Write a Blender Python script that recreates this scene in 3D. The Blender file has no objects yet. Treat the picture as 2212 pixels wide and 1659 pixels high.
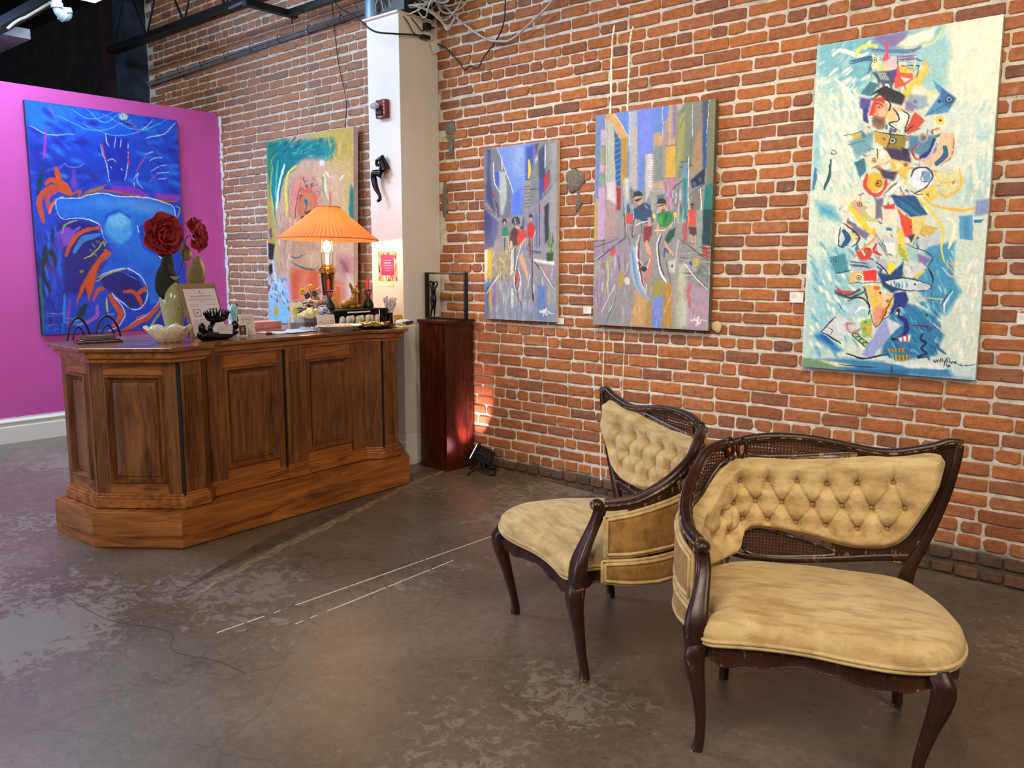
import bpy, bmesh, math, random
import numpy as np
from mathutils import Vector, Matrix, noise
from mathutils.geometry import tessellate_polygon
PI = math.pi
sc = bpy.context.scene
COL = sc.collection
RND = random.Random(7)
NPR = np.random.RandomState(11)

# ---------------------------------------------------------------- camera
FPX = 1802.0
PITCH = math.atan(255 / 1802); YAW = math.radians(49.46)
CAM = Vector((0, -4.395, 1.5))
FW = Vector((-math.cos(YAW) * math.cos(PITCH), math.sin(YAW) * math.cos(PITCH), -math.sin(PITCH)))
RT = Vector((math.sin(YAW), math.cos(YAW), 0))
UP = RT.cross(FW)
cd = bpy.data.cameras.new('camera'); cam = bpy.data.objects.new('camera', cd); COL.objects.link(cam)
cd.sensor_fit = 'HORIZONTAL'; cd.sensor_width = 36; cd.lens = FPX / 2212 * 36
cd.clip_start = 0.05; cd.clip_end = 60
cam.matrix_world = Matrix(((RT.x, UP.x, -FW.x, CAM.x), (RT.y, UP.y, -FW.y, CAM.y), (RT.z, UP.z, -FW.z, CAM.z), (0, 0, 0, 1)))
sc.camera = cam
def project(p):
    d = Vector(p) - CAM; z = d.dot(FW)
    return 1106 + FPX * d.dot(RT) / z, 829.5 - FPX * d.dot(UP) / z, z

# ---------------------------------------------------------------- world, lights, exposure
sc.view_settings.view_transform = 'Standard'; sc.view_settings.look = 'None'
sc.view_settings.gamma = 1; sc.view_settings.use_curve_mapping = False
sc.view_settings.exposure = 0.10
w = bpy.data.worlds.new('world'); sc.world = w; w.use_nodes = True
w.node_tree.nodes['Background'].inputs[0].default_value = (0.75, 0.85, 1, 1)
w.node_tree.nodes['Background'].inputs[1].default_value = 0.06

def area(name, loc, target, size, power, color, sy=None, spread=180):
    l = bpy.data.lights.new(name, 'AREA'); l.energy = power; l.color = color; l.size = size
    if sy: l.shape = 'RECTANGLE'; l.size_y = sy
    l.spread = math.radians(spread)
    o = bpy.data.objects.new(name, l); COL.objects.link(o); o.location = loc
    o.rotation_euler = (Vector(target) - Vector(loc)).to_track_quat('-Z', 'Y').to_euler(); return o
def spot(name, loc, target, power, color, angle, blend=0.5, rad=0.04):
    l = bpy.data.lights.new(name, 'SPOT'); l.energy = power; l.color = color
    l.spot_size = math.radians(angle); l.spot_blend = blend; l.shadow_soft_size = rad
    o = bpy.data.objects.new(name, l); COL.objects.link(o); o.location = loc
    o.rotation_euler = (Vector(target) - Vector(loc)).to_track_quat('-Z', 'Y').to_euler(); return o
WARM = (1.0, 0.80, 0.55); COLD = (0.62, 0.80, 1.0)
spot('spot_large_painting', (-0.9, -2.3, 3.75), (-1.3, 0, 1.7), 165, WARM, 66, 0.9, 0.05)
spot('spot_middle_painting', (-2.3, -2.1, 3.75), (-2.7, 0, 1.7), 128, WARM, 66, 0.9, 0.05)
spot('spot_small_painting', (-3.3, -2.0, 3.75), (-3.7, 0, 1.4), 95, WARM, 62, 0.9, 0.05)
spot('spot_chairs', (-0.2, -3.6, 3.9), (-1.3, -1.6, 0.6), 100, (1.0, 0.84, 0.64), 70, 0.9, 0.12)
area('added_fill_front', (-0.8, -5.4, 3.4), (-1.9, 0.0, 1.0), 1.8, 105, (1.0, 0.85, 0.66))  # unseen warm fill, added to brighten the scene from the front
area('added_fill_right', (2.4, -3.2, 3.3), (-4.0, -0.8, 1.4), 1.6, 80, (1.0, 0.88, 0.72))  # unseen fill added at the right to light the pilaster's side face
area('fluorescent_light', (-6.5, -1.9, 3.58), (-6.4, -1.9, 0), 1.0, 30, COLD, 0.9)
area('fluorescent_light_front', (-5.3, -2.7, 4.1), (-5.8, 0.0, 1.9), 1.4, 46, COLD, 0.5)
area('fluorescent_light_left', (-6.7, -3.6, 4.2), (-6.4, -3.0, 0), 1.4, 130, (0.58, 0.76, 1.0), 0.6)
area('window_daylight', (-6.6, -8.2, 2.0), (-6.4, -2.0, 0.8), 3.6, 190, (0.66, 0.80, 1.0), 2.6)

# ---------------------------------------------------------------- materials
MATS = {}
def lin(c):
    return tuple((x / 12.92 if x <= 0.04045 else ((x + 0.055) / 1.055) ** 2.4) for x in c[:3])
def rgb(r, g, b): return lin((r / 255, g / 255, b / 255)) + (1,)
class NT:
    def __init__(s, name):
        s.m = bpy.data.materials.new(name); s.m.use_nodes = True; s.t = s.m.node_tree; s.n = s.t.nodes
        s.b = s.n['Principled BSDF']; s.out = s.n['Material Output']
    def new(s, ty, **k):
        n = s.n.new(ty)
        for a, v in k.items(): setattr(n, a, v)
        return n
    def ln(s, a, b): s.t.links.new(a, b)
    def coord(s, kind='Object', scale=(1, 1, 1), rot=(0, 0, 0), loc=(0, 0, 0)):
        c = s.new('ShaderNodeTexCoord'); m = s.new('ShaderNodeMapping')
        m.inputs['Scale'].default_value = scale; m.inputs['Rotation'].default_value = rot; m.inputs['Location'].default_value = loc
        s.ln(c.outputs[kind], m.inputs[0]); return m.outputs[0]
    def noise(s, vec, scale, detail=4, rough=0.55, dist=0):
        n = s.new('ShaderNodeTexNoise'); n.inputs['Scale'].default_value = scale; n.inputs['Detail'].default_value = detail
        n.inputs['Roughness'].default_value = rough; n.inputs['Distortion'].default_value = dist
        if vec is not None: s.ln(vec, n.inputs['Vector'])
        return n.outputs['Fac']
    def ramp(s, fac, stops, interp='LINEAR'):
        r = s.new('ShaderNodeValToRGB'); cr = r.color_ramp; cr.interpolation = interp
        while len(cr.elements) < len(stops): cr.elements.new(0.5)
        for e, (p, c) in zip(cr.elements, stops):
            e.position = p; e.color = c if len(c) == 4 else tuple(c) + (1,)
        s.ln(fac, r.inputs[0]); return r.outputs[0]
    def mix(s, f, a, b, blend='MIX'):
        m = s.new('ShaderNodeMix', data_type='RGBA', blend_type=blend)
        for v, i in ((f, 0), (a, 6), (b, 7)):
            if hasattr(v, 'is_linked') or hasattr(v, 'links'): s.ln(v, m.inputs[i])
            else: m.inputs[i].default_value = v
        return m.outputs[2]
    def math(s, op, a, b=0.0):
        m = s.new('ShaderNodeMath', operation=op)
        for v, i in ((a, 0), (b, 1)):
            if hasattr(v, 'links'): s.ln(v, m.inputs[i])
            else: m.inputs[i].default_value = v
        return m.outputs[0]
    def bump(s, h, strength=0.3, dist=0.01):
        b = s.new('ShaderNodeBump'); b.inputs['Strength'].default_value = strength; b.inputs['Distance'].default_value = dist
        s.ln(h, b.inputs['Height']); s.ln(b.outputs[0], s.b.inputs['Normal'])
    def col(s, v):
        if hasattr(v, 'links'): s.ln(v, s.b.inputs['Base Color'])
        else: s.b.inputs['Base Color'].default_value = v
    def set(s, **k):
        for a, v in k.items():
            i = s.b.inputs[a.replace('_', ' ')]
            if hasattr(v, 'links'): s.ln(v, i)
            else: i.default_value = v
def mat(name, c, rough=0.6, metal=0.0, var=0.12, scale=12, bump=0.0, **kw):
    if name in MATS: return MATS[name]
    t = NT(name); v = t.coord()
    n = t.noise(v, scale)
    d = tuple(x * (1 - var * 1.6) for x in c[:3]) + (1,); l = tuple(min(1, x * (1 + var)) for x in c[:3]) + (1,)
    t.col(t.ramp(n, [(0.3, d), (0.7, l)])); t.set(Roughness=rough, Metallic=metal)
    if bump: t.bump(t.noise(v, scale * 6), bump, 0.002)
    for a, x in kw.items(): t.b.inputs[a.replace('_', ' ')].default_value = x
    MATS[name] = t.m; return t.m
def emis(name, c, strength):
    t = NT(name); t.col((0, 0, 0, 1)); t.b.inputs['Emission Color'].default_value = c if len(c) == 4 else tuple(c) + (1,)
    t.b.inputs['Emission Strength'].default_value = strength; MATS[name] = t.m; return t.m
def paintmat(name, rough=0.45, bump=0.25, bs=260):
    t = NT(name); a = t.new('ShaderNodeAttribute', attribute_name='paint'); v = t.coord()
    t.col(a.outputs['Color']); t.set(Roughness=rough)
    t.bump(t.noise(v, bs, 3), bump, 0.0015); MATS[name] = t.m; return t.m

def wood(name, dark, mid, light, scale=1.0, rough=0.38, axis=2, knots=False):
    t = NT(name)
    sc_ = [7 * scale] * 3; sc_[axis] = 0.9 * scale
    v = t.coord('Object', tuple(sc_))
    n1 = t.noise(v, 3.0, 6, 0.6, 1.2)
    sc2 = [60 * scale] * 3; sc2[axis] = 2.5 * scale
    n2 = t.noise(t.coord('Object', tuple(sc2)), 2.0, 4, 0.6)
    base = t.ramp(n1, [(0.28, dark), (0.5, mid), (0.75, light)])
    fine = t.ramp(n2, [(0.35, (0.66, 0.62, 0.58, 1)), (0.62, (1, 1, 1, 1))])
    c = t.mix(0.75, base, fine, 'MULTIPLY')
    big = t.noise(t.coord('Object', (1, 1, 1)), 2.3, 2)
    c = t.mix(0.5, c, t.ramp(big, [(0.3, (0.5, 0.46, 0.42, 1)), (0.7, (1.15, 1.12, 1.05, 1))]), 'MULTIPLY')
    t.col(c); t.set(Roughness=rough); t.bump(n2, 0.12, 0.001)
    MATS[name] = t.m; return t.m

# brick and mortar
def brick_mat(name, cols, dirt):
    t = NT(name); oi = t.new('ShaderNodeObjectInfo'); at = t.new('ShaderNodeAttribute', attribute_name='tint')
    f = t.math('FRACT', t.math('ADD', oi.outputs['Random'], at.outputs['Fac']))
    c = t.ramp(f, cols)
    v = t.coord('Object'); g = t.new('ShaderNodeNewGeometry')
    n = t.noise(g.outputs['Position'], 28, 6, 0.65)
    c = t.mix(0.8, c, t.ramp(n, [(0.3, (0.62, 0.58, 0.55, 1)), (0.6, (1.05, 1.05, 1.05, 1))]), 'MULTIPLY')
    n2 = t.noise(g.outputs['Position'], 110, 3, 0.6)
    c = t.mix(t.ramp(n2, [(0.30, (1, 1, 1, 1)), (0.36, (0, 0, 0, 1))]), c, rgb(60, 38, 28))
    n3 = t.noise(g.outputs['Position'], 9, 5, 0.7)
    c = t.mix(t.ramp(n3, [(0.63, (0, 0, 0, 1)), (0.74, (dirt, dirt, dirt, 1))]), c, rgb(190, 160, 140))
    # bricks left of the pilaster coloured paler: cold light plus some whitewash film
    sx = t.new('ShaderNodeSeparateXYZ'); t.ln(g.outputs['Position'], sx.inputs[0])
    cold_pale = t.ramp(t.math('ADD', t.math('MULTIPLY', sx.outputs[0], -0.1), t.math('MULTIPLY', n3, 0.06)), [(0.48, (0, 0, 0, 1)), (0.52, (.22, .22, .22, 1)), (0.72, (.30, .30, .30, 1)), (0.78, (.05, .05, .05, 1))])
    c = t.mix(cold_pale, c, rgb(186, 168, 152))
    t.col(c); t.set(Roughness=0.85)
    t.bump(t.noise(g.outputs['Position'], 75, 5, 0.7), 0.6, 0.006); MATS[name] = t.m; return t.m
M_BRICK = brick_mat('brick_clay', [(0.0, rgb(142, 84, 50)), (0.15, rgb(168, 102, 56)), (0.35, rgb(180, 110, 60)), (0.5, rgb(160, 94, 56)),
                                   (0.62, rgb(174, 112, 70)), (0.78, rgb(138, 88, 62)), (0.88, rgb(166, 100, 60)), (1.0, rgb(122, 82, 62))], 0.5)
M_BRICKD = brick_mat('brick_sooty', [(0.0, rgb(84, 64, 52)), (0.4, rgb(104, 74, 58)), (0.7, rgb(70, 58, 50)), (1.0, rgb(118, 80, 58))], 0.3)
def mortar_mat():
    t = NT('mortar'); g = t.new('ShaderNodeNewGeometry'); p = g.outputs['Position']
    n = t.noise(p, 14, 5, 0.6); c = t.ramp(n, [(0.3, rgb(196, 184, 166)), (0.5, rgb(232, 223, 208)), (0.75, rgb(246, 240, 230))])
    d = t.noise(p, 42, 5, 0.75)
    c = t.mix(t.ramp(d, [(0.31, (1, 1, 1, 1)), (0.37, (0, 0, 0, 1))]), c, rgb(70, 52, 42))
    # grimy band at the foot of the wall
    s = t.new('ShaderNodeSeparateXYZ'); t.ln(p, s.inputs[0])
    low = t.ramp(t.math('ADD', s.outputs[2], t.math('MULTIPLY', t.noise(p, 6), 0.06)), [(0.15, (1, 1, 1, 1)), (0.19, (0, 0, 0, 1))])
    c = t.mix(low, c, rgb(96, 84, 72))
    t.col(c); t.set(Roughness=0.95); t.bump(t.noise(p, 60, 6, 0.75), 1.0, 0.012); MATS['mortar'] = t.m; return t.m
M_MORTAR = mortar_mat()

def floor_mat():
    t = NT('polished_concrete'); g = t.new('ShaderNodeNewGeometry'); p = g.outputs['Position']
    n = t.noise(p, 1.1, 6, 0.6, 0.6)
    c = t.ramp(n, [(0.25, rgb(84, 75, 65)), (0.5, rgb(104, 93, 81)), (0.75, rgb(124, 112, 99))])
    f = t.noise(p, 38, 6, 0.75)
    c = t.mix(0.7, c, t.ramp(f, [(0.3, (0.50, 0.48, 0.46, 1)), (0.66, (1.18, 1.18, 1.18, 1))]), 'MULTIPLY')
    # flaked lighter patches
    big = t.noise(p, 0.75, 3, 0.5); fl = t.noise(p, 17, 10, 0.78, 0.6)
    k = t.math('ADD', t.math('MULTIPLY', big, 0.75), t.math('MULTIPLY', fl, 0.65))
    msk = t.ramp(k, [(0.752, (0, 0, 0, 1)), (0.772, (0.55, 0.55, 0.55, 1))])
    c = t.mix(msk, c, rgb(140, 131, 120))
    k2 = t.noise(t.coord('Object', (1, 1, 1), (0, 0, 0), (3, 7, 1)), 5.5, 8, 0.7, 1.5)
    c = t.mix(t.ramp(k2, [(0.66, (0, 0, 0, 1)), (0.70, (0.5, 0.5, 0.5, 1))]), c, rgb(62, 52, 46))
    # hairline scratches and cracks
    vr = t.new('ShaderNodeTexVoronoi', feature='DISTANCE_TO_EDGE'); vr.inputs['Scale'].default_value = 0.55
    wv = t.new('ShaderNodeVectorMath', operation='ADD'); nz = t.new('ShaderNodeTexNoise'); nz.inputs['Scale'].default_value = 3.0; nz.inputs['Detail'].default_value = 6
    sc_ = t.new('ShaderNodeVectorMath', operation='SCALE'); sc_.inputs['Scale'].default_value = 0.35
    t.ln(p, nz.inputs['Vector']); t.ln(nz.outputs['Color'], sc_.inputs[0]); t.ln(p, wv.inputs[0]); t.ln(sc_.outputs[0], wv.inputs[1]); t.ln(wv.outputs[0], vr.inputs['Vector'])
    c = t.mix(t.ramp(vr.outputs['Distance'], [(0.0, (0.38, 0.38, 0.38, 1)), (0.0022, (0, 0, 0, 1))]), c, rgb(48, 40, 36))
    t.col(c)
    r = t.ramp(t.noise(p, 4.5, 6, 0.7), [(0.3, (0.20, 0.20, 0.20, 1)), (0.7, (0.42, 0.42, 0.42, 1))])
    t.set(Roughness=t.mix(msk, r, (0.6, 0.6, 0.6, 1))); t.b.inputs['Specular IOR Level'].default_value = 0.55
    hb = t.math('ADD', t.math('MULTIPLY', t.noise(p, 55, 6, 0.8), 0.6), t.math('MULTIPLY', msk, 0.4))
    t.bump(hb, 0.35, 0.004)
    MATS['floor'] = t.m; return t.m
M_FLOOR = floor_mat()

M_WHITE = mat('white_wall_paint', rgb(226, 222, 214), 0.55, var=0.03, scale=3, bump=0.15)
M_TRIM = mat('white_trim_paint', rgb(232, 230, 224), 0.35, var=0.02, scale=4)
M_PINK = mat('magenta_wall_paint', rgb(204, 86, 172), 0.42, var=0.03, scale=2.5, bump=0.1)
M_BLACKC = mat('black_ceiling_paint', rgb(22, 24, 32), 0.8, var=0.2, scale=2)
M_STEEL = mat('black_painted_steel', rgb(24, 25, 28), 0.45, 0.3, var=0.2)
M_DESKV = wood('walnut_stained_wood', rgb(72, 42, 20), rgb(124, 76, 36), rgb(154, 98, 50), 1.0, 0.34, 2)
M_DESKH = wood('walnut_stained_board', rgb(92, 50, 20), rgb(164, 98, 40), rgb(194, 124, 56), 1.0, 0.32, 0)
M_DESKT = wood('walnut_top', rgb(88, 50, 26), rgb(140, 84, 44), rgb(172, 110, 62), 1.0, 0.22, 0)
M_RED = wood('mahogany_stained_wood', rgb(40, 15, 12), rgb(70, 28, 20), rgb(92, 42, 28), 1.4, 0.25, 2)
M_BLACK = mat('black_plastic', rgb(16, 16, 18), 0.35, var=0.1)
M_BLACKM = mat('black_bronze', rgb(14, 16, 16), 0.28, 0.5, var=0.3)
M_BRASS = mat('polished_brass', rgb(200, 160, 70), 0.18, 1.0, var=0.05)
M_PAPER = mat('white_paper', rgb(232, 230, 226), 0.6, var=0.02)
M_PAINTED = paintmat('painted_surface')
M_PRINT = paintmat('printed_surface', 0.5, 0.02)

# ---------------------------------------------------------------- mesh builder
class MB:
    def __init__(s): s.v = []; s.f = []; s.c = None
    def add(s, vs, fs):
        o = len(s.v); s.v += [tuple(v) for v in vs]; s.f += [tuple(i + o for i in f) for f in fs]; return s
    def box(s, c, d, rot=None, taper=1.0):
        vs = []
        for z in (-1, 1):
            k = taper if z > 0 else 1
            for x, y in ((-1, -1), (1, -1), (1, 1), (-1, 1)):
                p = Vector((x * d[0] / 2 * k, y * d[1] / 2 * k, z * d[2] / 2))
                if rot is not None: p = rot @ p
                vs.append(p + Vector(c))
        return s.add(vs, [(3, 2, 1, 0), (4, 5, 6, 7), (0, 1, 5, 4), (1, 2, 6, 5), (2, 3, 7, 6), (3, 0, 4, 7)])
    def prism(s, poly, z0, z1, holes=None):
        n = len(poly); vs = [(x, y, z0) for x, y in poly] + [(x, y, z1) for x, y in poly]
        tri = tessellate_polygon([[Vector((x, y, 0)) for x, y in poly]])
        return s.add(vs, [tuple(t) for t in tri] + [tuple(i + n for i in t) for t in tri] + [(i, (i + 1) % n, n + (i + 1) % n, n + i) for i in range(n)])
    def loft(s, rings, closed=True, cap=True):
        n = len(rings[0]); vs = [p for r in rings for p in r]; fs = []
        for i in range(len(rings) - 1):
            for j in range(n if closed else n - 1):
                k = (j + 1) % n; fs.append((i * n + j, i * n + k, (i + 1) * n + k, (i + 1) * n + j))
        if cap and closed: fs += [tuple(range(n))[::-1], tuple((len(rings) - 1) * n + j for j in range(n))]
        return s.add(vs, fs)
    def tube(s, pts, r, n=8, closed=False, cap=True, squash=None):
        pts = [Vector(p) for p in pts]; m = len(pts); rs = r if isinstance(r, (list, tuple)) else [r] * m
        rings = []; N = None
        for i in range(m):
            a = pts[(i - 1) % m] if (closed or i > 0) else pts[i]; b = pts[(i + 1) % m] if (closed or i < m - 1) else pts[i]
            T = (b - a).normalized()
            if N is None:
                N = T.orthogonal().normalized() if abs(T.z) > 0.95 else Vector((0, 0, 1)).cross(T).normalized()
            N = (N - T * N.dot(T)).normalized(); B = T.cross(N)
            sq = squash or (1, 1)
            rings.append([pts[i] + (N * math.cos(q) * sq[0] + B * math.sin(q) * sq[1]) * rs[i] for q in (2 * PI * k / n for k in range(n))])
        if closed:
            o = len(s.v); s.loft(rings, True, False); L = (m - 1) * n
            s.f += [(o + L + j, o + L + (j + 1) % n, o + (j + 1) % n, o + j) for j in range(n)]; return s
        return s.loft(rings, True, cap)
    def lathe(s, prof, n=24, c=(0, 0, 0), axis='z', wob=None):
        rings = []
        for k, (r, z) in enumerate(prof):
            ring = []
            for j in range(n):
                q = 2 * PI * j / n; rr = r * (1 + (wob(q, k) if wob else 0))
                ring.append((c[0] + rr * math.cos(q), c[1] + rr * math.sin(q), c[2] + z))
            rings.append(ring)
        return s.loft(rings, True, True)
    def ell(s, c, r, n=14, m=8, rot=None, wob=0, seed=0):
        vs = []; fs = []
        for i in range(m + 1):
            a = PI * i / m
            for j in range(n):
                q = 2 * PI * j / n
                p = Vector((r[0] * math.sin(a) * math.cos(q), r[1] * math.sin(a) * math.sin(q), r[2] * math.cos(a)))
                if wob: p *= 1 + wob * noise.noise(p * 30 + Vector((seed, 0, 0)))
                if rot is not None: p = rot @ p
                vs.append(p + Vector(c))
        for i in range(m):
            for j in range(n): k = (j + 1) % n; fs.append((i * n + j, i * n + k, (i + 1) * n + k, (i + 1) * n + j))
        return s.add(vs, fs)
    def grid(s, nu, nv, fn, close_u=False):
        vs = [fn(i / (nu - 1), j / (nv - 1)) for j in range(nv) for i in range(nu)]
        return s.add(vs, [(j * nu + i, j * nu + i + 1, (j + 1) * nu + i + 1, (j + 1) * nu + i) for j in range(nv - 1) for i in range(nu - 1)])
    def xf(s, M, a=0):
        for i in range(a, len(s.v)): s.v[i] = tuple(M @ Vector(s.v[i]))
        return s
    def build(s, name, m, parent=None, smooth=False, loc=None, bevel=0, kind=None, merge=True, rot=None, solid=0, fixn=True):
        me = bpy.data.meshes.new(name); me.from_pydata(s.v, [], s.f)
        bm = bmesh.new(); bm.from_mesh(me)
        if merge: bmesh.ops.remove_doubles(bm, verts=bm.verts, dist=1e-5)
        if fixn: bmesh.ops.recalc_face_normals(bm, faces=bm.faces)
        bm.to_mesh(me); bm.free()
        if m is not None:
            for mm in (m if isinstance(m, (list, tuple)) else [m]): me.materials.append(mm)
        o = bpy.data.objects.new(name, me); COL.objects.link(o)
        if parent is not None: o.parent = parent
        if loc: o.location = loc
        if rot: o.rotation_euler = rot
        if smooth:
            me.polygons.foreach_set('use_smooth', [True] * len(me.polygons))
            if smooth != 'all': me.set_sharp_from_angle(angle=math.radians(40))
        if solid:
            md = o.modifiers.new('s', 'SOLIDIFY'); md.thickness = solid; md.offset = 0
        if bevel:
            md = o.modifiers.new('b', 'BEVEL'); md.width = bevel; md.segments = 2; md.limit_method = 'ANGLE'; md.angle_limit = math.radians(35)
        if kind: o['kind'] = kind
        return o
def empty(name, loc=(0, 0, 0), rz=0.0, rot=None):
    o = bpy.data.objects.new(name, None); COL.objects.link(o); o.location = loc
    o.rotation_euler = rot if rot else (0, 0, rz); o.empty_display_size = 0.05; return o
def tag(o, label, cat, group=None):
    o['label'] = label; o['category'] = cat
    if group: o['group'] = group
    return o
def struct(o): o['kind'] = 'structure'; return o
def catmull(P, n=10, closed=False):
    P = [np.array(p, float) for p in P]
    Q = [P[-1]] + P + [P[0], P[1]] if closed else [2 * P[0] - P[1]] + P + [2 * P[-1] - P[-2]]
    out = []
    for i in range(1, len(Q) - 2):
        a, b, c, d = Q[i - 1:i + 3]
        for k in range(n):
            t = k / n
            out.append(.5 * ((2 * b) + (-a + c) * t + (2 * a - 5 * b + 4 * c - d) * t * t + (-a + 3 * b - 3 * c + d) * t ** 3))
    if not closed: out.append(P[-1])
    return np.array(out)
def rz(a): return Matrix.Rotation(a, 3, 'Z')
def rx(a): return Matrix.Rotation(a, 3, 'X')
def ry(a): return Matrix.Rotation(a, 3, 'Y')
def fz(x): return float(np.interp(x, [-12, -7.4, -4.45, -3.83, -2.93, -1.07, 0, 3], [.1, .08, .058, .051, .024, -.008, -.02, -.03]))
# ================================================================ the room
WX = -7.39
# floor: a worn slab that drops a few centimetres to the right
xs = [-12.5, -10, -7.4, -6.4, -5.4, -4.45, -3.83, -3.4, -2.93, -2.0, -1.07, 0, 1.5, 3.5]
b = MB(); ys = [-9.6, -7, -5, -4, -3, -2, -1, 0.06]
b.add([(x, y, fz(x)) for y in ys for x in xs], [(j * len(xs) + i, j * len(xs) + i + 1, (j + 1) * len(xs) + i + 1, (j + 1) * len(xs) + i) for j in range(len(ys) - 1) for i in range(len(xs) - 1)])
n0 = len(b.v)
b.add([(-12.5, -9.6, -.25), (3.5, -9.6, -.25), (3.5, .06, -.25), (-12.5, .06, -.25)], [(0, 1, 2, 3)])
FLOOR = struct(b.build('floor', M_FLOOR, fixn=False))
# painted pinstripes, an old trench edge and small patches in the concrete
M_STRIPE = mat('worn_white_stripe', rgb(222, 214, 196), 0.6, var=0.1, scale=60)
def strip(name, m, pts, wdt, h=0.0012, parent=FLOOR):
    q = MB(); rows = []
    for i, (x, y) in enumerate(pts):
        a = pts[max(i - 1, 0)]; c = pts[min(i + 1, len(pts) - 1)]; d = Vector((c[0] - a[0], c[1] - a[1])).normalized(); nn = Vector((-d.y, d.x))
        ww = wdt[i] if isinstance(wdt, (list, tuple)) else wdt
        p = Vector((x, y)) + nn * ww / 2; r = Vector((x, y)) - nn * ww / 2
        rows.append([(p.x, p.y, fz(p.x) - .002), (p.x, p.y, fz(p.x) + h), (r.x, r.y, fz(r.x) + h), (r.x, r.y, fz(r.x) - .002)])
    q.loft(rows); return q.build(name, m, parent)
def dash(x0, y0, x1, y1, wdt, gaps):
    t = 0
    for a, c in gaps:
        strip('floor_stripe', M_STRIPE, [(x0 + (x1 - x0) * k, y0 + (y1 - y0) * k) for k in (a, (a + c) / 2, c)], wdt)
dash(-2.996, -2.733, -2.955, -.55, .006, [(.0, .055), (.062, .10), (.12, .135), (.17, .30), (.302, .52), (.524, .78), (.80, .98)])
dash(-2.832, -2.473, -2.873, -1.2, .006, [(0, .03), (.06, .09), (.13, .40), (.41, .63), (.64, .76)])
M_TRENCH = mat('pale_cement_seam', rgb(138, 120, 92), 0.7, var=0.3, scale=30, bump=0.5)
M_PATCHD = mat('dark_cement_seam', rgb(74, 66, 58), 0.5, var=0.3, scale=20, bump=0.3)
pp = catmull([(-3.40, -2.62), (-3.62, -2.05), (-3.77, -1.55), (-3.93, -1.05), (-4.04, -.72), (-4.16, -.2)], 8)
strip('cement_seam', M_TRENCH, [(x + .012 * math.sin(i * 1.9), y) for i, (x, y) in enumerate(pp)], [0.02 + .05 * math.sin(PI * min(1, i / 30.)) * (0.8 + .3 * math.sin(i * 2.7)) for i in range(len(pp))])
strip('trench_cover', mat('grey_cement_band', rgb(88, 79, 69), .45, var=.25, scale=14), [(x - .10, y) for x, y in pp], [.11 * min(1, .05 + i / 9.) for i in range(len(pp))], .0009)
strip('hairline_crack', M_PATCHD, [tuple(p) for p in catmull([(-3.9, -3.0), (-3.45, -2.98), (-3.15, -2.86), (-2.98, -2.93), (-2.78, -2.86), (-2.62, -2.84)], 6)], .004)
cc = [(-2.02 + .058 * math.cos(q), -3.30 + .05 * math.sin(q)) for q in np.linspace(0, 2 * PI * .93, 26)]
strip('circular_scar', M_PATCHD, cc, .004)

# brick wall ------------------------------------------------------------
WALL = struct(empty('wall_back', (0, 0, 0)))
X0, X1 = -8.75, 1.3
b = MB(); nu, nv = 300, 130
def mo(u, v):
    x = X0 + (X1 - X0) * u; z = -0.12 + 4.5 * v
    return (x, 0.0035 + 0.005 * noise.noise(Vector((x * 9, 0, z * 9))) + 0.003 * noise.noise(Vector((x * 31, 5, z * 31))), z)
b.grid(nu, nv, mo)
b.add([(X0, .3, -.12), (X1, .3, -.12), (X1, .3, 4.38), (X0, .3, 4.38)], [(0, 1, 2, 3)])
b.build('mortar_bed', M_MORTAR, WALL, smooth='all', fixn=False)
def brick_shape(L, H, seed, n=10):
    r = random.Random(seed); out = []
    a, c = L / 2, H / 2; k = min(L, H) * r.uniform(.10, .30)
    for sx, sz in ((1, 1), (-1, 1), (-1, -1), (1, -1)):
        kk = k * r.uniform(.3, 1.5); k2 = k * r.uniform(.3, 1.2)
        p1 = (sx * a, sz * (c - kk)); p2 = (sx * (a - k2), sz * c)
        out += [p1, p2] if sx * sz > 0 else [p2, p1]
    out.insert(2, (r.uniform(-.2, .2) * a, c + r.uniform(-.002, .003))); out.insert(7, (r.uniform(-.3, .3) * a, -c + r.uniform(-.003, .002)))
    j = .0018
    o2 = [(x + r.uniform(-j, j), z + r.uniform(-j, j)) for x, z in out]
    n = len(o2); e = .004; yf = -.0045
    vs = [(x, .03, z) for x, z in o2] + [(x, yf + e * .8, z) for x, z in o2] + [(x * (1 - e / a), yf + r.uniform(-.0015, .0015), z * (1 - e / c)) for x, z in o2]
    fs = []
    for q in (0, 1): fs += [(q * n + i, q * n + (i + 1) % n, (q + 1) * n + (i + 1) % n, (q + 1) * n + i) for i in range(n)]
    m = len(vs); vs.append((r.uniform(-.2, .2) * a, yf + r.uniform(-.002, .002), r.uniform(-.2, .2) * c))
    fs += [(2 * n + i, 2 * n + (i + 1) % n, m) for i in range(n)]
    return vs, fs
hdr = [.14, .575, 1.035, 1.449, 1.885, 2.32, 2.745, 3.165, 3.58, 4.0, 4.42]
courses = [(-.075, .068, 0), (-.005, .068, 1), (.066, .069, 2)]
for i in range(len(hdr) - 1):
    p = (hdr[i + 1] - hdr[i]) / 6
    for k in range(6):
        courses.append((hdr[i] + k * p, p, 3 if k == 0 else 4))
bricks = []
for ci, (z, p, ty) in enumerate(courses):
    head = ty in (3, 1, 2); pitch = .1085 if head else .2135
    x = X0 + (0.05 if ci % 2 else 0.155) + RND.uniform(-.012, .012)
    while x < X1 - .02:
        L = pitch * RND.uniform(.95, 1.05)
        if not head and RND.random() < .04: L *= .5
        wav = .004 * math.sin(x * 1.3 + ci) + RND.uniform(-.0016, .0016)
        bricks.append((x + L / 2, z + p / 2 + wav, L - RND.uniform(.009, .014), p - RND.uniform(.0135, .0195), ty)); x += L
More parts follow.
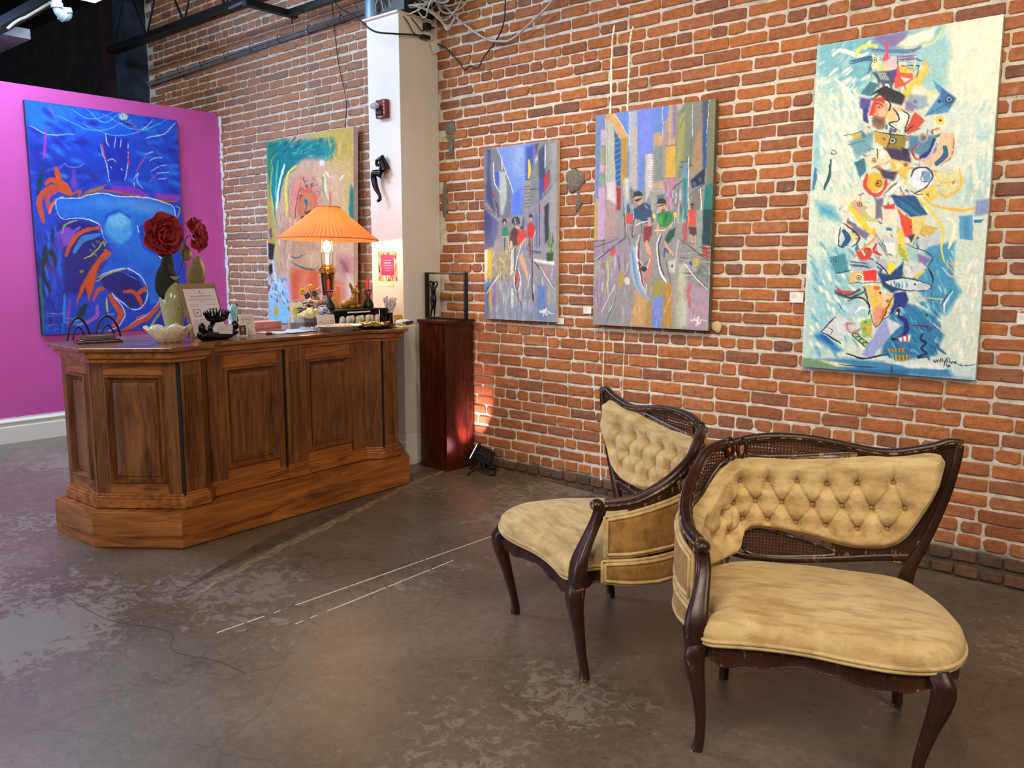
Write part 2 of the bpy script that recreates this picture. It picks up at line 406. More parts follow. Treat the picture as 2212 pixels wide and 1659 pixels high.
blocked = [(-1.70, -.86, .97, 2.60), (-3.05, -2.235, 1.13, 2.41), (-3.98, -3.34, 1.13, 2.30)]
cand = []
rest = MB(); restd = MB(); tints = []; tintsd = []
for k, (x, z, L, H, ty) in enumerate(bricks):
    if -4.77 < x < -4.47 and z < 3.1: continue
    px, py, zz = project((x, 0, z))
    vis = 0 < px < 2212 and 0 < py < 1659 and x > -6.5
    if any(a + .06 < x < c - .06 and e + .03 < z < f - .03 for a, c, e, f in blocked): vis = False
    if (1330 < px < 1520 and 900 < py) or (1560 < px < 2000 and 985 < py): vis = False
    score = (L * H) / zz ** 2 if vis and ty != 2 else 0
    cand.append((score, k))
cand.sort(reverse=True)
big = set(k for s, k in cand[:298] if s > 0); keep = set(k for s, k in cand)
shapes = {}
for ty in (0, 1):
    shapes[ty] = []
    for q in range(7):
        vs, fs = brick_shape(.1 if ty else .2025, .0575, 40 + q + 10 * ty)
        m = MB(); m.add(vs, fs); o = m.build('brick', M_BRICK, WALL); me = o.data; bpy.data.objects.remove(o); shapes[ty].append(me)
def lowpoly_depth(ty): return .012 if ty in (1, 2) else 0
for k, (x, z, L, H, ty) in enumerate(bricks):
    if k not in keep: continue
    dep = lowpoly_depth(0 if ty not in (1, 2) or courses[0] else 0)
    dy = NPR.uniform(-.0025, .003) + (-.006 if ty in (0, 1, 2) else 0)
    if k in big:
        h = L < .16
        me = shapes[1 if h else 0][k % 7]
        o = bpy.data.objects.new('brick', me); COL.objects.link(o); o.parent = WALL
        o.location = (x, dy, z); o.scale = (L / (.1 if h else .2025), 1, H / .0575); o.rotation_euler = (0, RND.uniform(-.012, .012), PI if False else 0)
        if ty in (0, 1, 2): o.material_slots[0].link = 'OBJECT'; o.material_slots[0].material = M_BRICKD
    else:
        vs, fs = brick_shape(L, H, k)
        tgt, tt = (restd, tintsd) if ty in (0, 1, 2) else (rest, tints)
        o0 = len(tgt.v)
        tgt.add([(vx + x, vy + dy, vz + z) for vx, vy, vz in vs], fs)
        tt += [RND.random()] * len(vs)
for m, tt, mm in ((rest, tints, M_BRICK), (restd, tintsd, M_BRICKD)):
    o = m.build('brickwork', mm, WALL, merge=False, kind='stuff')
    a = o.data.attributes.new('tint', 'FLOAT', 'POINT'); a.data.foreach_set('value', tt)
# cement blots, paint runs
M_CEM = mat('grey_cement_blot', rgb(124, 114, 102), 0.95, var=0.35, scale=90, bump=1.0)
def blot(x, z, rx_, rz_, seed):
    q = MB(); n = 26; r = random.Random(seed)
    rad = [1 + .12 * math.sin(3 * 2 * PI * i / n + seed) + r.uniform(-.09, .09) for i in range(n)]
    rings = []
    for k, (f, y) in enumerate(((1, .002), (.93, -.008), (.6, -.012), (.25, -.013))):
        rings.append([(x + rx_ * f * rad[i] * math.cos(2 * PI * i / n), y + r.uniform(-.001, .001), z + rz_ * f * rad[i] * math.sin(2 * PI * i / n)) for i in range(n)])
    q.loft(rings); q.build('cement_blot', M_CEM, WALL, smooth='all')
blot(-3.227, 2.04, .075, .075, 1); blot(-3.20, 1.90, .02, .06, 2); blot(-4.397, 1.97, .028, .13, 3); blot(-4.33, 2.47, .05, .05, 4); blot(-4.33, 2.36, .03, .07, 5)
M_RUN = mat('white_paint_run', rgb(236, 228, 210), 0.7, var=0.08, scale=30, bump=0.4)
def run(pts, w0):
    q = MB(); r = random.Random(int(pts[0][0] * 100)); P = catmull(pts, 14); rings = []
    for i, (x, z) in enumerate(P):
        ww = w0 * r.uniform(.35, 1.15); xx = x + r.uniform(-.0025, .0025)
        rings.append([(xx - ww / 2, .004, z), (xx - ww * .3, -.0075, z), (xx + ww * .3, -.0075, z), (xx + ww / 2, .004, z)])
    q.loft(rings); q.build('paint_run', M_RUN, WALL)
run([(-2.948, 2.93), (-2.962, 2.8), (-2.966, 2.42)], .024); run([(-2.815, 2.90), (-2.838, 2.8), (-2.84, 2.6), (-2.845, 2.42)], .020)
run([(-2.985, 1.12), (-2.99, .8), (-3.0, .4), (-2.998, .12)], .012); run([(-2.832, 1.12), (-2.838, .8), (-2.845, .25)], .008)
blot_m = M_CEM
# fixing washer
q = MB(); q.ell((-2.21, -.01, 1.155), (.032, .006, .034), 12, 6, wob=.5, seed=4); q.build('plaster_dab', mat('cream_plaster', rgb(196, 172, 128), .8), WALL, smooth='all')

# pilaster ------------------------------------------------------------
COLU = struct(empty('trim_1', (-4.6225, -.186, .055)))
b = MB(); b.box((0, .0, 1.575), (.335, .372, 3.15)); b.build('pilaster_shaft', M_WHITE, COLU, bevel=.004)
b = MB(); b.box((0, -.012, .075), (.362, .376, .15)); b.box((0, -.01, .163), (.356, .376, .026)); b.box((0, -.006, .19), (.35, .374, .03)); b.box((0, -.003, .214), (.343, .374, .012))
b.build('pilaster_base', M_TRIM, COLU, bevel=.003)
b = MB(); b.box((-.01, -.02, 3.155), (.37, .37, .012)); b.build('pilaster_cap', M_WHITE, COLU)

# pink partition ------------------------------------------------------------
b = MB(); b.box((WX - .06, -3.0, 1.485), (.12, 6.0 - .03, 2.87))
struct(b.build('wall_left', M_PINK))
b = MB()
prof = [(0, 0), (.018, 0), (.018, .14), (.012, .15), (.012, .17), (.02, .178), (.02, .186), (.008, .205), (.008, .215), (0, .215)]
b.loft([[(WX + d, y, .08 + z - .01) for d, z in prof] for y in (-6, -.001)]); struct(b.build('baseboard_left', M_TRIM))
# crumbly plaster along the end of the partition
b = MB()
for k in range(46):
    z = .3 + k * .057; b.ell((WX + .004 + RND.uniform(-.012, .012), -.006, z), (.022 + RND.uniform(0, .016), .006 + RND.uniform(0, .004), .045), 9, 6, wob=.9, seed=k)
struct(b.build('trim_2', mat('lumpy_white_plaster', rgb(214, 212, 214), .8, bump=.4), smooth='all'))

# dark rear part, ceiling, unseen sides
def wallbox(name, c, d, m): q = MB(); q.box(c, d); return struct(q.build(name, m))
wallbox('wall_far', (-12.5, -4.8, 2.1), (.1, 9.8, 4.6), M_BLACKC)
wallbox('wall_rear', (-10.7, .1, 2.1), (3.8, .2, 4.6), mat('dark_plaster', rgb(36, 30, 30), .9, var=.5, scale=5))  # mottled dark tone on the stretch beyond the brick
wallbox('ceiling', (-4.5, -4.7, 4.45), (16.2, 10, .1), M_BLACKC)
wallbox('wall_right', (3.55, -4.7, 2.1), (.1, 10, 4.8), mat('grey_wall_paint', rgb(150, 140, 128), .7))
wallbox('wall_front', (-4.5, -9.65, 2.1), (16.2, .1, 4.8), mat('grey_wall_paint', rgb(150, 140, 128), .7))
# dark pilaster with peeled paint at the end of the lit brick
b = MB(); b.box((-8.85, -.06, 2.1), (.26, .3, 4.5)); q_ = struct(b.build('trim_3', mat('peeling_blue_black_paint', rgb(40, 52, 66), .8, var=.7, scale=4)))
b = MB(); b.box((-9.4, -.02, 2.1), (.4, .1, 4.5)); struct(b.build('trim_4', mat('old_red_lead', rgb(56, 26, 24), .9, var=.4, scale=3)))

# steelwork ------------------------------------------------------------
def bar(b, p, q, r=.008): b.tube([p, q], r, 6)
J = tag(empty('open_web_joist', (-6.9, -.42, 3.6)), 'black open web steel joist running along the upper brick wall', 'joist')
b = MB(); b.box((.7, -.028, 0), (4.8, .05, .05)); b.box((.7, .028, 0), (4.8, .05, .05)); b.build('bottom_chord', M_STEEL, J)
b = MB(); b.box((.7, -.028, .56), (4.8, .05, .05)); b.box((.7, .028, .56), (4.8, .05, .05)); b.build('top_chord', M_STEEL, J)
for k in range(7):
    x = -1.65 + k * .68
    for d in (0, 1):
        m = MB(); m.tube([(x + .34 * d, 0, .02 if d == 0 else .55), (x + .34 * (d + 1), 0, .55 if d == 0 else .02)], .011, 6); m.build('web_bar', M_STEEL, J)
J['label'] = 'black open web steel joist running along the upper brick wall'
t2 = tag(empty('track_light_rail', (-5.45, -.3, 3.46)), 'black rail with a cross arm against the brick above the pilaster', 'rail')
b = MB(); b.box((.07, 0, 0), (.9, .05, .045)); b.build('rail_bar', M_STEEL, t2)
b = MB(); b.box((-.36, -.16, .0), (.05, .46, .05)); b.tube([(-.36, .03, .02), (-.36, .03, -.07)], .006, 6); b.build('cross_arm', M_STEEL, t2)
b = MB(); b.tube([(-.75, -.28, .05), (.42, -.28, .11)], .010, 8); b.build('bright_conduit', mat('galvanised_pipe', rgb(170, 175, 180), .3, .8), t2, smooth=True)
M_GALV = mat('grey_conduit', rgb(116, 118, 120), .5, .0)
t3 = tag(empty('wall_conduit', (-6.2, -.035, 3.40)), 'bundle of grey conduits strapped along the upper brick wall', 'conduit')
for k, (dy, dz, r) in enumerate(((0, 0, .011), (-.006, .022, .007), (-.02, .010, .006), (-.006, -.018, .005))):
    b = MB(); b.tube([(-2.45, dy, -.05 + dz), (-1.0, dy, -.02 + dz), (0, dy, .0 + dz), (1.35, dy, .035 + dz)], r, 8); b.build('conduit', M_GALV, t3, smooth=True)
for k in range(9):
    x = -2.2 + k * .42; b = MB(); b.tube([(x, -.05 + .03 * math.cos(q) + .035, .0 + .012 * x * 0 + .033 * math.sin(q) + .012 * x * .5 + .005) for q in np.linspace(0, 2 * PI, 10)[:-1]], .003, 5, True); b.build('strap', M_STEEL, t3)
# cords
def cord(name, pts, r, m, label, cat='cable', n=8, group=None):
    b = MB(); b.tube([tuple(p) for p in catmull(pts, n)], r, 6); return tag(b.build(name, m, None, smooth='all'), label, cat, group)
M_CORD = mat('black_rubber_cord', rgb(18, 16, 16), .5); M_GREYC = mat('grey_data_cable', rgb(176, 170, 160), .5, var=.1)
# ================================================================ reception desk
DA = math.atan2(.998, -.056)
DESK = tag(empty('reception_desk', (-3.975, -2.35, .055), DA), 'long walnut-stained panelled wooden reception desk with cut corners on a plinth', 'desk')
def offs(poly, d):
    n = len(poly); out = []
    A = sum(poly[i][0] * poly[(i + 1) % n][1] - poly[(i + 1) % n][0] * poly[i][1] for i in range(n)); sg = 1 if A > 0 else -1
    for i in range(n):
        p, c, q = (Vector(poly[k % n]) for k in (i - 1, i, i + 1))
        e1 = (c - p).normalized(); e2 = (q - c).normalized()
        n1 = Vector((e1.y, -e1.x)) * sg; n2 = Vector((e2.y, -e2.x)) * sg
        m = (n1 + n2); m = m / max(.4, m.dot(n1)) if m.length > 1e-6 else n1
        out.append(tuple(c + m * d))
    return out
def boards(name, poly, z0, z1, skip=(), m=None, bev=.002):
    """one board per side of the outline, mitred"""
    inn = offs(poly, -.022); n = len(poly); res = []
    for i in range(n):
        if i in skip: continue
        k = (i + 1) % n; a, c = Vector(poly[i]), Vector(poly[k]); L = (c - a).length; ang = math.atan2(c.y - a.y, c.x - a.x)
        R = Matrix.Rotation(-ang, 2)
        loc = [R @ (Vector(p) - a) for p in (poly[i], poly[k], inn[k], inn[i])]
        b = MB(); b.prism([tuple(p) for p in loc], z0, z1)
        o = b.build(name, m or M_DESKH, DESK, bevel=bev, loc=(a.x, a.y, 0), rot=(0, 0, ang)); res.append(o)
    return res
PL = [(0, 0), (1.66, 0), (1.95, .39), (1.95, .90), (.2, .90), (-.26, .82), (-.27, .39)]
boards('plinth_board', PL, .004, .19)
b = MB(); b.prism(offs(PL, -.003), .165, .186); b.build('plinth_top', M_DESKH, DESK)
BD = [(.07, .085), (.20, .085), (.28, .165), (1.42, .165), (1.50, .085), (1.63, .085), (1.85, .42), (1.85, .84), (.2, .84), (-.18, .78), (-.19, .45)]
b = MB(); b.prism(offs(BD, -.004), .19, .97); b.build('carcass', M_DESKV, DESK)
b = MB()
for z0, z1, d in ((.19, .238, .026), (.238, .252, .020), (.252, .266, .010)):
    b.prism(offs(BD, d), z0, z1)
b.build('base_moulding', M_DESKH, DESK, bevel=.003)
TP = [(-.01, 0), (.24, .01), (.33, .095), (1.40, .095), (1.49, .015), (1.68, .01), (1.985, .34), (1.985, .86), (1.1, 1.0), (.4, .93), (-.25, .80), (-.30, .34)]
b = MB()
for z0, z1, d in ((.962, .985, -.050), (.985, 1.018, -.030), (1.018, 1.024, -.012)):
    b.prism(offs(TP, d), z0, z1)
b.build('cornice', M_DESKH, DESK, bevel=.004)
b = MB(); b.prism(TP, 1.020, 1.040); b.build('desk_top', M_DESKT, DESK, bevel=.006)
def face(p0, p1):
    """frame along a side: origin p0, x along, y outward, z up"""
    a, c = Vector(p0), Vector(p1); return a, math.atan2(c.y - a.y, c.x - a.x)
def raised_panel(p0, p1, x0, x1, z0, z1, d=.0, name='raised_panel'):
    a, ang = face(p0, p1)
    # local y negative = outward for this winding (outside is to the right of travel)
    def ring(w, y): return [(x0 + w, y, z0 + w), (x1 - w, y, z0 + w), (x1 - w, y, z1 - w), (x0 + w, y, z1 - w)]
    b = MB(); prof = [(0, .0), (0, -.008), (.006, -.019), (.013, -.022), (.019, -.014), (.025, -.003), (.033, .006), (.038, -.004), (.042, .006)]
    b.loft([ring(w, y + d) for w, y in prof], True, False)
    o = b.build('panel_moulding', M_DESKV, DESK, loc=(a.x, a.y, 0), rot=(0, 0, ang))
    b = MB(); b.loft([ring(.040, .006 + d), ring(.041, -.001 + d), ring(.060, -.004 + d), ring(.064, -.006 + d)], True, True)
    b.build('panel_field', M_DESKV, DESK, loc=(a.x, a.y, 0), rot=(0, 0, ang))
def stiles(p0, p1, x0, x1, px0, px1, z0, z1, pz0, pz1):
    a, ang = face(p0, p1)
    for nm, xa, xb, za, zb in (('stile', x0, px0, z0, z1), ('stile', px1, x1, z0, z1), ('rail_board', px0, px1, pz1, z1), ('rail_board', px0, px1, z0, pz0)):
        b = MB(); b.box(((xa + xb) / 2, -.003, (za + zb) / 2), (xb - xa - .0012, .012, zb - za)); b.build(nm, M_DESKV if nm == 'stile' else M_DESKH, DESK, loc=(a.x, a.y, 0), rot=(0, 0, ang), bevel=.001)
Z0, Z1 = .266, .965
for (p0, p1, x0, x1, a_, c_, e_, f_) in (((0, .165), (1.6, .165), .285, .778, .385, .735, .318, .892), ((0, .165), (1.6, .165), .915, 1.415, .95, 1.297, .318, .888),
                                         ((-.19, .45), (.07, .085), 0.0, .445, .062, .372, .318, .892), ((-.18, .78), (-.19, .45), 0.0, .33, .06, .285, .325, .89), ((1.63, .085), (1.85, .42), .0, .40, .06, .34, .32, .89)):
    stiles(p0, p1, x0, x1, a_, c_, Z0, Z1, e_, f_)
    raised_panel(p0, p1, a_, c_, e_, f_)
def pilaster(p0, p1, xa, xb, depth, nfl, fl0=.33, fl1=.885, base=True):
    a, ang = face(p0, p1); w = xb - xa
    # fluted board: outline in plan with grooves between fl0 and fl1
    def plan(groove):
        pts = [(xa, .0), (xa, -depth)]
        m = .16 * w; gw = (w - 2 * m) / nfl
        for k in range(nfl):
            c = xa + m + gw * (k + .5); g = .0055 if groove else 0
            for q in (-.42, -.25, 0, .25, .42):
                pts.append((c + q * gw, -depth + g * (1.8 if g else 1) * max(0, math.cos(q / .42 * PI / 2))))
        pts += [(xb, -depth), (xb, .0)]; return pts
    b = MB(); rings = []
    for z, g in ((Z0, 0), (fl0 - .004, 0), (fl0 + .006, 1), (fl1 - .006, 1), (fl1 + .004, 0), (Z1, 0)):
        rings.append([(x, y, z) for x, y in plan(g)])
    b.loft(rings); b.build('fluted_pilaster', M_DESKV, DESK, loc=(a.x, a.y, 0), rot=(0, 0, ang))
    if base:
        b = MB()
        for z0, z1, d in ((.19, .245, .016), (.245, .258, .010), (.258, .272, .005)):
            b.box(((xa + xb) / 2, -depth / 2 - d / 2, (z0 + z1) / 2), (w + 2 * d, depth + d, z1 - z0))
        b.build('pilaster_base', M_DESKH, DESK, loc=(a.x, a.y, 0), rot=(0, 0, ang), bevel=.003)
pilaster((0, .085), (1.6, .085), .074, .196, .012, 5)
pilaster((0, .085), (1.6, .085), 1.508, 1.624, .012, 5)
pilaster((0, .165), (1.6, .165), .792, .912, .022, 5)
b = MB(); b.box((.785, .160, .60), (.014, .02, .78)); b.build('shadow_gap', mat('dark_gap', rgb(20, 10, 6), .9), DESK)
for gx, gy in ((.068, .076), (1.503, .082)): b = MB(); b.box((gx, gy, .6), (.008, .02, .78)); b.build('shadow_gap', MATS['dark_gap'], DESK)
for (x, y, a_) in ((.24, .125, PI / 4), (1.46, .125, -PI / 4)):
    b = MB(); b.box((0, 0, .615), (.112, .012, .70)); b.build('corner_board', M_DESKV, DESK, loc=(x, y, 0), rot=(0, 0, a_))
# brass edge plate and scratches
b = MB(); b.box((.285, .048, 1.0395), (.10, .02, .003), rz(.75)); b.build('brass_plate', M_BRASS, DESK)

# ================================================================ the two corner chairs
def fabric(name, c0, c1, c2, stain):
    t = NT(name); v = t.coord('Object'); n = t.noise(v, 7, 6, 0.65, .6)
    c = t.ramp(n, [(0.28, c0), (0.5, c1), (0.72, c2)])
    st = t.noise(t.coord('Object', (4, 16, 9)), 2.2, 5, 0.6)
    c = t.mix(t.ramp(st, [(0.46, (0, 0, 0, 1)), (0.66, (.7, .7, .7, 1))]), c, stain)
    f = t.noise(v, 160, 3, .7)
    c = t.mix(.5, c, t.ramp(f, [(0.3, (.8, .8, .8, 1)), (.7, (1.08, 1.08, 1.08, 1))]), 'MULTIPLY')
    t.col(c); t.set(Roughness=.88, Sheen_Weight=.35, Sheen_Roughness=.5); t.b.inputs['Sheen Tint'].default_value = (1, .9, .7, 1)
    t.bump(t.noise(v, 300, 3, .7), .35, .0015); MATS[name] = t.m; return t.m
M_VEL = fabric('faded_gold_velvet', rgb(186, 150, 94), rgb(212, 182, 126), rgb(224, 198, 146), rgb(170, 132, 76))
M_VELO = fabric('ochre_velvet', rgb(140, 96, 38), rgb(166, 120, 56), rgb(184, 140, 76), rgb(120, 78, 28))
def worn():
    t = NT('worn_dark_frame'); v = t.coord('Object')
    n = t.noise(v, 6, 4); c = t.ramp(n, [(.3, rgb(36, 18, 12)), (.7, rgb(62, 34, 24))])
    g = t.new('ShaderNodeNewGeometry')
    e = t.noise(t.coord('Object', (1.6, 1.6, .45)), 30, 8, .75, .5)
    pe = t.ramp(g.outputs['Pointiness'], [(.51, (0, 0, 0, 1)), (.60, (.26, .26, .26, 1))])
    k = t.math('ADD', e, pe)
    c = t.mix(t.ramp(k, [(.725, (0, 0, 0, 1)), (.755, (.75, .75, .75, 1))]), c, rgb(176, 138, 98))
    t.col(c); t.set(Roughness=t.ramp(e, [(.3, (.22, .22, .22, 1)), (.7, (.45, .45, .45, 1))])); MATS['worn'] = t.m; return t.m
M_WORN = worn()
M_CANE = mat('dark_woven_cane', rgb(70, 40, 26), .5, var=.35, scale=60)
M_TORN = mat('torn_black_lining', rgb(10, 10, 10), .95)
PLAN = [(.46, .262), (.2, .278), (-.05, .287), (-.2, .285), (-.315, .25), (-.39, .155), (-.413, .03), (-.39, -.09), (-.335, -.2)]
SQ = catmull(PLAN, 24); SL = np.r_[0, np.cumsum(np.linalg.norm(np.diff(SQ, axis=0), axis=1))]
ST = np.gradient(SQ, axis=0); ST /= np.linalg.norm(ST, axis=1)[:, None]
def sheet(s, z, off=0.0):
    """point on the swept back surface; off > 0 is towards the sitter"""
    ex = 0
    if s < 0: ex = s
    if s > SL[-1]: ex = s - SL[-1]
    x = np.interp(s, SL, SQ[:, 0]); y = np.interp(s, SL, SQ[:, 1]); tx = np.interp(s, SL, ST[:, 0]); ty = np.interp(s, SL, ST[:, 1])
    return Vector((x + tx * ex - ty * off, y + ty * ex + tx * off, z))
def f1(tab):
    a = np.array(tab, float); return lambda s: float(np.interp(s, a[:, 0], a[:, 1]))
PAD_UP = f1([(.066, .868), (.070, .882), (.085, .889), (.134, .889), (.263, .869), (.396, .847), (.534, .832), (.678, .831), (.73, .825), (.778, .797), (.825, .757), (.868, .712), (.91, .688), (.96, .676), (1.03, .66), (1.10, .648), (1.155, .64), (1.17, .62)])
PAD_LO = f1([(.066, .855), (.071, .80), (.098, .727), (.132, .657), (.162, .601), (.193, .571), (.23, .555), (.271, .549), (.326, .545), (.381, .552), (.451, .567), (.523, .575), (.581, .58), (.639, .583), (.675, .578), (.697, .562), (.704, .535), (.708, .50), (.722, .482), (.76, .466), (.816, .45), (.95, .44), (1.10, .435), (1.155, .44), (1.17, .46)])
BUT = [(0.618, 0.758), (0.519, 0.763), (0.421, 0.762), (0.324, 0.773), (0.212, 0.787), (0.659, 0.68), (0.567, 0.682), (0.464, 0.684), (0.368, 0.688), (0.275, 0.692), (0.171, 0.70), (0.612, 0.614), (0.516, 0.614), (0.418, 0.612), (0.315, 0.612), (0.222, 0.622), (0.72, 0.753), (0.742, 0.67), (0.80, 0.638), (0.703, 0.612), (0.762, 0.56), (.85, .56), (.93, .62), (1.02, .55), (1.09, .60)]
RAIL = [(.012, .930, .015), (.05, .932, .016), (.1, .912, .016), (.2, .886, .016), (.26, .882, .016), (.33, .890, .016), (.4, .901, .016), (.5, .912, .016), (.6, .911, .016), (.68, .900, .016), (.74, .886, .015), (.80, .878, .016), (.86, .854, .018), (.92, .80, .020), (1.007, .742, .021), (1.088, .697, .022), (1.152, .668, .022), (1.215, .656, .023), (1.262, .652, .022)]
SEAT = [(-.312, -.262), (-.318, -.298), (-.285, -.318), (-.2, -.306), (-.1, -.298), (0, -.302), (.1, -.318), (.2, -.325), (.29, -.312), (.36, -.272), (.402, -.2), (.415, -.1), (.402, 0), (.375, .09), (.34, .17), (.31, .222), (.25, .258), (.1, .268), (-.1, .268), (-.25, .24), (-.335, .16), (-.365, .03), (-.345, -.08), (-.298, -.16), (-.280, -.215), (-.290, -.24)]
def make_chair(loc, ang, m, label):
    root = tag(empty('corner_armchair', loc, ang), label, 'armchair', None)
    MX = Matrix.Scale(m, 4, Vector((1, 0, 0)))
    def fin(b, name, mt, parent=root, **k):
        b.xf(MX); return b.build(name, mt, parent, **k)
    def P(s, z, o=0): return tuple(sheet(s, z, o))
    def member(pts, t, name, closed=False, off=0.0, mt=M_WORN, n=10, sub=7):
        C = catmull(pts, sub, closed); K = len(C); rings = []
        for i in range(K):
            a = C[(i - 1) % K] if closed or i else C[i]; c = C[(i + 1) % K] if closed or i < K - 1 else C[i]
            ds, dz = c[0] - a[0], c[1] - a[1]; L = math.hypot(ds, dz) or 1; ps, pz = -dz / L, ds / L; wd = C[i][2]
            ring = []
            for k in range(n):
                q = 2 * PI * k / n; cx_ = math.copysign(abs(math.cos(q)) ** .7, math.cos(q)); sx_ = math.copysign(abs(math.sin(q)) ** .7, math.sin(q))
                tt = C[i][3] if C.shape[1] > 3 else t
                ring.append(P(C[i][0] + ps * wd * cx_, C[i][1] + pz * wd * cx_, off + tt * sx_))
            rings.append(ring)
        b = MB()
        if closed: rings.append(rings[0]); b.loft(rings, True, False)
        else: b.loft(rings)
        return fin(b, name, mt, smooth=True)
    def board(su, up, lo, t0, t1, name, mt=M_WORN, nv=6):
        b = MB(); n = len(su); rings = []
        for s in su:
            u, l = up(s), lo(s); rings.append([P(s, l + (u - l) * k / (nv - 1), t0) for k in range(nv)] + [P(s, l + (u - l) * k / (nv - 1), t1) for k in range(nv - 1, -1, -1)])
        b.loft(rings); return fin(b, name, mt)
    # solid board behind the cushion, seen right of it and below it
    up = f1([(.02, .93), (.05, .93), (.1, .91), (.2, .884), (.3, .884), (.325, .88), (.36, .862), (.40, .852), (.53, .84), (.68, .84), (.73, .836), (.80, .79), (.87, .73), (.92, .72), (1.0, .72), (1.08, .68), (1.18, .655)])
    lo = f1([(.02, .885), (.03, .80), (.045, .762), (.075, .655), (.108, .564), (.14, .50), (.20, .505), (.243, .512), (.385, .490), (.396, .560), (.451, .562), (.523, .57), (.639, .578), (.69, .565), (.705, .49), (.73, .475), (1.18, .46)])
    board(list(np.linspace(.018, 1.18, 110)), up, lo, -.012, .008, 'back_board')
    member(RAIL, .017, 'top_rail', off=0.0, n=12, sub=8)
    member([(a, z - .0, w_ * .32) for a, z, w_ in RAIL], .024, 'rail_bead', n=8)
    member([(.022, .925, .015), (.026, .88, .015), (.047, .77, .016), (.080, .657, .017), (.113, .564, .018), (.140, .50, .022), (.155, .44, .026), (.158, .38, .026)], .017, 'upright', n=12)
    member([(.15, .527, .014), (.243, .515, .013), (.392, .489, .012), (.50, .474, .012), (.59, .466, .012), (.68, .468, .012), (.73, .478, .012)], .014, 'lower_rail')
    canes = dict(u=[(.700, .868), (.690, .887), (.659, .900), (.573, .905), (.468, .903), (.399, .895), (.325, .883), (.397, .868), (.535, .850), (.642, .841), (.690, .848)],
                 l=[(.703, .535), (.690, .560), (.660, .572), (.609, .572), (.522, .556), (.45, .540), (.385, .520), (.393, .505), (.5, .487), (.591, .477), (.664, .480), (.697, .500)],
                 a=[(.765, .855), (.785, .870), (.81, .868), (.864, .836), (.925, .775), (.965, .725), (.955, .705), (.90, .712), (.875, .725), (.831, .775), (.79, .813), (.762, .832)])
    for k, poly in canes.items():
        member([(s, z, .0055) for s, z in poly], .012, 'cane_frame', closed=True, n=8, sub=3)
        PV = [Vector((s, z)) for s, z in poly]
        def inside(s, z):
            c = False
            for i in range(len(poly)):
                (x1, y1), (x2, y2) = poly[i], poly[i - 1]
                if (y1 > z) != (y2 > z) and s < (x2 - x1) * (z - y1) / (y2 - y1) + x1: c = not c
            return c
        b = MB(); s0 = min(p[0] for p in poly); s1 = max(p[0] for p in poly); z0 = min(p[1] for p in poly); z1 = max(p[1] for p in poly)
        def strand(sa, za, ds, dz, L, o, wd):
            st = .005; run_ = []
            def flush():
                if len(run_) > 1:
                    for i in range(len(run_) - 1):
                        (a, c), (e, f) = run_[i], run_[i + 1]
                        b.add([P(a - dz * wd, c + ds * wd, o), P(a + dz * wd, c - ds * wd, o), P(e + dz * wd, f - ds * wd, o), P(e - dz * wd, f + ds * wd, o)], [(0, 1, 2, 3)])
            k_ = 0
            while k_ * st < L:
                p = (sa + ds * k_ * st, za + dz * k_ * st)
                if inside(*p): run_.append(p)
                else: flush(); run_ = []
                k_ += 1
            flush()
        g = .0115
        for i in range(int((s1 - s0) / g) + 1): strand(s0 + i * g, z0, 0, 1, z1 - z0, .001, .0013); strand(s0 + i * g + .003, z0, 0, 1, z1 - z0, .001, .0013)
        for i in range(int((z1 - z0) / g) + 1): strand(s0, z0 + i * g, 1, 0, s1 - s0, .0, .0013); strand(s0, z0 + i * g + .003, 1, 0, s1 - s0, .0, .0013)
        H_ = z1 - z0; q = math.sqrt(.5)
        for i in range(int((s1 - s0 + H_) / g) + 1):
            strand(s0 - H_ + i * g + .006, z0, q, q, H_ / q, -.001, .0012); strand(s0 + i * g + .006, z0, -q, q, H_ / q, -.0015, .0012)
        fin(b, 'cane_weave', M_CANE, merge=False, kind='stuff', fixn=False)
    # the two interlaced loops at the corner of the top rail
    for cs in (.757, .713):
        member([(cs + .015 * math.cos(q), .868 + .034 * math.sin(q), .0065) for q in np.linspace(0, 2 * PI, 13)[:-1]], .014, 'rail_loop', closed=True, sub=3, off=.003)
    member([(.757, .83, .009), (.74, .828, .009), (.72, .832, .009)], .012, 'rail_loop')
    # tufted inner cushion
    nu, nv = 380, 104; s0, s1 = .066, 1.17
    seg = []
    for i, (a, c) in enumerate(BUT):
        for (e, f) in BUT[i + 1:]:
            d = math.hypot(a - e, c - f)
            if .05 < d < .125 and abs(c - f) > .03: seg.append((a, c, e, f))
    BA = np.array(BUT); SA = np.array(seg)
    def padpt(u, v):
        uu = .5 - .5 * math.cos(PI * u) if False else u
        s = s0 + (s1 - s0) * uu; l, h = PAD_LO(s), PAD_UP(s); z = l + (h - l) * v
        e = min(z - l, h - z, (s - s0) * .9 + .004, (s1 - s) * .9 + .004); ed = min(1, max(0, e) / .030)
        hh = .010 + .040 * (1 - (1 - ed) ** 2.4) if e > 1e-4 else .004
        d = np.hypot(BA[:, 0] - s, BA[:, 1] - z); dm = d.min()
        hh -= .041 * math.exp(-(dm / .017) ** 1.25) * min(1, ed * 1.5)
        hh += .006 * min(1, (dm / .05)) * ed
        ab = SA[:, 2:] - SA[:, :2]; t = ((s - SA[:, 0]) * ab[:, 0] + (z - SA[:, 1]) * ab[:, 1]) / (ab ** 2).sum(1); t = np.clip(t, 0, 1)
        ds = np.hypot(SA[:, 0] + t * ab[:, 0] - s, SA[:, 1] + t * ab[:, 1] - z).min()
        hh -= .0115 * math.exp(-(ds / .0048) ** 1.3) * ed
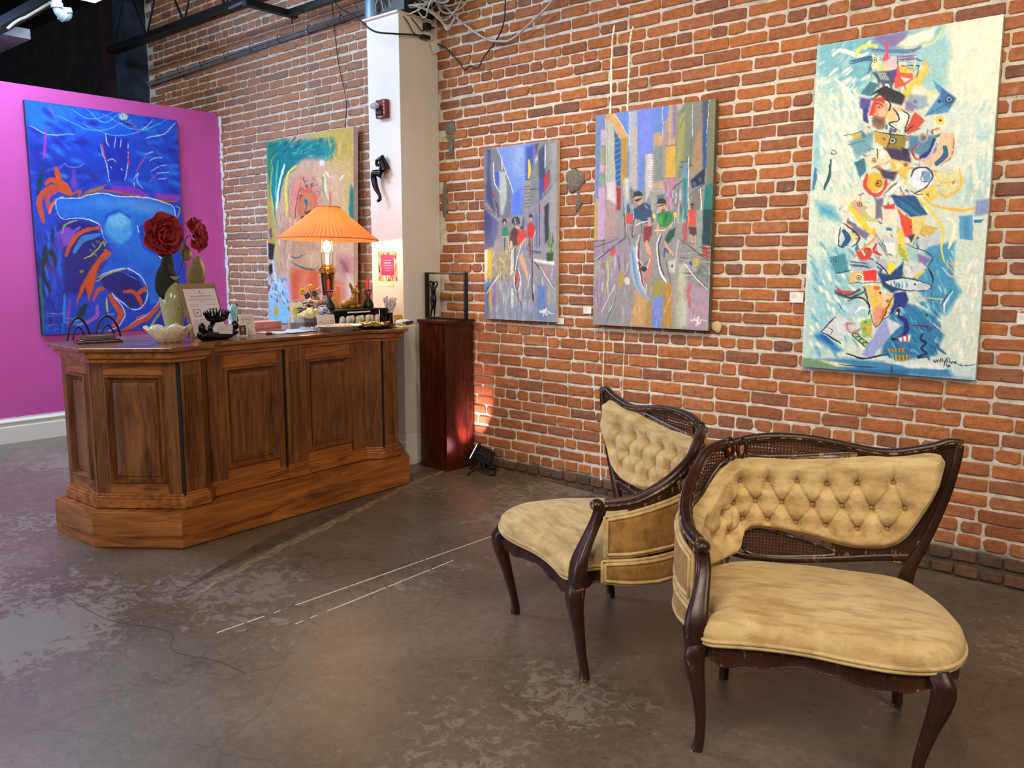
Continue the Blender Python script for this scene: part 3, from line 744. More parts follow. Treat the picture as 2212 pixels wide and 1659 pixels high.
        ang = math.atan2(z - BA[d.argmin(), 1], s - BA[d.argmin(), 0]); hh += .0016 * math.sin(ang * 9 + d.argmin()) * math.exp(-(dm - .012) ** 2 / .0002) * ed
        # vertical pleats from the top row of buttons to the welt
        for bs, bz in ((.618, .758), (.519, .763), (.421, .762), (.324, .773), (.212, .787)):
            if z > bz: hh -= .006 * math.exp(-((s - bs) / .005) ** 2) * ed
        hh += .0012 * noise.noise(Vector((s * 40, z * 40, 0)))
        return P(s, z, hh)
    b = MB(); b.grid(nu, nv, padpt); pad = fin(b, 'tufted_cushion', M_VEL, smooth='all', merge=False)
    bb = None
    for (s, z) in BUT:
        p0 = Vector(P(s, z, .0165)); q0 = MX @ p0
        if bb is None:
            b = MB(); b.ell((0, 0, 0), (.0075, .0055, .0075), 12, 8); bb = b.build('button', M_VEL, pad, smooth='all', loc=tuple(q0))
        else: o = bb.copy(); COL.objects.link(o); o.location = tuple(q0)
    # double welt round the cushion
    outl = [(s, PAD_UP(s)) for s in np.linspace(s0, s1, 90)] + [(s, PAD_LO(s)) for s in np.linspace(s1, s0, 110)]
    for dd, oo in ((.0, .010), (-.009, .015)):
        ol = offs([(a, c) for a, c in outl], dd) if dd else outl
        b = MB(); b.tube([P(a, c, oo) for a, c in ol], .0052, 6, True); fin(b, 'welt', M_VEL, pad, smooth='all')
    # outer velvet panels below the arm
    def vel(tabu, tabl, sa, sb, name, bulge=.022):
        U, Lo = f1(tabu), f1(tabl)
        def pt(u, v):
            s = sa + (sb - sa) * u; l, h = Lo(s), U(s); z = l + (h - l) * v; e = min(z - l, h - z, s - sa, sb - s)
            return P(s, z, -(.012 + bulge * min(1, max(0, e) / .025) ** .5 + .001 * noise.noise(Vector((s * 20, z * 20, 3)))))
        b = MB(); b.grid(60, 18, pt); o = fin(b, name, M_VELO, smooth='all', merge=False)
        ol = [(s, U(s)) for s in np.linspace(sa, sb, 40)] + [(s, Lo(s)) for s in np.linspace(sb, sa, 40)]
        for dd, oo in ((0, .022), (-.010, .030)):
            b = MB(); b.tube([P(a, c, -oo) for a, c in (offs(ol, dd) if dd else ol)], .0065, 6, True); fin(b, 'welt', M_VEL, o, smooth='all')
    vel([(.74, .73), (.83, .735), (.955, .690), (1.087, .655), (1.178, .630), (1.262, .613)], [(.74, .53), (.955, .500), (1.083, .485), (1.175, .472), (1.262, .468)], .74, 1.262, 'outer_arm_panel')
    vel([(.74, .50), (.947, .480), (1.1, .462), (1.265, .45)], [(.74, .41), (.943, .386), (1.079, .366), (1.173, .366), (1.272, .372)], .74, 1.268, 'outer_seat_panel')
    bk = board(list(np.linspace(.30, .74, 40)), f1([(.3, .84), (.74, .82)]), f1([(.3, .56), (.6, .585), (.74, .6)]), -.026, -.012, 'back_velvet', M_VELO)
    # arm support post and scroll
    b = MB(); prof = [(-.338, -.292, .36, .030, .028), (-.340, -.290, .41, .034, .028), (-.336, -.280, .46, .034, .025), (-.330, -.250, .52, .026, .021), (-.326, -.216, .58, .022, .019), (-.333, -.202, .62, .022, .020), (-.338, -.198, .65, .022, .022)]
    C = catmull(prof, 6); rings = []
    for x, y, z, a, c in C:
        rings.append([(x + a * math.copysign(abs(math.cos(q)) ** .6, math.cos(q)), y + c * math.copysign(abs(math.sin(q)) ** .6, math.sin(q)), z) for q in np.linspace(0, 2 * PI, 15)[:-1]])
    b.loft(rings); fin(b, 'arm_post', M_WORN, smooth=True)
    b = MB(); b.ell((-.334, -.212, .652), (.025, .026, .022), 14, 10); fin(b, 'arm_scroll', M_WORN, smooth='all')
    # seat
    so = catmull(SEAT, 5, True); cx_, cy_ = .01, -.02
    prof = [(1.0, .402), (1.012, .415), (1.012, .430), (1.0, .444), (.975, .456), (.93, .466), (.82, .476), (.6, .483), (.3, .487), (.05, .488)]
    b = MB(); rings = []
    for f, z in prof:
        rings.append([(cx_ + (x - cx_) * f, cy_ + (y - cy_) * f, z + (.004 * noise.noise(Vector((x * 9 * f, y * 9 * f, 1))) if f < .99 else 0) - .012 * max(0, (-y - .15) / .15) * (1 if f > .5 else .3)) for x, y in so])
    b.loft(rings); seat = fin(b, 'seat_cushion', M_VEL, smooth='all')
    for f, z in ((1.008, .400), (1.016, .412)):
        b = MB(); b.tube([(cx_ + (x - cx_) * f, cy_ + (y - cy_) * f, z - .012 * max(0, (-y - .15) / .15)) for x, y in so], .0065, 6, True); fin(b, 'welt', M_VEL, seat, smooth='all')
    # shaped apron
    ap = catmull([(x * .975, y * .96) for x, y in SEAT if not (-.33 < x < -.28 and -.26 < y < -.1)], 6, True)
    b = MB(); rings = []
    for x, y in ap:
        u = (x + .33) / .66; front = y < -.2
        zb = .342 - (.020 * abs(math.sin(u * PI * 2.0)) if front else 0) - (.012 * math.exp(-((abs(u - .5) - .36) / .05) ** 2) if front else 0) + (.004 * math.cos(u * 30) if front else 0)
        ztop = .398 - .012 * max(0, (-y - .15) / .15)
        r_ = Vector((x, y)); nn = r_.normalized()
        rings.append([(x, y, ztop), (x + nn.x * .004, y + nn.y * .004, zb + .012), (x + nn.x * .008, y + nn.y * .008, zb + .004), (x + nn.x * .004, y + nn.y * .004, zb), (x - nn.x * .016, y - nn.y * .016, zb), (x - nn.x * .016, y - nn.y * .016, ztop)])
    rings.append(rings[0]); b.loft(rings, True, False); fin(b, 'apron', M_WORN, smooth=True)
    b = MB(); b.prism([(x * .93, y * .93) for x, y in ap], .372, .392); fin(b, 'seat_base', M_TORN)
    for k, (x, y, L) in enumerate(((-.08, -.26, .05), (.0, -.27, .03), (.10, .1, .06), (.16, -.22, .045))):
        b = MB(); b.loft([[(x - .04, y, .375), (x + .05, y + .01, .375), (x + .04, y + .014, .375)], [(x - .02, y - .004, .375 - L * .6), (x + .02, y, .375 - L * .5), (x + .02, y + .004, .375 - L * .5)], [(x + .002, y, .37 - L), (x + .006, y, .37 - L), (x + .006, y + .002, .37 - L)]])
        fin(b, 'torn_lining', M_TORN)
    def leg(pts, name='leg'):
        C = catmull(pts, 6); rings = []
        for x, y, z, r in C:
            rings.append([(x + r * math.copysign(abs(math.cos(q)) ** .65, math.cos(q)), y + r * math.copysign(abs(math.sin(q)) ** .65, math.sin(q)), z) for q in np.linspace(0, 2 * PI, 13)[:-1]])
        b = MB(); b.loft(rings); return fin(b, name, M_WORN, smooth=True)
    leg([(-.325, -.284, .392, .030), (-.338, -.298, .345, .033), (-.336, -.296, .29, .028), (-.325, -.276, .20, .021), (-.318, -.258, .10, .0165), (-.321, -.248, .035, .016), (-.328, -.250, .002, .019)])
    leg([(.325, -.278, .392, .030), (.342, -.294, .345, .034), (.340, -.292, .29, .030), (.322, -.272, .20, .022), (.304, -.252, .10, .017), (.300, -.240, .035, .0165), (.304, -.240, .002, .019)])
    leg([(-.285, .235, .392, .024), (-.283, .232, .30, .022), (-.278, .234, .15, .018), (-.282, .248, .002, .017)])
    leg([(.302, .262, .44, .026), (.304, .248, .36, .026), (.300, .228, .24, .021), (.298, .224, .12, .018), (.302, .240, .002, .017)])
    return root
make_chair((-.934, -1.81, -.0085), math.atan2(.378, .926), 1, 'nearer gold velvet corner chair facing the viewer, raised wing at its right')
make_chair((-1.847, -1.686, .009), math.atan2(-.427, .905), -1, 'farther gold velvet corner chair turned side-on, its outer arm panels showing')
# ================================================================ paintings (brushwork held in the canvas mesh)
def vnoise(shape, cells, seed):
    r = np.random.RandomState(seed); gy, gx = cells
    g = r.rand(gy + 2, gx + 2); h, w_ = shape
    y = np.linspace(0, gy, h); x = np.linspace(0, gx, w_)
    yi = y.astype(int); xi = x.astype(int); fy = (y - yi)[:, None]; fx = (x - xi)[None, :]
    fy = fy * fy * (3 - 2 * fy); fx = fx * fx * (3 - 2 * fx)
    a = g[yi][:, xi]; b_ = g[yi][:, xi + 1]; c = g[yi + 1][:, xi]; d = g[yi + 1][:, xi + 1]
    return (a * (1 - fx) + b_ * fx) * (1 - fy) + (c * (1 - fx) + d * fx) * fy - .5
class Painter:
    def __init__(s, quad, nx, ny, base, wob=1.2, seed=1):
        s.nx, s.ny = nx, ny
        A = []; B_ = []
        for (u, v), (x, y) in zip(((0, 0), (1, 0), (1, 1), (0, 1)), quad):
            A += [[u, v, 1, 0, 0, 0, -x * u, -x * v], [0, 0, 0, u, v, 1, -y * u, -y * v]]; B_ += [x, y]
        h = np.linalg.solve(np.array(A, float), np.array(B_, float)); U, V = np.meshgrid(np.linspace(0, 1, nx), np.linspace(0, 1, ny))
        D = h[6] * U + h[7] * V + 1; s.X = (h[0] * U + h[1] * V + h[2]) / D; s.Y = (h[3] * U + h[4] * V + h[5]) / D
        s.X0, s.Y0 = s.X.copy(), s.Y.copy()
        for c, a in (((ny // 14, nx // 14), wob), ((ny // 5, nx // 5), wob * .6)):
            s.X += a * 2 * vnoise((ny, nx), c, seed); s.Y += a * 2 * vnoise((ny, nx), c, seed + 7)
        s.img = np.zeros((ny, nx, 3)) + np.array(base[:3]) / 255.; s.ox = s.oy = 0; s.k = 1; s.seed = seed
    def view(s, x0, y0, k): s.ox, s.oy, s.k = x0, y0, k
    def T(s, pts): return np.array([(s.ox + x / s.k, s.oy + y / s.k) for x, y in pts], float)
    def _seg(s, P, X, Y, closed):
        d = np.full(X.shape, 1e9); n = len(P)
        for i in range(n if closed else n - 1):
            a, b_ = P[i], P[(i + 1) % n]; e = b_ - a; L = max(1e-9, e @ e)
            t = np.clip(((X - a[0]) * e[0] + (Y - a[1]) * e[1]) / L, 0, 1)
            d = np.minimum(d, np.hypot(X - a[0] - t * e[0], Y - a[1] - t * e[1]))
        return d
    def _win(s, P, m):
        x0, y0 = P.min(0) - m; x1, y1 = P.max(0) + m
        M = (s.X > x0) & (s.X < x1) & (s.Y > y0) & (s.Y < y1)
        return M
    def _put(s, M, a, c, streak=0.10):
        c = np.array(c[:3]) / 255.; a = np.clip(a, 0, 1)[:, None]
        s.img[M] = s.img[M] * (1 - a) + c * a
    def l(s, c, w_, pts, soft=.6, a=1.0, curve=True):
        P = s.T(pts); P = catmull(P, 5) if curve and len(P) > 2 else P
        hw = w_ / s.k / 2; M = s._win(P, hw + soft + 1)
        if not M.any(): return
        X, Y = s.X[M], s.Y[M]; d = s._seg(P, X, Y, False)
        if len(P) > 1 and hw > .8:                       # taper towards both ends like a loaded brush
            L = np.hypot(*(P[-1] - P[0])) + 1e-6; e0 = np.hypot(X - P[0][0], Y - P[0][1]); e1 = np.hypot(X - P[-1][0], Y - P[-1][1])
            hw = hw * (.45 + .55 * np.clip(np.minimum(e0, e1) / (.35 * L + .1), 0, 1) ** .6)
        s._put(M, a * ((hw - d) / soft + .5), c)
    def p(s, c, pts, soft=.8, a=1.0):
        P = s.T(pts); M = s._win(P, soft + 1)
        if not M.any(): return
        X, Y = s.X[M], s.Y[M]; ins = np.zeros(X.shape, bool)
        for i in range(len(P)):
            x1, y1 = P[i]; x2, y2 = P[i - 1]
            if y1 == y2: continue
            ins ^= ((y1 > Y) != (y2 > Y)) & (X < (x2 - x1) * (Y - y1) / (y2 - y1) + x1)
        d = s._seg(P, X, Y, True) * np.where(ins, 1, -1); s._put(M, a * (d / soft + .5), c)
    def e(s, c, x, y, rx, ry=None, soft=.8, a=1.0, rot=0):
        ry = rx if ry is None else ry; C = s.T([(x, y)])[0]; rx, ry = rx / s.k, ry / s.k; m = max(rx, ry) + soft + 1
        M = (abs(s.X - C[0]) < m) & (abs(s.Y - C[1]) < m)
        if not M.any(): return
        dx, dy = s.X[M] - C[0], s.Y[M] - C[1]; q = math.radians(rot); dx, dy = dx * math.cos(q) + dy * math.sin(q), dy * math.cos(q) - dx * math.sin(q)
        r = np.hypot(dx / rx, dy / ry); s._put(M, a * ((1 - r) * min(rx, ry) / soft + .5), c)
    def eye(s, x, y, r, c=(240, 235, 220), k=(20, 22, 30)):
        s.e(k, x, y, r * 1.15); s.e(c, x, y, r * .85); s.e(k, x, y, r * .4)
    def hatch(s, c, pts, n, w_=2, spread=6, seed=0, a=.8):
        r = random.Random(seed)
        for i in range(n):
            dx, dy = r.uniform(-spread, spread), r.uniform(-spread, spread)
            s.l(c, w_ * r.uniform(.5, 1.3), [(x + dx + r.uniform(-3, 3), y + dy + r.uniform(-3, 3)) for x, y in pts], a=a)
    def scatter(s, cols, box, n, w_, L, ang, seed=0, a=.7, jit=.3, soft=1.2):
        r = random.Random(seed); x0, y0, x1, y1 = box
        for i in range(n):
            x, y = r.uniform(x0, x1), r.uniform(y0, y1); q = math.radians(ang) + r.uniform(-jit, jit); l = L * r.uniform(.4, 1.2)
            s.l(r.choice(cols), w_ * r.uniform(.5, 1.4), [(x, y), (x + l * math.cos(q), y + l * math.sin(q))], a=a, soft=soft)
    def done(s, name, parent, W_, H_, z=-.0005, rough=None, amp=.05):
        im = s.img
        n = vnoise(im.shape[:2], (s.ny // 3, s.nx // 3), s.seed + 3) + .7 * vnoise(im.shape[:2], (s.ny // 9, s.nx // 5), s.seed + 5)
        im = np.clip(im * (1 + amp * 2 * n[..., None]), 0.01, 1)
        li = np.where(im <= .04045, im / 12.92, ((im + .055) / 1.055) ** 2.4)
        nx, ny = s.nx, s.ny; me = bpy.data.meshes.new(name)
        U, V = np.meshgrid(np.linspace(-.5, .5, nx), np.linspace(.5, -.5, ny))
        co = np.stack([U * W_, 0 * U + z, V * H_], -1).reshape(-1, 3).astype(np.float32)
        idx = np.arange(nx * ny).reshape(ny, nx); q = np.stack([idx[:-1, :-1], idx[1:, :-1], idx[1:, 1:], idx[:-1, 1:]], -1).reshape(-1)
        nf = (nx - 1) * (ny - 1); me.vertices.add(nx * ny); me.vertices.foreach_set('co', co.ravel()); me.loops.add(nf * 4); me.loops.foreach_set('vertex_index', q.astype(np.int32))
        me.polygons.add(nf); me.polygons.foreach_set('loop_start', np.arange(0, nf * 4, 4, dtype=np.int32)); me.update(calc_edges=True)
        ca = me.color_attributes.new('paint', 'FLOAT_COLOR', 'POINT'); ca.data.foreach_set('color', np.concatenate([li, np.ones(li.shape[:2] + (1,))], -1).reshape(-1).astype(np.float32))
        me.materials.append(rough or M_PAINTED); o = bpy.data.objects.new(name, me); COL.objects.link(o); o.parent = parent; return o
def canvas(name, label, loc, rot, W_, H_, T_, edge):
    root = tag(empty(name, loc, 0, rot), label, 'painting')
    b = MB(); b.box((0, T_ / 2, 0), (W_, T_, H_)); b.build('stretched_canvas_edge', edge, root, bevel=.003)
    return root
WB = [(214, 224, 208), (190, 214, 214), (228, 230, 214), (160, 202, 208), (120, 180, 200)]
# ---- large collage-like figure of fish, boxes and faces
G = Painter([(1768.7, 100.3), (2168.9, 30.1), (2107.9, 819.2), (1731.1, 791.6)], 310, 560, (206, 220, 206), 1.3, 3)
G.view(1730, 30, 2.38)
G.p((120, 182, 196), [(90, 150), (420, 95), (700, 60), (760, 60), (700, 140), (560, 200), (420, 260), (380, 330), (300, 420), (250, 330), (90, 330)], 22)
G.p((150, 200, 206), [(560, 120), (800, 100), (780, 330), (700, 420), (560, 300)], 26)
G.p((196, 216, 208), [(80, 330), (230, 340), (330, 470), (220, 560), (90, 560)], 26)
G.p((150, 196, 204), [(60, 620), (120, 560), (110, 800), (60, 900)], 20); G.p((140, 196, 204), [(780, 900), (860, 780), (1000, 560), (980, 952), (800, 952)], 40, .5)
G.p((206, 226, 220), [(800, 500), (1010, 470), (1000, 700), (850, 760)], 30, .7)
G.p((236, 232, 206), [(760, 70), (1045, 10), (1020, 450), (830, 440), (770, 330), (790, 200)], 26)
G.scatter([(240, 234, 212), (224, 226, 206), (246, 240, 220)], (780, 60, 1010, 400), 60, 30, 60, 80, 1, .35)
G.scatter([(214, 226, 216), (232, 230, 212), (176, 212, 214)], (800, 430, 990, 930), 70, 24, 60, 100, 2, .35)
G.scatter([(100, 172, 190), (150, 204, 208), (220, 230, 220)], (95, 170, 380, 420), 70, 16, 50, -40, 3, .4)
G.scatter([(230, 228, 206), (246, 240, 220), (170, 206, 208)], (90, 340, 320, 900), 90, 18, 50, 70, 4, .4)
CORE = [(236, 222, 180), (60, 110, 150), (206, 190, 120), (190, 196, 206), (120, 160, 176), (230, 226, 210), (214, 120, 70), (90, 80, 110)]
G.scatter(CORE, (300, 560, 700, 940), 150, 12, 34, 40, 91, .75, 1.2, 1.2); G.scatter(CORE, (370, 200, 600, 560), 70, 10, 28, 60, 92, .7, 1.0, 1.2)
G.p((130, 112, 168), [(380, 110), (560, 90), (520, 160), (470, 180), (380, 150)], 8, .8)
G.p((224, 232, 214), [(500, 160), (560, 110), (700, 70), (680, 130), (580, 170)], 6); G.l((236, 214, 130), 10, [(500, 165), (590, 175), (690, 140), (735, 70)], a=.7)
G.l((236, 240, 226), 22, [(170, 215), (210, 190), (300, 215), (350, 205)], a=.8); G.l((242, 222, 90), 18, [(285, 215), (320, 175), (380, 165), (400, 185)])
G.l((240, 236, 220), 14, [(180, 330), (250, 400), (300, 470)], a=.7)
G.hatch((44, 92, 140), [(260, 250), (370, 230), (360, 300)], 12, 4, 10, 5)
G.hatch((90, 120, 170), [(370, 190), (560, 190), (620, 170)], 8, 5, 8, 6); G.hatch((110, 100, 160), [(510, 230), (600, 220)], 10, 5, 14, 7)
G.p((236, 70, 96), [(438, 160), (455, 145), (458, 240), (430, 250), (425, 225), (445, 205)], 2); G.p((232, 226, 170), [(372, 205), (425, 250), (380, 290), (366, 270)], 2); G.eye(382, 238, 11)
G.p((216, 190, 200), [(430, 245), (500, 215), (500, 280), (450, 280)], 3); G.l((20, 20, 30), 5, [(502, 212), (502, 270)]); G.p((232, 214, 140), [(400, 255), (440, 270), (455, 290), (430, 310), (395, 285)], 2)
G.p((60, 74, 96), [(375, 300), (490, 290), (480, 360), (400, 350)], 4); G.p((150, 172, 190), [(395, 300), (440, 300), (460, 340), (410, 335)], 4); G.eye(428, 322, 9); G.p((92, 60, 150), [(470, 290), (500, 280), (500, 350), (478, 350)], 3)
G.p((220, 88, 60), [(505, 265), (560, 270), (590, 330), (540, 370), (490, 380), (485, 340)], 4); G.p((250, 232, 200), [(520, 320), (570, 330), (540, 350)], 3)
G.p((250, 210, 60), [(512, 262), (545, 270), (590, 300), (515, 300)], 2); G.e((240, 190, 40), 520, 282, 10); G.e((240, 190, 40), 545, 284, 10); G.l((26, 26, 34), 5, [(520, 262), (600, 265), (612, 275), (590, 370)]); G.l((120, 150, 160), 6, [(560, 280), (600, 275)])
G.p((240, 196, 60), [(500, 420), (560, 370), (620, 300), (660, 230), (650, 300), (600, 390), (540, 440)], 6); G.scatter([(244, 206, 90), (236, 190, 120), (250, 226, 130)], (580, 260, 680, 350), 16, 8, 40, -60, 8)
G.p((56, 120, 140), [(310, 410), (360, 345), (410, 360), (370, 420)], 3); G.eye(352, 380, 9, (120, 160, 160)); G.p((70, 100, 120), [(410, 345), (480, 350), (480, 400), (430, 390)], 3); G.e((230, 230, 220), 448, 378, 16, 20); G.eye(446, 380, 9)
G.p((44, 30, 40), [(395, 400), (430, 370), (500, 395), (540, 420), (520, 470), (440, 440)], 5); G.hatch((24, 18, 26), [(380, 420), (440, 390), (520, 430)], 14, 3, 14, 9)
G.p((92, 70, 150), [(310, 430), (370, 430), (350, 500), (310, 480)], 6); G.p((50, 50, 140), [(325, 480), (350, 480), (350, 560), (325, 545)], 3)
G.p((214, 60, 40), [(385, 430), (440, 425), (430, 470), (400, 480), (380, 520), (355, 520), (365, 470)], 3); G.p((220, 150, 110), [(395, 450), (450, 460), (455, 530), (410, 560), (385, 530), (385, 490)], 5); G.p((232, 190, 150), [(400, 490), (440, 480), (440, 520), (410, 530)], 4)
G.l((20, 16, 20), 5, [(385, 462), (410, 462), (425, 475)]); G.e((30, 24, 24), 405, 478, 6, 4); G.p((140, 100, 80), [(375, 520), (440, 530), (440, 580), (400, 590), (370, 575)], 5); G.hatch((70, 50, 44), [(380, 545), (430, 560)], 9, 2, 14, 10)
G.l((22, 18, 24), 8, [(430, 430), (465, 460), (455, 490), (475, 480), (480, 500)]); G.p((230, 200, 140), [(470, 470), (540, 480), (545, 530), (480, 560), (440, 540)], 3); G.p((206, 70, 40), [(540, 600), (590, 500), (640, 545), (600, 590), (555, 615)], 3); G.p((248, 240, 226), [(500, 500), (565, 505), (560, 560), (500, 580)], 3)
G.l((20, 18, 24), 7, [(480, 480), (510, 540), (460, 560), (500, 590)]); G.l((20, 18, 24), 7, [(520, 490), (560, 520), (540, 600), (580, 570)])
G.p((226, 226, 200), [(590, 360), (720, 410), (640, 520), (590, 470), (560, 440)], 5); G.p((150, 170, 190), [(560, 410), (650, 420), (660, 470), (600, 490), (545, 470)], 6); G.p((136, 120, 170), [(540, 440), (600, 470), (580, 500), (540, 490)], 5); G.eye(590, 445, 8, (160, 180, 190))
G.p((70, 140, 190), [(680, 335), (800, 430), (760, 500), (640, 520), (720, 410)], 3); G.p((40, 100, 160), [(730, 380), (800, 430), (770, 480), (720, 450)], 5); G.eye(765, 436, 17, (90, 160, 200)); G.e((20, 30, 50), 715, 446, 7, 9); G.l((60, 80, 80), 4, [(800, 430), (640, 525)])
G.e((236, 214, 130), 688, 400, 15); G.p((238, 224, 190), [(690, 520), (750, 520), (740, 600), (680, 560)], 5); G.e((236, 206, 90), 719, 540, 22, 24); G.e((30, 26, 20), 719, 541, 7)
G.p((200, 160, 60), [(380, 600), (470, 620), (450, 690), (385, 650)], 2); G.p((140, 130, 40), [(470, 610), (555, 630), (530, 700), (450, 690)], 2); G.e((240, 170, 110), 432, 638, 15); G.eye(432, 638, 9, (230, 150, 90)); G.eye(476, 645, 17, (200, 190, 170)); G.l((20, 18, 22), 6, [(385, 600), (560, 625)]); G.l((20, 18, 22), 6, [(470, 610), (445, 700)])
G.p((210, 180, 50), [(250, 620), (300, 608), (335, 625), (290, 645)], 3); G.l((60, 60, 60), 3, [(225, 625), (330, 605)]); G.p((110, 160, 170), [(250, 650), (380, 600), (370, 690), (290, 740)], 6, .8); G.eye(326, 622, 10, (130, 170, 170)); G.l((40, 80, 100), 3, [(250, 670), (330, 650)])
G.p((70, 130, 160), [(560, 620), (700, 620), (700, 700), (650, 740), (560, 700)], 6); G.e((240, 160, 120), 632, 632, 26); G.e((110, 160, 180), 632, 636, 21); G.eye(634, 634, 9, (200, 120, 110)); G.l((20, 40, 110), 26, [(690, 640), (670, 700), (620, 730)]); G.l((214, 90, 60), 12, [(610, 670), (575, 690), (590, 735), (620, 740)]); G.l((30, 40, 60), 5, [(600, 665), (572, 700), (590, 740)])
G.p((224, 190, 150), [(720, 610), (790, 600), (790, 700), (740, 760), (660, 780), (620, 760), (700, 700)], 4); G.l((30, 90, 130), 30, [(745, 680), (745, 720), (700, 765)]); G.l((190, 90, 60), 6, [(790, 610), (780, 720), (720, 775)]); G.l((196, 176, 214), 12, [(700, 650), (660, 730), (610, 750)]); G.l((232, 190, 150), 6, [(770, 700), (790, 690), (800, 710), (785, 725), (770, 712)])
G.p((60, 40, 90), [(430, 680), (560, 700), (570, 760), (470, 740)], 5); G.p((30, 26, 60), [(520, 680), (560, 690), (540, 730)], 4)
G.p((236, 216, 170), [(325, 740), (440, 690), (470, 740), (360, 790)], 3); G.eye(378, 748, 11, (230, 190, 150)); G.p((246, 240, 226), [(400, 700), (440, 700), (440, 740), (410, 730)], 4); G.p((226, 190, 90), [(460, 740), (570, 760), (540, 850), (470, 790)], 3); G.p((240, 222, 160), [(480, 750), (530, 770), (500, 800)], 4); G.eye(540, 770, 9, (200, 170, 90)); G.l((24, 20, 22), 5, [(398, 690), (398, 740)])
G.p((50, 120, 150), [(275, 760), (330, 740), (340, 800), (310, 840)], 3); G.eye(308, 770, 12, (90, 160, 180)); G.l((30, 60, 80), 4, [(165, 700), (160, 720), (185, 715), (170, 698)]); G.l((20, 86, 90), 16, [(160, 750), (150, 830), (125, 900)], a=.9); G.l((60, 120, 160), 20, [(80, 790), (70, 900)], a=.6)
G.e((228, 234, 240), 622, 840, 60, 54); G.l((30, 50, 90), 9, [(570, 830), (590, 790), (650, 785), (680, 820), (650, 880), (590, 915)]); G.p((120, 150, 190), [(620, 800), (670, 800), (665, 850), (640, 860)], 4); G.l((40, 60, 110), 4, [(630, 800), (625, 850), (660, 855)]); G.l((226, 186, 50), 13, [(685, 800), (705, 850), (660, 900), (600, 925)]); G.l((26, 30, 40), 5, [(560, 900), (620, 925), (690, 880)])
G.p((226, 180, 40), [(340, 820), (420, 810), (430, 880), (380, 910), (330, 880)], 4); G.l((206, 70, 50), 20, [(345, 820), (335, 880), (380, 925), (430, 900), (440, 850)]); G.e((120, 60, 30), 402, 868, 17); G.e((230, 160, 60), 402, 868, 11); G.e((30, 20, 20), 400, 868, 6)
G.p((232, 232, 224), [(420, 920), (470, 850), (540, 850), (470, 930)], 3); G.p((70, 50, 80), [(400, 790), (500, 810), (480, 850), (430, 840)], 5); G.hatch((40, 40, 50), [(430, 920), (500, 860)], 5, 2, 10, 11)
G.p((216, 212, 150), [(700, 800), (830, 810), (820, 900), (740, 930), (700, 870)], 16, .8); G.l((232, 190, 70), 14, [(820, 790), (825, 880), (760, 930), (700, 915)]); G.l((210, 170, 110), 4, [(770, 860), (720, 870), (725, 920), (780, 910)]); G.p((216, 96, 50), [(775, 855), (800, 850), (785, 875)], 2); G.l((230, 150, 110), 5, [(905, 905), (890, 900), (895, 915)])
G.p((226, 200, 90), [(620, 900), (700, 870), (700, 952), (640, 952)], 4); G.eye(657, 925, 6, (220, 200, 120)); G.l((220, 190, 90), 4, [(740, 260), (770, 265), (740, 320)], a=.8)
G.view(1720, 420, 2.322)
G.view(1720, 420, 2.322); G.scatter(CORE, (230, 20, 640, 420), 170, 12, 34, 60, 93, .7, 1.2, 1.2)
G.p((150, 200, 206), [(40, 560), (60, 420), (150, 250), (260, 230), (350, 420), (330, 700), (200, 760), (60, 860)], 34, .75)
G.scatter([(160, 204, 208), (226, 230, 214), (110, 176, 196), (236, 236, 222)], (60, 240, 330, 780), 120, 16, 46, 60, 12, .4); G.scatter([(222, 226, 208), (200, 218, 214), (240, 238, 220)], (740, 300, 920, 880), 90, 22, 80, 95, 13, .4)
G.p((70, 160, 196), [(100, 30), (190, 60), (230, 130), (120, 100)], 14, .8); G.p((236, 226, 196), [(190, 20), (300, 130), (400, 190), (420, 60), (280, 0)], 14)
G.p((64, 148, 190), [(660, 250), (800, 230), (790, 400), (830, 480), (760, 590), (700, 600), (620, 480), (590, 420)], 10); G.p((40, 120, 170), [(520, 520), (700, 600), (745, 700), (700, 800), (520, 830), (430, 800), (460, 620)], 8)
G.scatter([(60, 140, 184), (30, 96, 150), (110, 180, 206)], (450, 500, 720, 800), 90, 12, 40, 50, 14, .5); G.scatter([(90, 170, 200), (60, 140, 184), (150, 200, 214)], (640, 270, 790, 560), 40, 12, 50, 80, 15, .5)
G.p((20, 76, 130), [(480, 0), (600, 0), (660, 90), (580, 110), (500, 40)], 4); G.hatch((40, 110, 160), [(520, 20), (620, 90)], 10, 4, 20, 16)
G.p((232, 206, 120), [(560, 110), (665, 100), (600, 220), (560, 180)], 3); G.p((206, 176, 80), [(640, 140), (720, 160), (680, 200), (620, 190)], 4); G.p((190, 200, 206), [(600, 230), (730, 170), (720, 230), (640, 270)], 5); G.l((240, 214, 50), 12, [(600, 0), (680, 80), (740, 170), (730, 260), (745, 330)]); G.l((240, 238, 200), 18, [(760, 110), (800, 150), (770, 260)], a=.7)
G.l((236, 190, 70), 16, [(980, 10), (860, 70), (700, 50), (640, 10)]); G.p((90, 160, 200), [(820, 100), (890, 95), (890, 220), (820, 215)], 3); G.p((60, 140, 190), [(840, 100), (870, 100), (870, 215), (840, 215)], 5, .7); G.p((130, 150, 196), [(905, 20), (985, 10), (975, 90), (900, 100)], 5); G.p((30, 120, 170), [(895, 115), (945, 115), (930, 130), (897, 130)], 2)
G.p((196, 196, 120), [(280, 30), (340, 70), (410, 130), (340, 130), (260, 70)], 3); G.p((210, 170, 140), [(290, 20), (360, 60), (320, 95), (280, 60)], 2); G.eye(320, 44, 11, (220, 180, 150)); G.l((242, 208, 40), 26, [(270, 60), (330, 130), (390, 190)]); G.e((240, 190, 40), 392, 178, 12); G.p((120, 110, 140), [(270, 130), (370, 190), (350, 220), (290, 180)], 4)
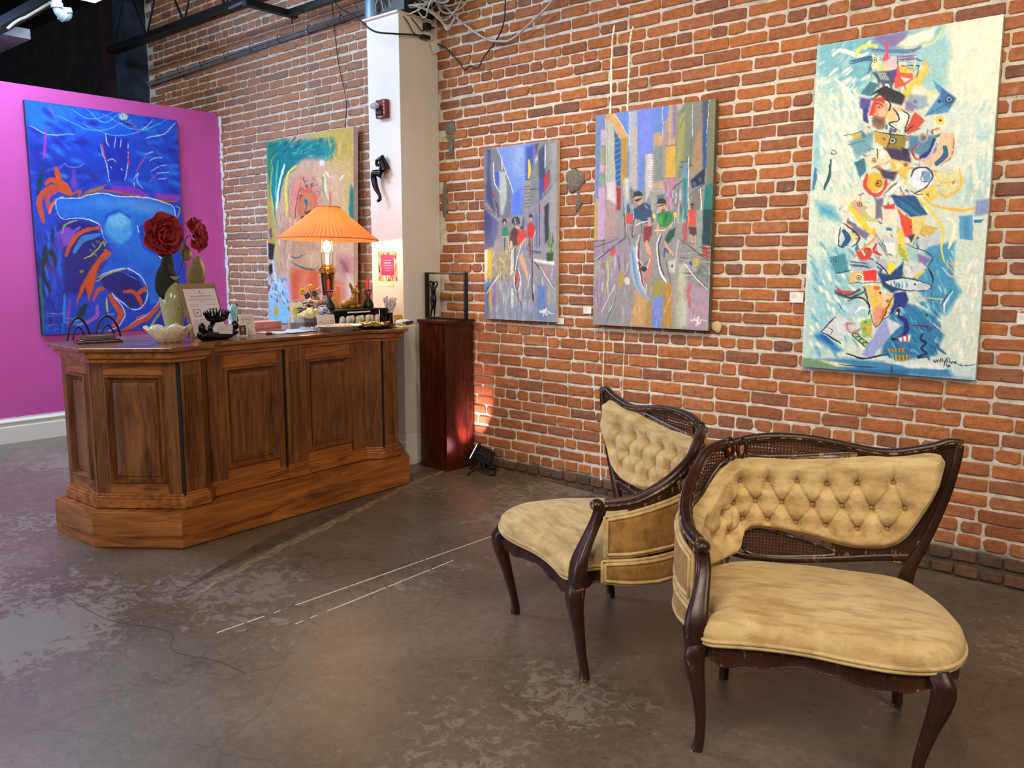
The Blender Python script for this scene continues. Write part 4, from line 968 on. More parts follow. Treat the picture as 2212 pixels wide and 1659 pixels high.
G.p((110, 106, 120), [(400, 20), (440, 10), (440, 110), (400, 120)], 5); G.p((232, 222, 200), [(430, 60), (520, 60), (540, 150), (440, 150)], 4); G.p((226, 60, 40), [(440, 50), (500, 40), (500, 65), (450, 68)], 2); G.p((226, 70, 36), [(510, 60), (545, 100), (580, 120), (590, 200), (550, 210), (530, 140)], 3); G.e((30, 20, 24), 578, 156, 5); G.p((60, 50, 90), [(560, 205), (600, 190), (580, 235)], 3)
G.l((22, 30, 40), 8, [(240, 140), (320, 210), (285, 260)]); G.l((22, 30, 40), 6, [(225, 160), (215, 250), (265, 250)]); G.l((24, 80, 140), 26, [(240, 180), (262, 215), (235, 255)]); G.p((240, 220, 90), [(275, 180), (300, 200), (280, 240)], 3); G.l((240, 240, 230), 20, [(205, 180), (200, 240)], a=.7)
G.p((64, 140, 160), [(165, 310), (250, 290), (265, 380), (200, 395)], 5); G.eye(200, 318, 12, (110, 170, 190)); G.l((24, 40, 60), 4, [(170, 325), (175, 335)]); G.l((20, 60, 90), 5, [(200, 395), (280, 370)])
G.l((230, 150, 60), 12, [(290, 310), (400, 210)]); G.l((214, 50, 36), 26, [(320, 290), (345, 320), (370, 280), (352, 275)]); G.eye(352, 283, 9, (230, 150, 90)); G.l((206, 40, 40), 14, [(405, 240), (395, 280), (430, 300)]); G.p((200, 206, 214), [(400, 200), (500, 210), (490, 300), (420, 290)], 5); G.hatch((40, 40, 50), [(420, 220), (470, 290)], 8, 3, 18, 17); G.p((236, 236, 230), [(440, 230), (500, 240), (500, 300), (460, 290)], 4)
G.p((240, 206, 60), [(510, 170), (540, 170), (545, 240), (560, 330), (520, 290)], 4); G.p((170, 180, 40), [(515, 250), (565, 290), (560, 335), (520, 300)], 4); G.e((240, 210, 50), 555, 290, 8); G.e((30, 30, 30), 525, 248, 4); G.p((160, 200, 200), [(550, 240), (680, 310), (660, 350), (570, 320)], 5); G.p((130, 110, 170), [(610, 290), (680, 315), (650, 350), (620, 340)], 4); G.l((24, 40, 60), 5, [(550, 240), (690, 310), (590, 420)])
G.p((200, 206, 210), [(560, 390), (620, 330), (660, 360), (600, 410)], 4); G.p((230, 210, 60), [(590, 410), (640, 370), (650, 380), (610, 420)], 2); G.p((240, 220, 50), [(455, 330), (500, 340), (490, 410), (465, 405)], 3); G.p((180, 184, 196), [(410, 320), (460, 330), (460, 370), (420, 360)], 4); G.l((20, 24, 34), 6, [(380, 320), (440, 360), (470, 410)])
G.p((230, 180, 110), [(265, 390), (330, 375), (340, 430), (270, 440)], 2); G.e((240, 226, 190), 317, 413, 20, 22); G.eye(316, 413, 13, (240, 220, 180)); G.p((226, 40, 30), [(335, 378), (405, 370), (405, 430), (345, 425)], 2); G.p((240, 230, 210), [(340, 430), (410, 435), (405, 450), (345, 445)], 2); G.l((22, 22, 30), 4, [(265, 440), (430, 435)]); G.p((170, 190, 206), [(270, 330), (400, 320), (400, 370), (290, 380)], 7); G.hatch((60, 60, 90), [(280, 340), (370, 350)], 8, 3, 14, 18)
G.p((18, 60, 110), [(410, 380), (470, 400), (540, 330), (530, 420), (600, 440), (480, 490), (440, 460)], 5); G.e((206, 220, 226), 560, 446, 112, 24, rot=6); G.l((24, 40, 70), 5, [(440, 430), (560, 415), (680, 455), (600, 478), (470, 465)]); G.e((190, 200, 206), 640, 455, 34, 16, rot=6); G.e((24, 30, 40), 597, 447, 6); G.scatter([(60, 130, 180), (30, 70, 120)], (470, 430, 560, 450), 16, 5, 30, 90, 19)
G.l((14, 16, 22), 10, [(665, 365), (685, 400), (688, 440)]); G.l((40, 70, 90), 4, [(688, 440), (680, 560), (715, 605)]); G.l((190, 200, 206), 8, [(735, 360), (770, 400), (820, 410)], a=.8); G.l((230, 180, 90), 5, [(745, 330), (805, 405)]); G.hatch((220, 180, 90), [(770, 330), (800, 350)], 8, 3, 12, 20); G.l((16, 20, 30), 5, [(780, 470), (740, 530), (735, 590)]); G.l((240, 236, 226), 8, [(790, 480), (750, 540), (745, 590)], a=.8)
G.p((206, 60, 50), [(195, 455), (230, 475), (300, 480), (260, 500), (210, 485)], 2); G.hatch((40, 44, 60), [(200, 490), (270, 510), (330, 480)], 12, 3, 12, 21); G.l((20, 26, 36), 6, [(340, 455), (350, 500), (375, 560)])
G.p((230, 190, 100), [(345, 450), (420, 450), (430, 500), (490, 490), (480, 560), (400, 660), (380, 560)], 3); G.e((226, 90, 50), 407, 464, 17, 11); G.e((26, 20, 26), 423, 490, 6, 7); G.e((226, 190, 60), 392, 522, 16, 22); G.p((226, 150, 130), [(400, 560), (440, 560), (400, 680), (385, 600)], 3); G.p((224, 110, 60), [(430, 580), (480, 540), (420, 640)], 3); G.p((240, 200, 180), [(430, 500), (480, 500), (440, 560)], 4); G.eye(462, 530, 6, (220, 150, 120)); G.l((24, 20, 26), 4, [(345, 450), (400, 660), (490, 500)])
G.p((26, 40, 130), [(490, 490), (550, 480), (570, 520), (540, 570), (470, 600), (490, 540)], 4); G.e((120, 170, 214), 520, 585, 24); G.e((20, 20, 30), 512, 585, 11, 19); G.e((230, 230, 230), 508, 592, 5, 8); G.l((24, 36, 110), 26, [(520, 610), (555, 640), (545, 700), (510, 720)])
G.p((170, 204, 214), [(240, 560), (300, 530), (370, 560), (350, 610), (270, 620)], 10, .8); G.l((26, 34, 46), 7, [(260, 530), (330, 515), (370, 560), (360, 600)]); G.l((230, 236, 236), 12, [(300, 590), (330, 560), (365, 575)], a=.8); G.l((40, 60, 80), 4, [(212, 540), (232, 572)])
G.p((210, 214, 220), [(125, 685), (215, 590), (300, 660), (205, 730)], 4); G.l((20, 24, 32), 6, [(125, 685), (200, 610)]); G.l((20, 24, 32), 8, [(125, 685), (165, 705), (225, 745)]); G.l((30, 34, 44), 4, [(160, 665), (185, 680), (172, 700)]); G.p((50, 130, 184), [(80, 705), (120, 690), (240, 780), (200, 790)], 8); G.l((20, 90, 170), 22, [(130, 705), (180, 745)])
G.p((150, 190, 80), [(320, 640), (380, 610), (375, 700), (340, 720)], 3); G.p((206, 180, 60), [(330, 660), (380, 650), (378, 720)], 3); G.eye(348, 637, 6, (190, 190, 90)); G.eye(346, 672, 6, (190, 190, 90)); G.l((196, 130, 130), 14, [(330, 670), (290, 685), (260, 680), (255, 650), (285, 645)]); G.e((200, 206, 190), 272, 668, 13, 16)
for i, (x, y) in enumerate(((300, 706), (318, 724), (338, 738), (354, 752))): G.e((24, 30, 34), x, y, 23, 13, rot=25); G.e((160, 196, 120), x, y, 18, 9, rot=25)
G.p((150, 160, 214), [(330, 800), (440, 620), (520, 640), (460, 720), (380, 820)], 3); G.p((206, 210, 226), [(450, 610), (530, 650), (470, 700)], 4); G.l((30, 70, 120), 5, [(440, 620), (470, 600)]); G.l((16, 40, 86), 10, [(250, 795), (330, 818), (470, 800)]); G.p((230, 230, 232), [(510, 715), (575, 700), (570, 730), (520, 735)], 3); G.l((210, 40, 40), 9, [(535, 705), (535, 735)]); G.l((210, 40, 40), 9, [(556, 700), (558, 735)]); G.e((16, 16, 24), 490, 720, 14, 9)
G.p((176, 140, 60), [(460, 770), (550, 765), (545, 785), (465, 785)], 2); G.p((190, 150, 50), [(495, 800), (575, 800), (565, 828), (500, 826)], 2)
for x in (475, 492, 510, 528, 545): G.l((40, 30, 24), 4, [(x, 768), (x + 3, 784)]); G.l((40, 30, 24), 4, [(x + 20, 800), (x + 22, 826)])
G.l((16, 34, 80), 12, [(640, 690), (625, 720), (655, 740), (630, 770), (660, 790), (610, 810), (650, 812)]); G.l((60, 40, 120), 7, [(590, 650), (630, 655), (690, 665)]); G.eye(618, 662, 8, (170, 150, 210)); G.eye(672, 665, 9, (90, 110, 170)); G.l((230, 190, 120), 7, [(690, 640), (745, 690)]); G.e((20, 60, 110), 656, 598, 8); G.l((230, 200, 120), 6, [(610, 512), (740, 520)])
G.p((60, 130, 180), [(30, 830), (250, 820), (480, 840), (920, 880), (910, 925), (30, 868)], 8); G.p((30, 100, 160), [(250, 870), (560, 880), (560, 905), (260, 885)], 8); G.p((110, 150, 110), [(28, 820), (140, 830), (250, 862), (150, 875), (28, 862)], 8); G.p((238, 228, 190), [(110, 830), (250, 845), (290, 862), (200, 858)], 5); G.p((226, 232, 232), [(440, 835), (700, 845), (800, 860), (740, 872), (560, 865)], 5); G.p((196, 216, 216), [(760, 850), (925, 840), (910, 925), (790, 912)], 12); G.l((60, 40, 40), 5, [(210, 848), (320, 862), (410, 862)]); G.l((16, 30, 60), 7, [(478, 858), (484, 880), (476, 896)])
K = (14, 16, 20)
def sig(P, c, w_, strokes):
    for q in strokes: P.l(c, w_, q, .5)
sig(G, K, 4.2, [[(690, 822), (697, 838), (704, 824), (710, 838), (716, 822)], [(721, 830), (722, 838)], [(727, 818), (727, 838)], [(734, 816), (734, 838)], [(741, 828), (745, 840), (750, 828), (742, 862)], [(760, 818), (757, 856)], [(752, 830), (757, 818), (770, 816), (772, 830), (760, 838)], [(777, 834), (774, 840), (781, 841), (781, 834)], [(786, 842), (787, 834), (791, 834)], [(794, 838), (799, 836), (794, 842), (800, 842)], [(804, 835), (809, 835), (804, 842), (850, 856), (900, 848)], [(764, 850), (762, 860)], [(768, 852), (773, 851), (768, 860), (775, 858)]])
R1 = canvas('large_fish_figure_painting', 'largest canvas: pale blue painting of a figure built from fish, boxes and faces', (-1.281, -.043, 1.785), (0, 0, 0), .826, 1.63, .034, mat('white_canvas_edge', rgb(214, 208, 200), .8))
G.done('painted_face', R1, .826, 1.63)

# ---- medium street scene with two riders
S = Painter([(1295.2, 249.9), (1551, 214), (1532.9, 715.5), (1281.2, 699)], 230, 410, (140, 136, 134), 1.0, 5)
S.view(1270, 200, 3.527)
S.p((96, 128, 206), [(240, 150), (640, 90), (600, 480), (440, 740), (330, 740)], 10); S.p((112, 128, 226), [(400, 130), (530, 110), (520, 330), (480, 470), (410, 560)], 14)
S.p((100, 124, 180), [(85, 170), (165, 160), (150, 400), (95, 800), (75, 800)], 4); S.p((180, 160, 180), [(125, 280), (160, 280), (155, 400), (120, 400)], 3); S.p((140, 150, 110), [(115, 415), (155, 410), (150, 540), (112, 540)], 3); S.p((196, 150, 190), [(112, 540), (158, 545), (155, 600), (110, 600)], 3); S.p((120, 150, 130), [(110, 600), (155, 600), (150, 690), (108, 690)], 3)
S.p((200, 150, 80), [(165, 165), (235, 155), (330, 330), (300, 720), (270, 660), (285, 380), (215, 240), (165, 220)], 3); S.p((170, 176, 160), [(175, 210), (225, 240), (235, 660), (170, 660)], 4); S.l((230, 220, 190), 4, [(165, 200), (160, 700)]); S.l((40, 44, 50), 3, [(155, 400), (150, 820)])
S.p((30, 80, 140), [(228, 290), (275, 370), (268, 700), (232, 700)], 3)
for k in range(9): S.l((120, 170, 210), 4, [(232, 350 + k * 40), (270, 330 + k * 40)])
S.p((170, 130, 40), [(275, 340), (320, 340), (320, 640), (280, 660)], 4); S.p((150, 20, 30), [(230, 710), (268, 720), (262, 880), (232, 880)], 4); S.p((206, 190, 196), [(160, 670), (230, 660), (230, 840), (160, 800)], 6); S.p((190, 150, 190), [(100, 710), (150, 710), (148, 952), (90, 952)], 4); S.p((168, 140, 140), [(148, 820), (232, 850), (230, 952), (146, 952)], 5); S.p((170, 160, 60), [(72, 800), (95, 800), (88, 952), (66, 952)], 3)
S.l((240, 244, 250), 3, [(232, 165), (345, 350)]); S.p((160, 170, 190), [(335, 150), (400, 140), (395, 720), (330, 720)], 5); S.p((180, 170, 150), [(365, 280), (398, 270), (392, 730), (355, 730)], 4); S.l((250, 250, 250), 3, [(345, 150), (340, 400)], a=.7); S.p((190, 196, 190), [(300, 640), (330, 640), (330, 900), (290, 900)], 6)
S.p((120, 130, 140), [(445, 480), (520, 460), (510, 860), (440, 860)], 4); S.p((190, 186, 190), [(455, 470), (520, 455), (510, 730), (455, 820)], 5)
for k in range(14): S.l((240, 240, 244), 3, [(482, 470 + k * 18), (512, 466 + k * 18)])
S.p((176, 150, 130), [(520, 320), (560, 290), (600, 340), (600, 730), (510, 730)], 5); S.p((190, 150, 110), [(545, 310), (580, 310), (580, 410), (540, 410)], 4); S.p((120, 130, 130), [(520, 400), (600, 390), (600, 660), (515, 680)], 6, .7); S.p((160, 140, 130), [(600, 210), (640, 200), (640, 640), (600, 640)], 4); S.l((220, 230, 240), 3, [(590, 100), (592, 330)]); S.l((230, 236, 244), 3, [(642, 95), (640, 400)])
S.p((150, 150, 140), [(490, 735), (600, 735), (610, 830), (490, 830)], 3); S.p((100, 110, 110), [(540, 770), (600, 765), (605, 820), (540, 825)], 4); S.l((190, 190, 190), 3, [(490, 740), (600, 735)])
S.p((190, 150, 110), [(645, 90), (690, 85), (685, 390), (640, 390)], 4); S.p((130, 110, 170), [(665, 100), (690, 95), (688, 330), (665, 340)], 4); S.p((200, 160, 50), [(618, 400), (688, 395), (682, 635), (605, 640)], 2); S.l((60, 40, 30), 4, [(615, 402), (690, 394)]); S.l((150, 40, 30), 4, [(590, 646), (680, 636)]); S.p((170, 120, 150), [(605, 650), (680, 645), (660, 890), (620, 890)], 8)
S.scatter([(230, 225, 225), (130, 60, 80), (90, 100, 150), (200, 150, 160)], (605, 650, 680, 860), 40, 4, 60, 90, 31, .7, .1)
S.p((116, 124, 100), [(690, 120), (810, 70), (800, 560), (700, 660), (690, 400)], 4); S.p((150, 150, 80), [(700, 180), (760, 150), (740, 500), (690, 620)], 8); S.p((176, 160, 160), [(700, 85), (770, 75), (700, 160)], 5); S.l((30, 34, 40), 3, [(760, 180), (715, 270)]); S.p((120, 120, 110), [(810, 70), (890, 60), (880, 560), (800, 650)], 4); S.p((160, 130, 90), [(850, 300), (885, 270), (885, 540), (800, 640), (805, 540)], 6)
for k in range(8): S.l((150, 100, 60), 4, [(820, 300 + k * 38), (870, 270 + k * 38)])
S.l((60, 60, 50), 4, [(803, 340), (800, 560)]); S.l((240, 240, 240), 3, [(815, 75), (812, 330)]); S.l((160, 80, 60), 4, [(890, 60), (880, 560)]); S.p((60, 76, 100), [(890, 60), (940, 55), (920, 560), (895, 560)], 4); S.p((20, 70, 140), [(895, 260), (930, 230), (915, 560), (895, 560)], 4); S.p((112, 112, 82), [(940, 55), (1010, 45), (970, 680), (915, 700)], 3); S.l((220, 226, 230), 3, [(940, 60), (920, 400)])
S.l((40, 44, 50), 5, [(720, 520), (780, 515)]); S.l((40, 44, 50), 4, [(710, 560), (820, 550)]); S.l((60, 60, 60), 4, [(770, 480), (772, 600)]); S.p((90, 140, 170), [(740, 530), (775, 530), (770, 700), (735, 720)], 4); S.l((240, 240, 236), 4, [(782, 480), (780, 900)])
S.l((26, 26, 34), 6, [(665, 720), (750, 650)]); S.l((26, 26, 34), 6, [(780, 780), (910, 680)]); S.p((16, 24, 50), [(800, 660), (910, 560), (905, 680), (810, 720)], 4); S.e((60, 80, 130), 826, 690, 14, 18); S.e((60, 80, 130), 868, 655, 14, 18); S.p((10, 110, 100), [(910, 700), (972, 680), (962, 952), (890, 952)], 3); S.p((20, 60, 60), [(900, 880), (965, 870), (962, 952), (892, 952)], 6, .6)
S.scatter([(220, 225, 225), (60, 60, 70), (40, 100, 130), (150, 150, 140), (180, 190, 60)], (670, 690, 790, 952), 60, 5, 110, 92, 32, .8, .08); S.p((40, 120, 140), [(740, 660), (775, 650), (768, 952), (740, 952)], 4, .8); S.p((120, 110, 100), [(800, 740), (890, 720), (885, 952), (800, 952)], 8); S.l((236, 236, 230), 8, [(870, 710), (880, 850), (870, 952)]); S.e((120, 120, 190), 686, 785, 18, 7)
S.scatter([(220, 225, 225), (90, 90, 100), (140, 60, 50), (60, 110, 150)], (280, 700, 360, 952), 40, 5, 120, 90, 33, .7, .08); S.scatter([(200, 205, 205), (160, 160, 160)], (430, 830, 640, 952), 20, 10, 60, 90, 34, .6)
SK = (206, 150, 120)
S.p((60, 80, 110), [(310, 850), (330, 830), (340, 900), (315, 910)], 3); S.p((200, 60, 40), [(308, 920), (345, 915), (350, 952), (305, 952)], 3)
S.p((40, 66, 110), [(362, 880), (400, 850), (460, 825), (490, 850), (500, 952), (365, 952)], 3); S.p((30, 50, 90), [(410, 860), (440, 850), (440, 952), (420, 952)], 4); S.p(SK, [(365, 775), (430, 770), (435, 820), (410, 850), (380, 820)], 3); S.p((28, 24, 26), [(358, 790), (365, 750), (400, 738), (425, 750), (432, 775), (372, 785)], 3); S.p((20, 20, 22), [(372, 810), (400, 795), (430, 790), (425, 800), (395, 822)], 2); S.p((50, 44, 44), [(410, 850), (432, 830), (436, 890), (420, 890)], 3); S.l((240, 240, 240), 3, [(450, 840), (470, 870)])
S.p(SK, [(548, 835), (605, 830), (600, 870), (580, 892), (555, 870)], 3); S.p((26, 22, 24), [(540, 835), (548, 805), (580, 795), (610, 810), (608, 838), (570, 836)], 3); S.l((18, 18, 20), 8, [(550, 855), (590, 845)]); S.p((30, 120, 40), [(540, 910), (590, 895), (640, 890), (655, 952), (545, 952)], 3); S.p((120, 80, 60), [(570, 880), (600, 875), (595, 905), (575, 905)], 3); S.e((230, 200, 40), 518, 928, 14, 18); S.e((210, 200, 60), 680, 920, 14, 20)
S.p((120, 70, 50), [(795, 845), (820, 840), (820, 890), (800, 895)], 3); S.e((60, 30, 24), 806, 845, 13, 10); S.p((220, 80, 50), [(775, 910), (800, 895), (835, 900), (838, 952), (778, 952)], 3)
S.view(1270, 450, 3.527)
S.p((150, 130, 150), [(60, 250), (240, 200), (330, 300), (330, 520), (240, 660), (40, 880), (45, 400)], 16, .7); S.scatter([(190, 180, 190), (130, 120, 140), (120, 110, 110), (150, 170, 90), (170, 140, 180)], (60, 330, 330, 640), 110, 9, 120, 92, 35, .6, .05)
S.p((140, 136, 140), [(280, 480), (330, 520), (330, 830), (130, 890), (60, 880), (200, 640)], 14); S.p((176, 160, 60), [(60, 20), (90, 20), (80, 230), (58, 230)], 3); S.p((186, 150, 190), [(90, 20), (148, 20), (140, 220), (88, 240)], 4); S.p((168, 138, 136), [(148, 20), (235, 20), (228, 190), (145, 220)], 5); S.p((180, 140, 60), [(240, 490), (282, 490), (262, 590), (238, 600)], 4)
S.p((160, 180, 200), [(330, 280), (400, 280), (440, 620), (470, 690), (400, 640), (340, 520)], 8); S.l((110, 150, 200), 24, [(350, 280), (375, 520), (420, 640), (465, 700)]); S.l((90, 130, 180), 8, [(345, 300), (365, 500)])
S.p((196, 150, 90), [(370, 600), (460, 700), (440, 900), (330, 890)], 12); S.p((180, 130, 50), [(455, 710), (490, 710), (490, 910), (445, 905)], 6); S.p((150, 140, 60), [(500, 560), (590, 520), (590, 660), (500, 680)], 12); S.p((110, 130, 200), [(495, 680), (580, 660), (570, 915), (490, 910)], 6); S.p((176, 130, 40), [(590, 560), (650, 560), (655, 900), (575, 915)], 6); S.l((210, 190, 150), 4, [(650, 640), (585, 790)])
S.p((150, 148, 140), [(650, 400), (700, 380), (690, 900), (655, 900)], 8); S.p((180, 180, 150), [(700, 420), (760, 420), (760, 910), (690, 905)], 10); S.p((166, 140, 156), [(755, 560), (940, 640), (925, 930), (750, 915)], 10); S.p((180, 90, 90), [(770, 570), (800, 560), (790, 750), (768, 760)], 4); S.p((190, 190, 180), [(720, 700), (770, 690), (765, 900), (720, 905)], 10, .8)
S.scatter([(170, 165, 170), (190, 170, 180), (140, 140, 150), (200, 200, 190)], (60, 560, 920, 860), 70, 8, 110, 92, 36, .35, .05)
S.l((40, 44, 70), 9, [(60, 390), (170, 310), (300, 210)]); S.l((90, 110, 150), 10, [(150, 310), (300, 225)]); S.l((40, 40, 60), 4, [(60, 240), (140, 235)]); S.l((40, 40, 60), 5, [(62, 285), (140, 260), (235, 220)]); S.l((30, 30, 50), 3, [(135, 220), (135, 340)]); S.l((200, 200, 230), 5, [(65, 380), (130, 330)]); S.l((60, 70, 130), 8, [(240, 340), (250, 465)]); S.p((206, 60, 40), [(180, 300), (215, 285), (215, 340), (185, 345)], 3)
S.l((230, 230, 226), 4, [(105, 790), (215, 570)]); S.l((230, 230, 226), 5, [(165, 780), (235, 640)]); S.l((90, 100, 120), 7, [(135, 880), (240, 620)]); S.e((206, 206, 190), 306, 545, 22, 28); S.l((180, 200, 90), 9, [(160, 380), (160, 640)])
S.p((40, 66, 110), [(365, 0), (500, 0), (510, 90), (440, 100), (420, 80), (380, 60)], 4); S.p(SK, [(470, 60), (495, 60), (492, 120), (468, 120)], 3); S.l(SK, 12, [(375, 70), (385, 115)]); S.l((236, 236, 236), 6, [(375, 120), (430, 95), (475, 82)]); S.l((40, 40, 44), 4, [(420, 100), (425, 180)]); S.p((130, 30, 36), [(440, 130), (500, 120), (495, 190), (470, 260), (438, 240)], 4); S.l((214, 150, 120), 30, [(462, 240), (470, 300), (490, 360)]); S.l((206, 110, 90), 26, [(490, 350), (480, 440), (460, 560)]); S.l((206, 80, 60), 10, [(470, 560), (440, 625)])
S.l((232, 232, 236), 8, [(405, 190), (385, 260), (385, 380), (405, 500), (440, 620)]); S.l((170, 50, 40), 16, [(405, 240), (400, 380), (420, 520), (432, 580)]); S.l((40, 44, 50), 4, [(415, 200), (398, 300), (402, 420), (425, 560)]); S.l((240, 240, 240), 4, [(392, 375), (455, 470)]); S.l((20, 20, 20), 4, [(385, 405), (470, 460)]); S.l((20, 20, 20), 4, [(470, 390), (395, 470)]); S.l((240, 240, 240), 4, [(460, 470), (480, 370)]); S.l((240, 230, 220), 5, [(440, 640), (462, 570)]); S.e((20, 40, 36), 440, 455, 24, 18)
S.p((30, 130, 46), [(545, 40), (600, 20), (660, 20), (660, 90), (620, 130), (550, 130)], 4); S.p((70, 170, 60), [(555, 60), (580, 50), (580, 110), (560, 115)], 4); S.p((20, 60, 40), [(600, 30), (620, 30), (600, 110)], 4); S.p((10, 70, 50), [(630, 160), (685, 130), (670, 200), (620, 260), (595, 230)], 4); S.l(SK, 15, [(665, 90), (625, 140), (580, 155)]); S.l(SK, 20, [(545, 110), (540, 190)]); S.l(SK, 24, [(600, 250), (625, 300), (660, 350)]); S.l((236, 236, 236), 5, [(520, 160), (600, 155)])
S.l((226, 230, 236), 8, [(565, 180), (540, 260), (545, 400), (580, 520), (610, 560)]); S.l((24, 26, 36), 8, [(575, 190), (552, 270), (558, 400), (590, 500)]); S.l((50, 80, 130), 16, [(590, 360), (600, 300), (625, 330)]); S.l((240, 240, 244), 14, [(550, 440), (570, 500), (605, 545)]); S.l((40, 40, 40), 4, [(600, 380), (640, 560)])
S.p((210, 70, 44), [(775, 0), (838, 0), (832, 130), (780, 120)], 3); S.l((60, 60, 90), 4, [(805, 10), (805, 60)]); S.p((80, 40, 30), [(782, 130), (838, 135), (840, 200), (790, 190)], 3); S.l(SK, 13, [(795, 190), (808, 270)]); S.l(SK, 11, [(832, 190), (825, 290)]); S.l(SK, 10, [(780, 30), (775, 140)]); S.p((10, 50, 46), [(892, 0), (965, 0), (950, 275), (885, 260)], 3); S.p((150, 60, 40), [(888, 265), (948, 275), (940, 385), (885, 340)], 3); S.p((140, 150, 140), [(840, 0), (885, 0), (880, 310), (840, 280)], 6); S.p((170, 80, 70), [(735, 110), (770, 90), (765, 250), (735, 240)], 4)
S.l((30, 30, 34), 6, [(700, 220), (800, 290), (935, 390)]); S.scatter([(40, 44, 50), (200, 205, 200), (90, 120, 110)], (700, 250, 930, 520), 60, 4, 80, 8, 37, .7, .1); S.p((180, 160, 60), [(820, 370), (870, 370), (860, 440), (815, 430)], 4); S.l((50, 60, 130), 14, [(795, 395), (800, 430)]); S.l((190, 170, 60), 8, [(820, 465), (880, 460)]); S.l((240, 240, 240), 7, [(740, 400), (830, 520), (925, 620)]); S.l((60, 60, 60), 4, [(820, 500), (925, 600)]); S.scatter([(110, 120, 110), (70, 90, 90)], (840, 400, 930, 560), 30, 8, 60, 90, 38, .5)
S.l((200, 206, 206), 5, [(700, 230), (690, 300), (680, 380)]); S.p((190, 192, 186), [(620, 400), (680, 380), (670, 480), (640, 480)], 6); S.e((60, 50, 40), 652, 430, 7, 9); S.l((60, 70, 90), 5, [(310, 190), (330, 230), (335, 330)]); S.l((40, 40, 50), 4, [(290, 20), (300, 220)]); S.l((40, 40, 50), 6, [(365, 60), (350, 200), (390, 180)]); S.p((210, 60, 40), [(305, 40), (350, 30), (350, 90), (310, 110)], 3); S.l(SK, 8, [(315, 110), (350, 120)])
sig(S, (238, 232, 228), 5, [[(785, 845), (795, 860), (805, 846), (812, 858)], [(820, 838), (818, 856)], [(826, 836), (825, 856)], [(832, 850), (838, 858), (846, 848), (830, 900)], [(850, 828), (846, 892)], [(842, 842), (852, 826), (862, 830), (852, 846)], [(864, 846), (866, 858), (876, 856)], [(874, 858), (880, 850), (915, 858)], [(852, 872), (858, 870), (852, 884), (862, 880)], [(870, 868), (864, 878), (872, 880)]])
R2 = canvas('street_scene_painting', 'middle-sized grey canvas of two cyclists in blue and green shirts on a city street', (-2.641, -.052, 1.7715), (0, 0, 0), .80, 1.276, .034, mat('grey_green_canvas_edge', rgb(100, 100, 76), .8))
S.done('painted_face', R2, .80, 1.276)

# ---- small street scene, one rider
Q = Painter([(1047.9, 321), (1205.7, 302.5), (1197.2, 696), (1047.3, 688.5)], 150, 330, (140, 138, 150), .8, 8)
Q.view(1020, 280, 3.77)
Q.p((108, 140, 214), [(215, 140), (540, 105), (470, 420), (400, 700), (330, 700), (320, 470)], 6); Q.p((160, 180, 220), [(340, 130), (440, 120), (420, 400), (330, 330)], 22, .6); Q.p((84, 120, 226), [(330, 540), (410, 480), (410, 700), (330, 700)], 8)
Q.p((110, 112, 124), [(100, 160), (215, 145), (325, 470), (320, 720), (250, 730), (105, 600)], 5); Q.p((60, 66, 110), [(135, 160), (165, 160), (150, 330), (190, 700), (120, 560)], 5); Q.p((40, 80, 190), [(195, 350), (225, 350), (225, 470), (200, 440)], 4); Q.p((176, 184, 180), [(228, 345), (285, 345), (290, 560), (260, 700), (235, 700)], 5); Q.l((230, 235, 240), 6, [(180, 270), (190, 430), (235, 520)]); Q.l((236, 240, 250), 4, [(215, 145), (345, 530)]); Q.l((240, 240, 244), 7, [(250, 240), (255, 330)])
Q.l((40, 44, 50), 4, [(105, 440), (190, 560)]); Q.l((190, 40, 90), 8, [(190, 510), (197, 560)]); Q.l((150, 40, 40), 8, [(105, 620), (170, 690)]); Q.p((56, 64, 120), [(102, 640), (210, 760), (180, 960), (102, 980)], 5); Q.p((90, 96, 150), [(160, 720), (220, 760), (210, 900), (165, 900)], 8); Q.l((60, 30, 80), 9, [(200, 580), (220, 720)]); Q.p((130, 130, 130), [(220, 760), (330, 720), (330, 1000), (220, 1000)], 10, .6)
Q.p((120, 124, 130), [(540, 110), (705, 85), (700, 400), (560, 600), (470, 640), (410, 690), (440, 420)], 5); Q.p((50, 70, 170), [(440, 140), (520, 110), (500, 330), (460, 420), (440, 420)], 6, .7); Q.l((220, 190, 40), 22, [(468, 250), (475, 330), (465, 400)]); Q.p((140, 140, 136), [(430, 420), (490, 410), (470, 660), (430, 660)], 4)
for k in range(7): Q.l((50, 54, 60), 4, [(432, 470 + k * 28), (474, 466 + k * 28)])
Q.l((40, 40, 44), 7, [(440, 412), (480, 408)]); Q.l((24, 24, 30), 6, [(480, 495), (550, 488)]); Q.p((200, 204, 206), [(520, 250), (600, 130), (590, 160), (520, 280)], 4); Q.p((50, 56, 90), [(545, 180), (600, 120), (600, 460), (560, 560), (550, 400)], 5); Q.l((240, 240, 246), 7, [(605, 120), (600, 320)]); Q.p((30, 70, 190), [(555, 430), (580, 400), (570, 560), (556, 580)], 4); Q.p((100, 30, 50), [(520, 120), (550, 110), (525, 200)], 4)
Q.p((120, 30, 50), [(585, 400), (640, 320), (635, 440), (585, 520)], 3)
for k in range(5): Q.l((214, 40, 50), 5, [(592 + k * 9, 400 - k * 12), (590 + k * 9, 500 - k * 12)])
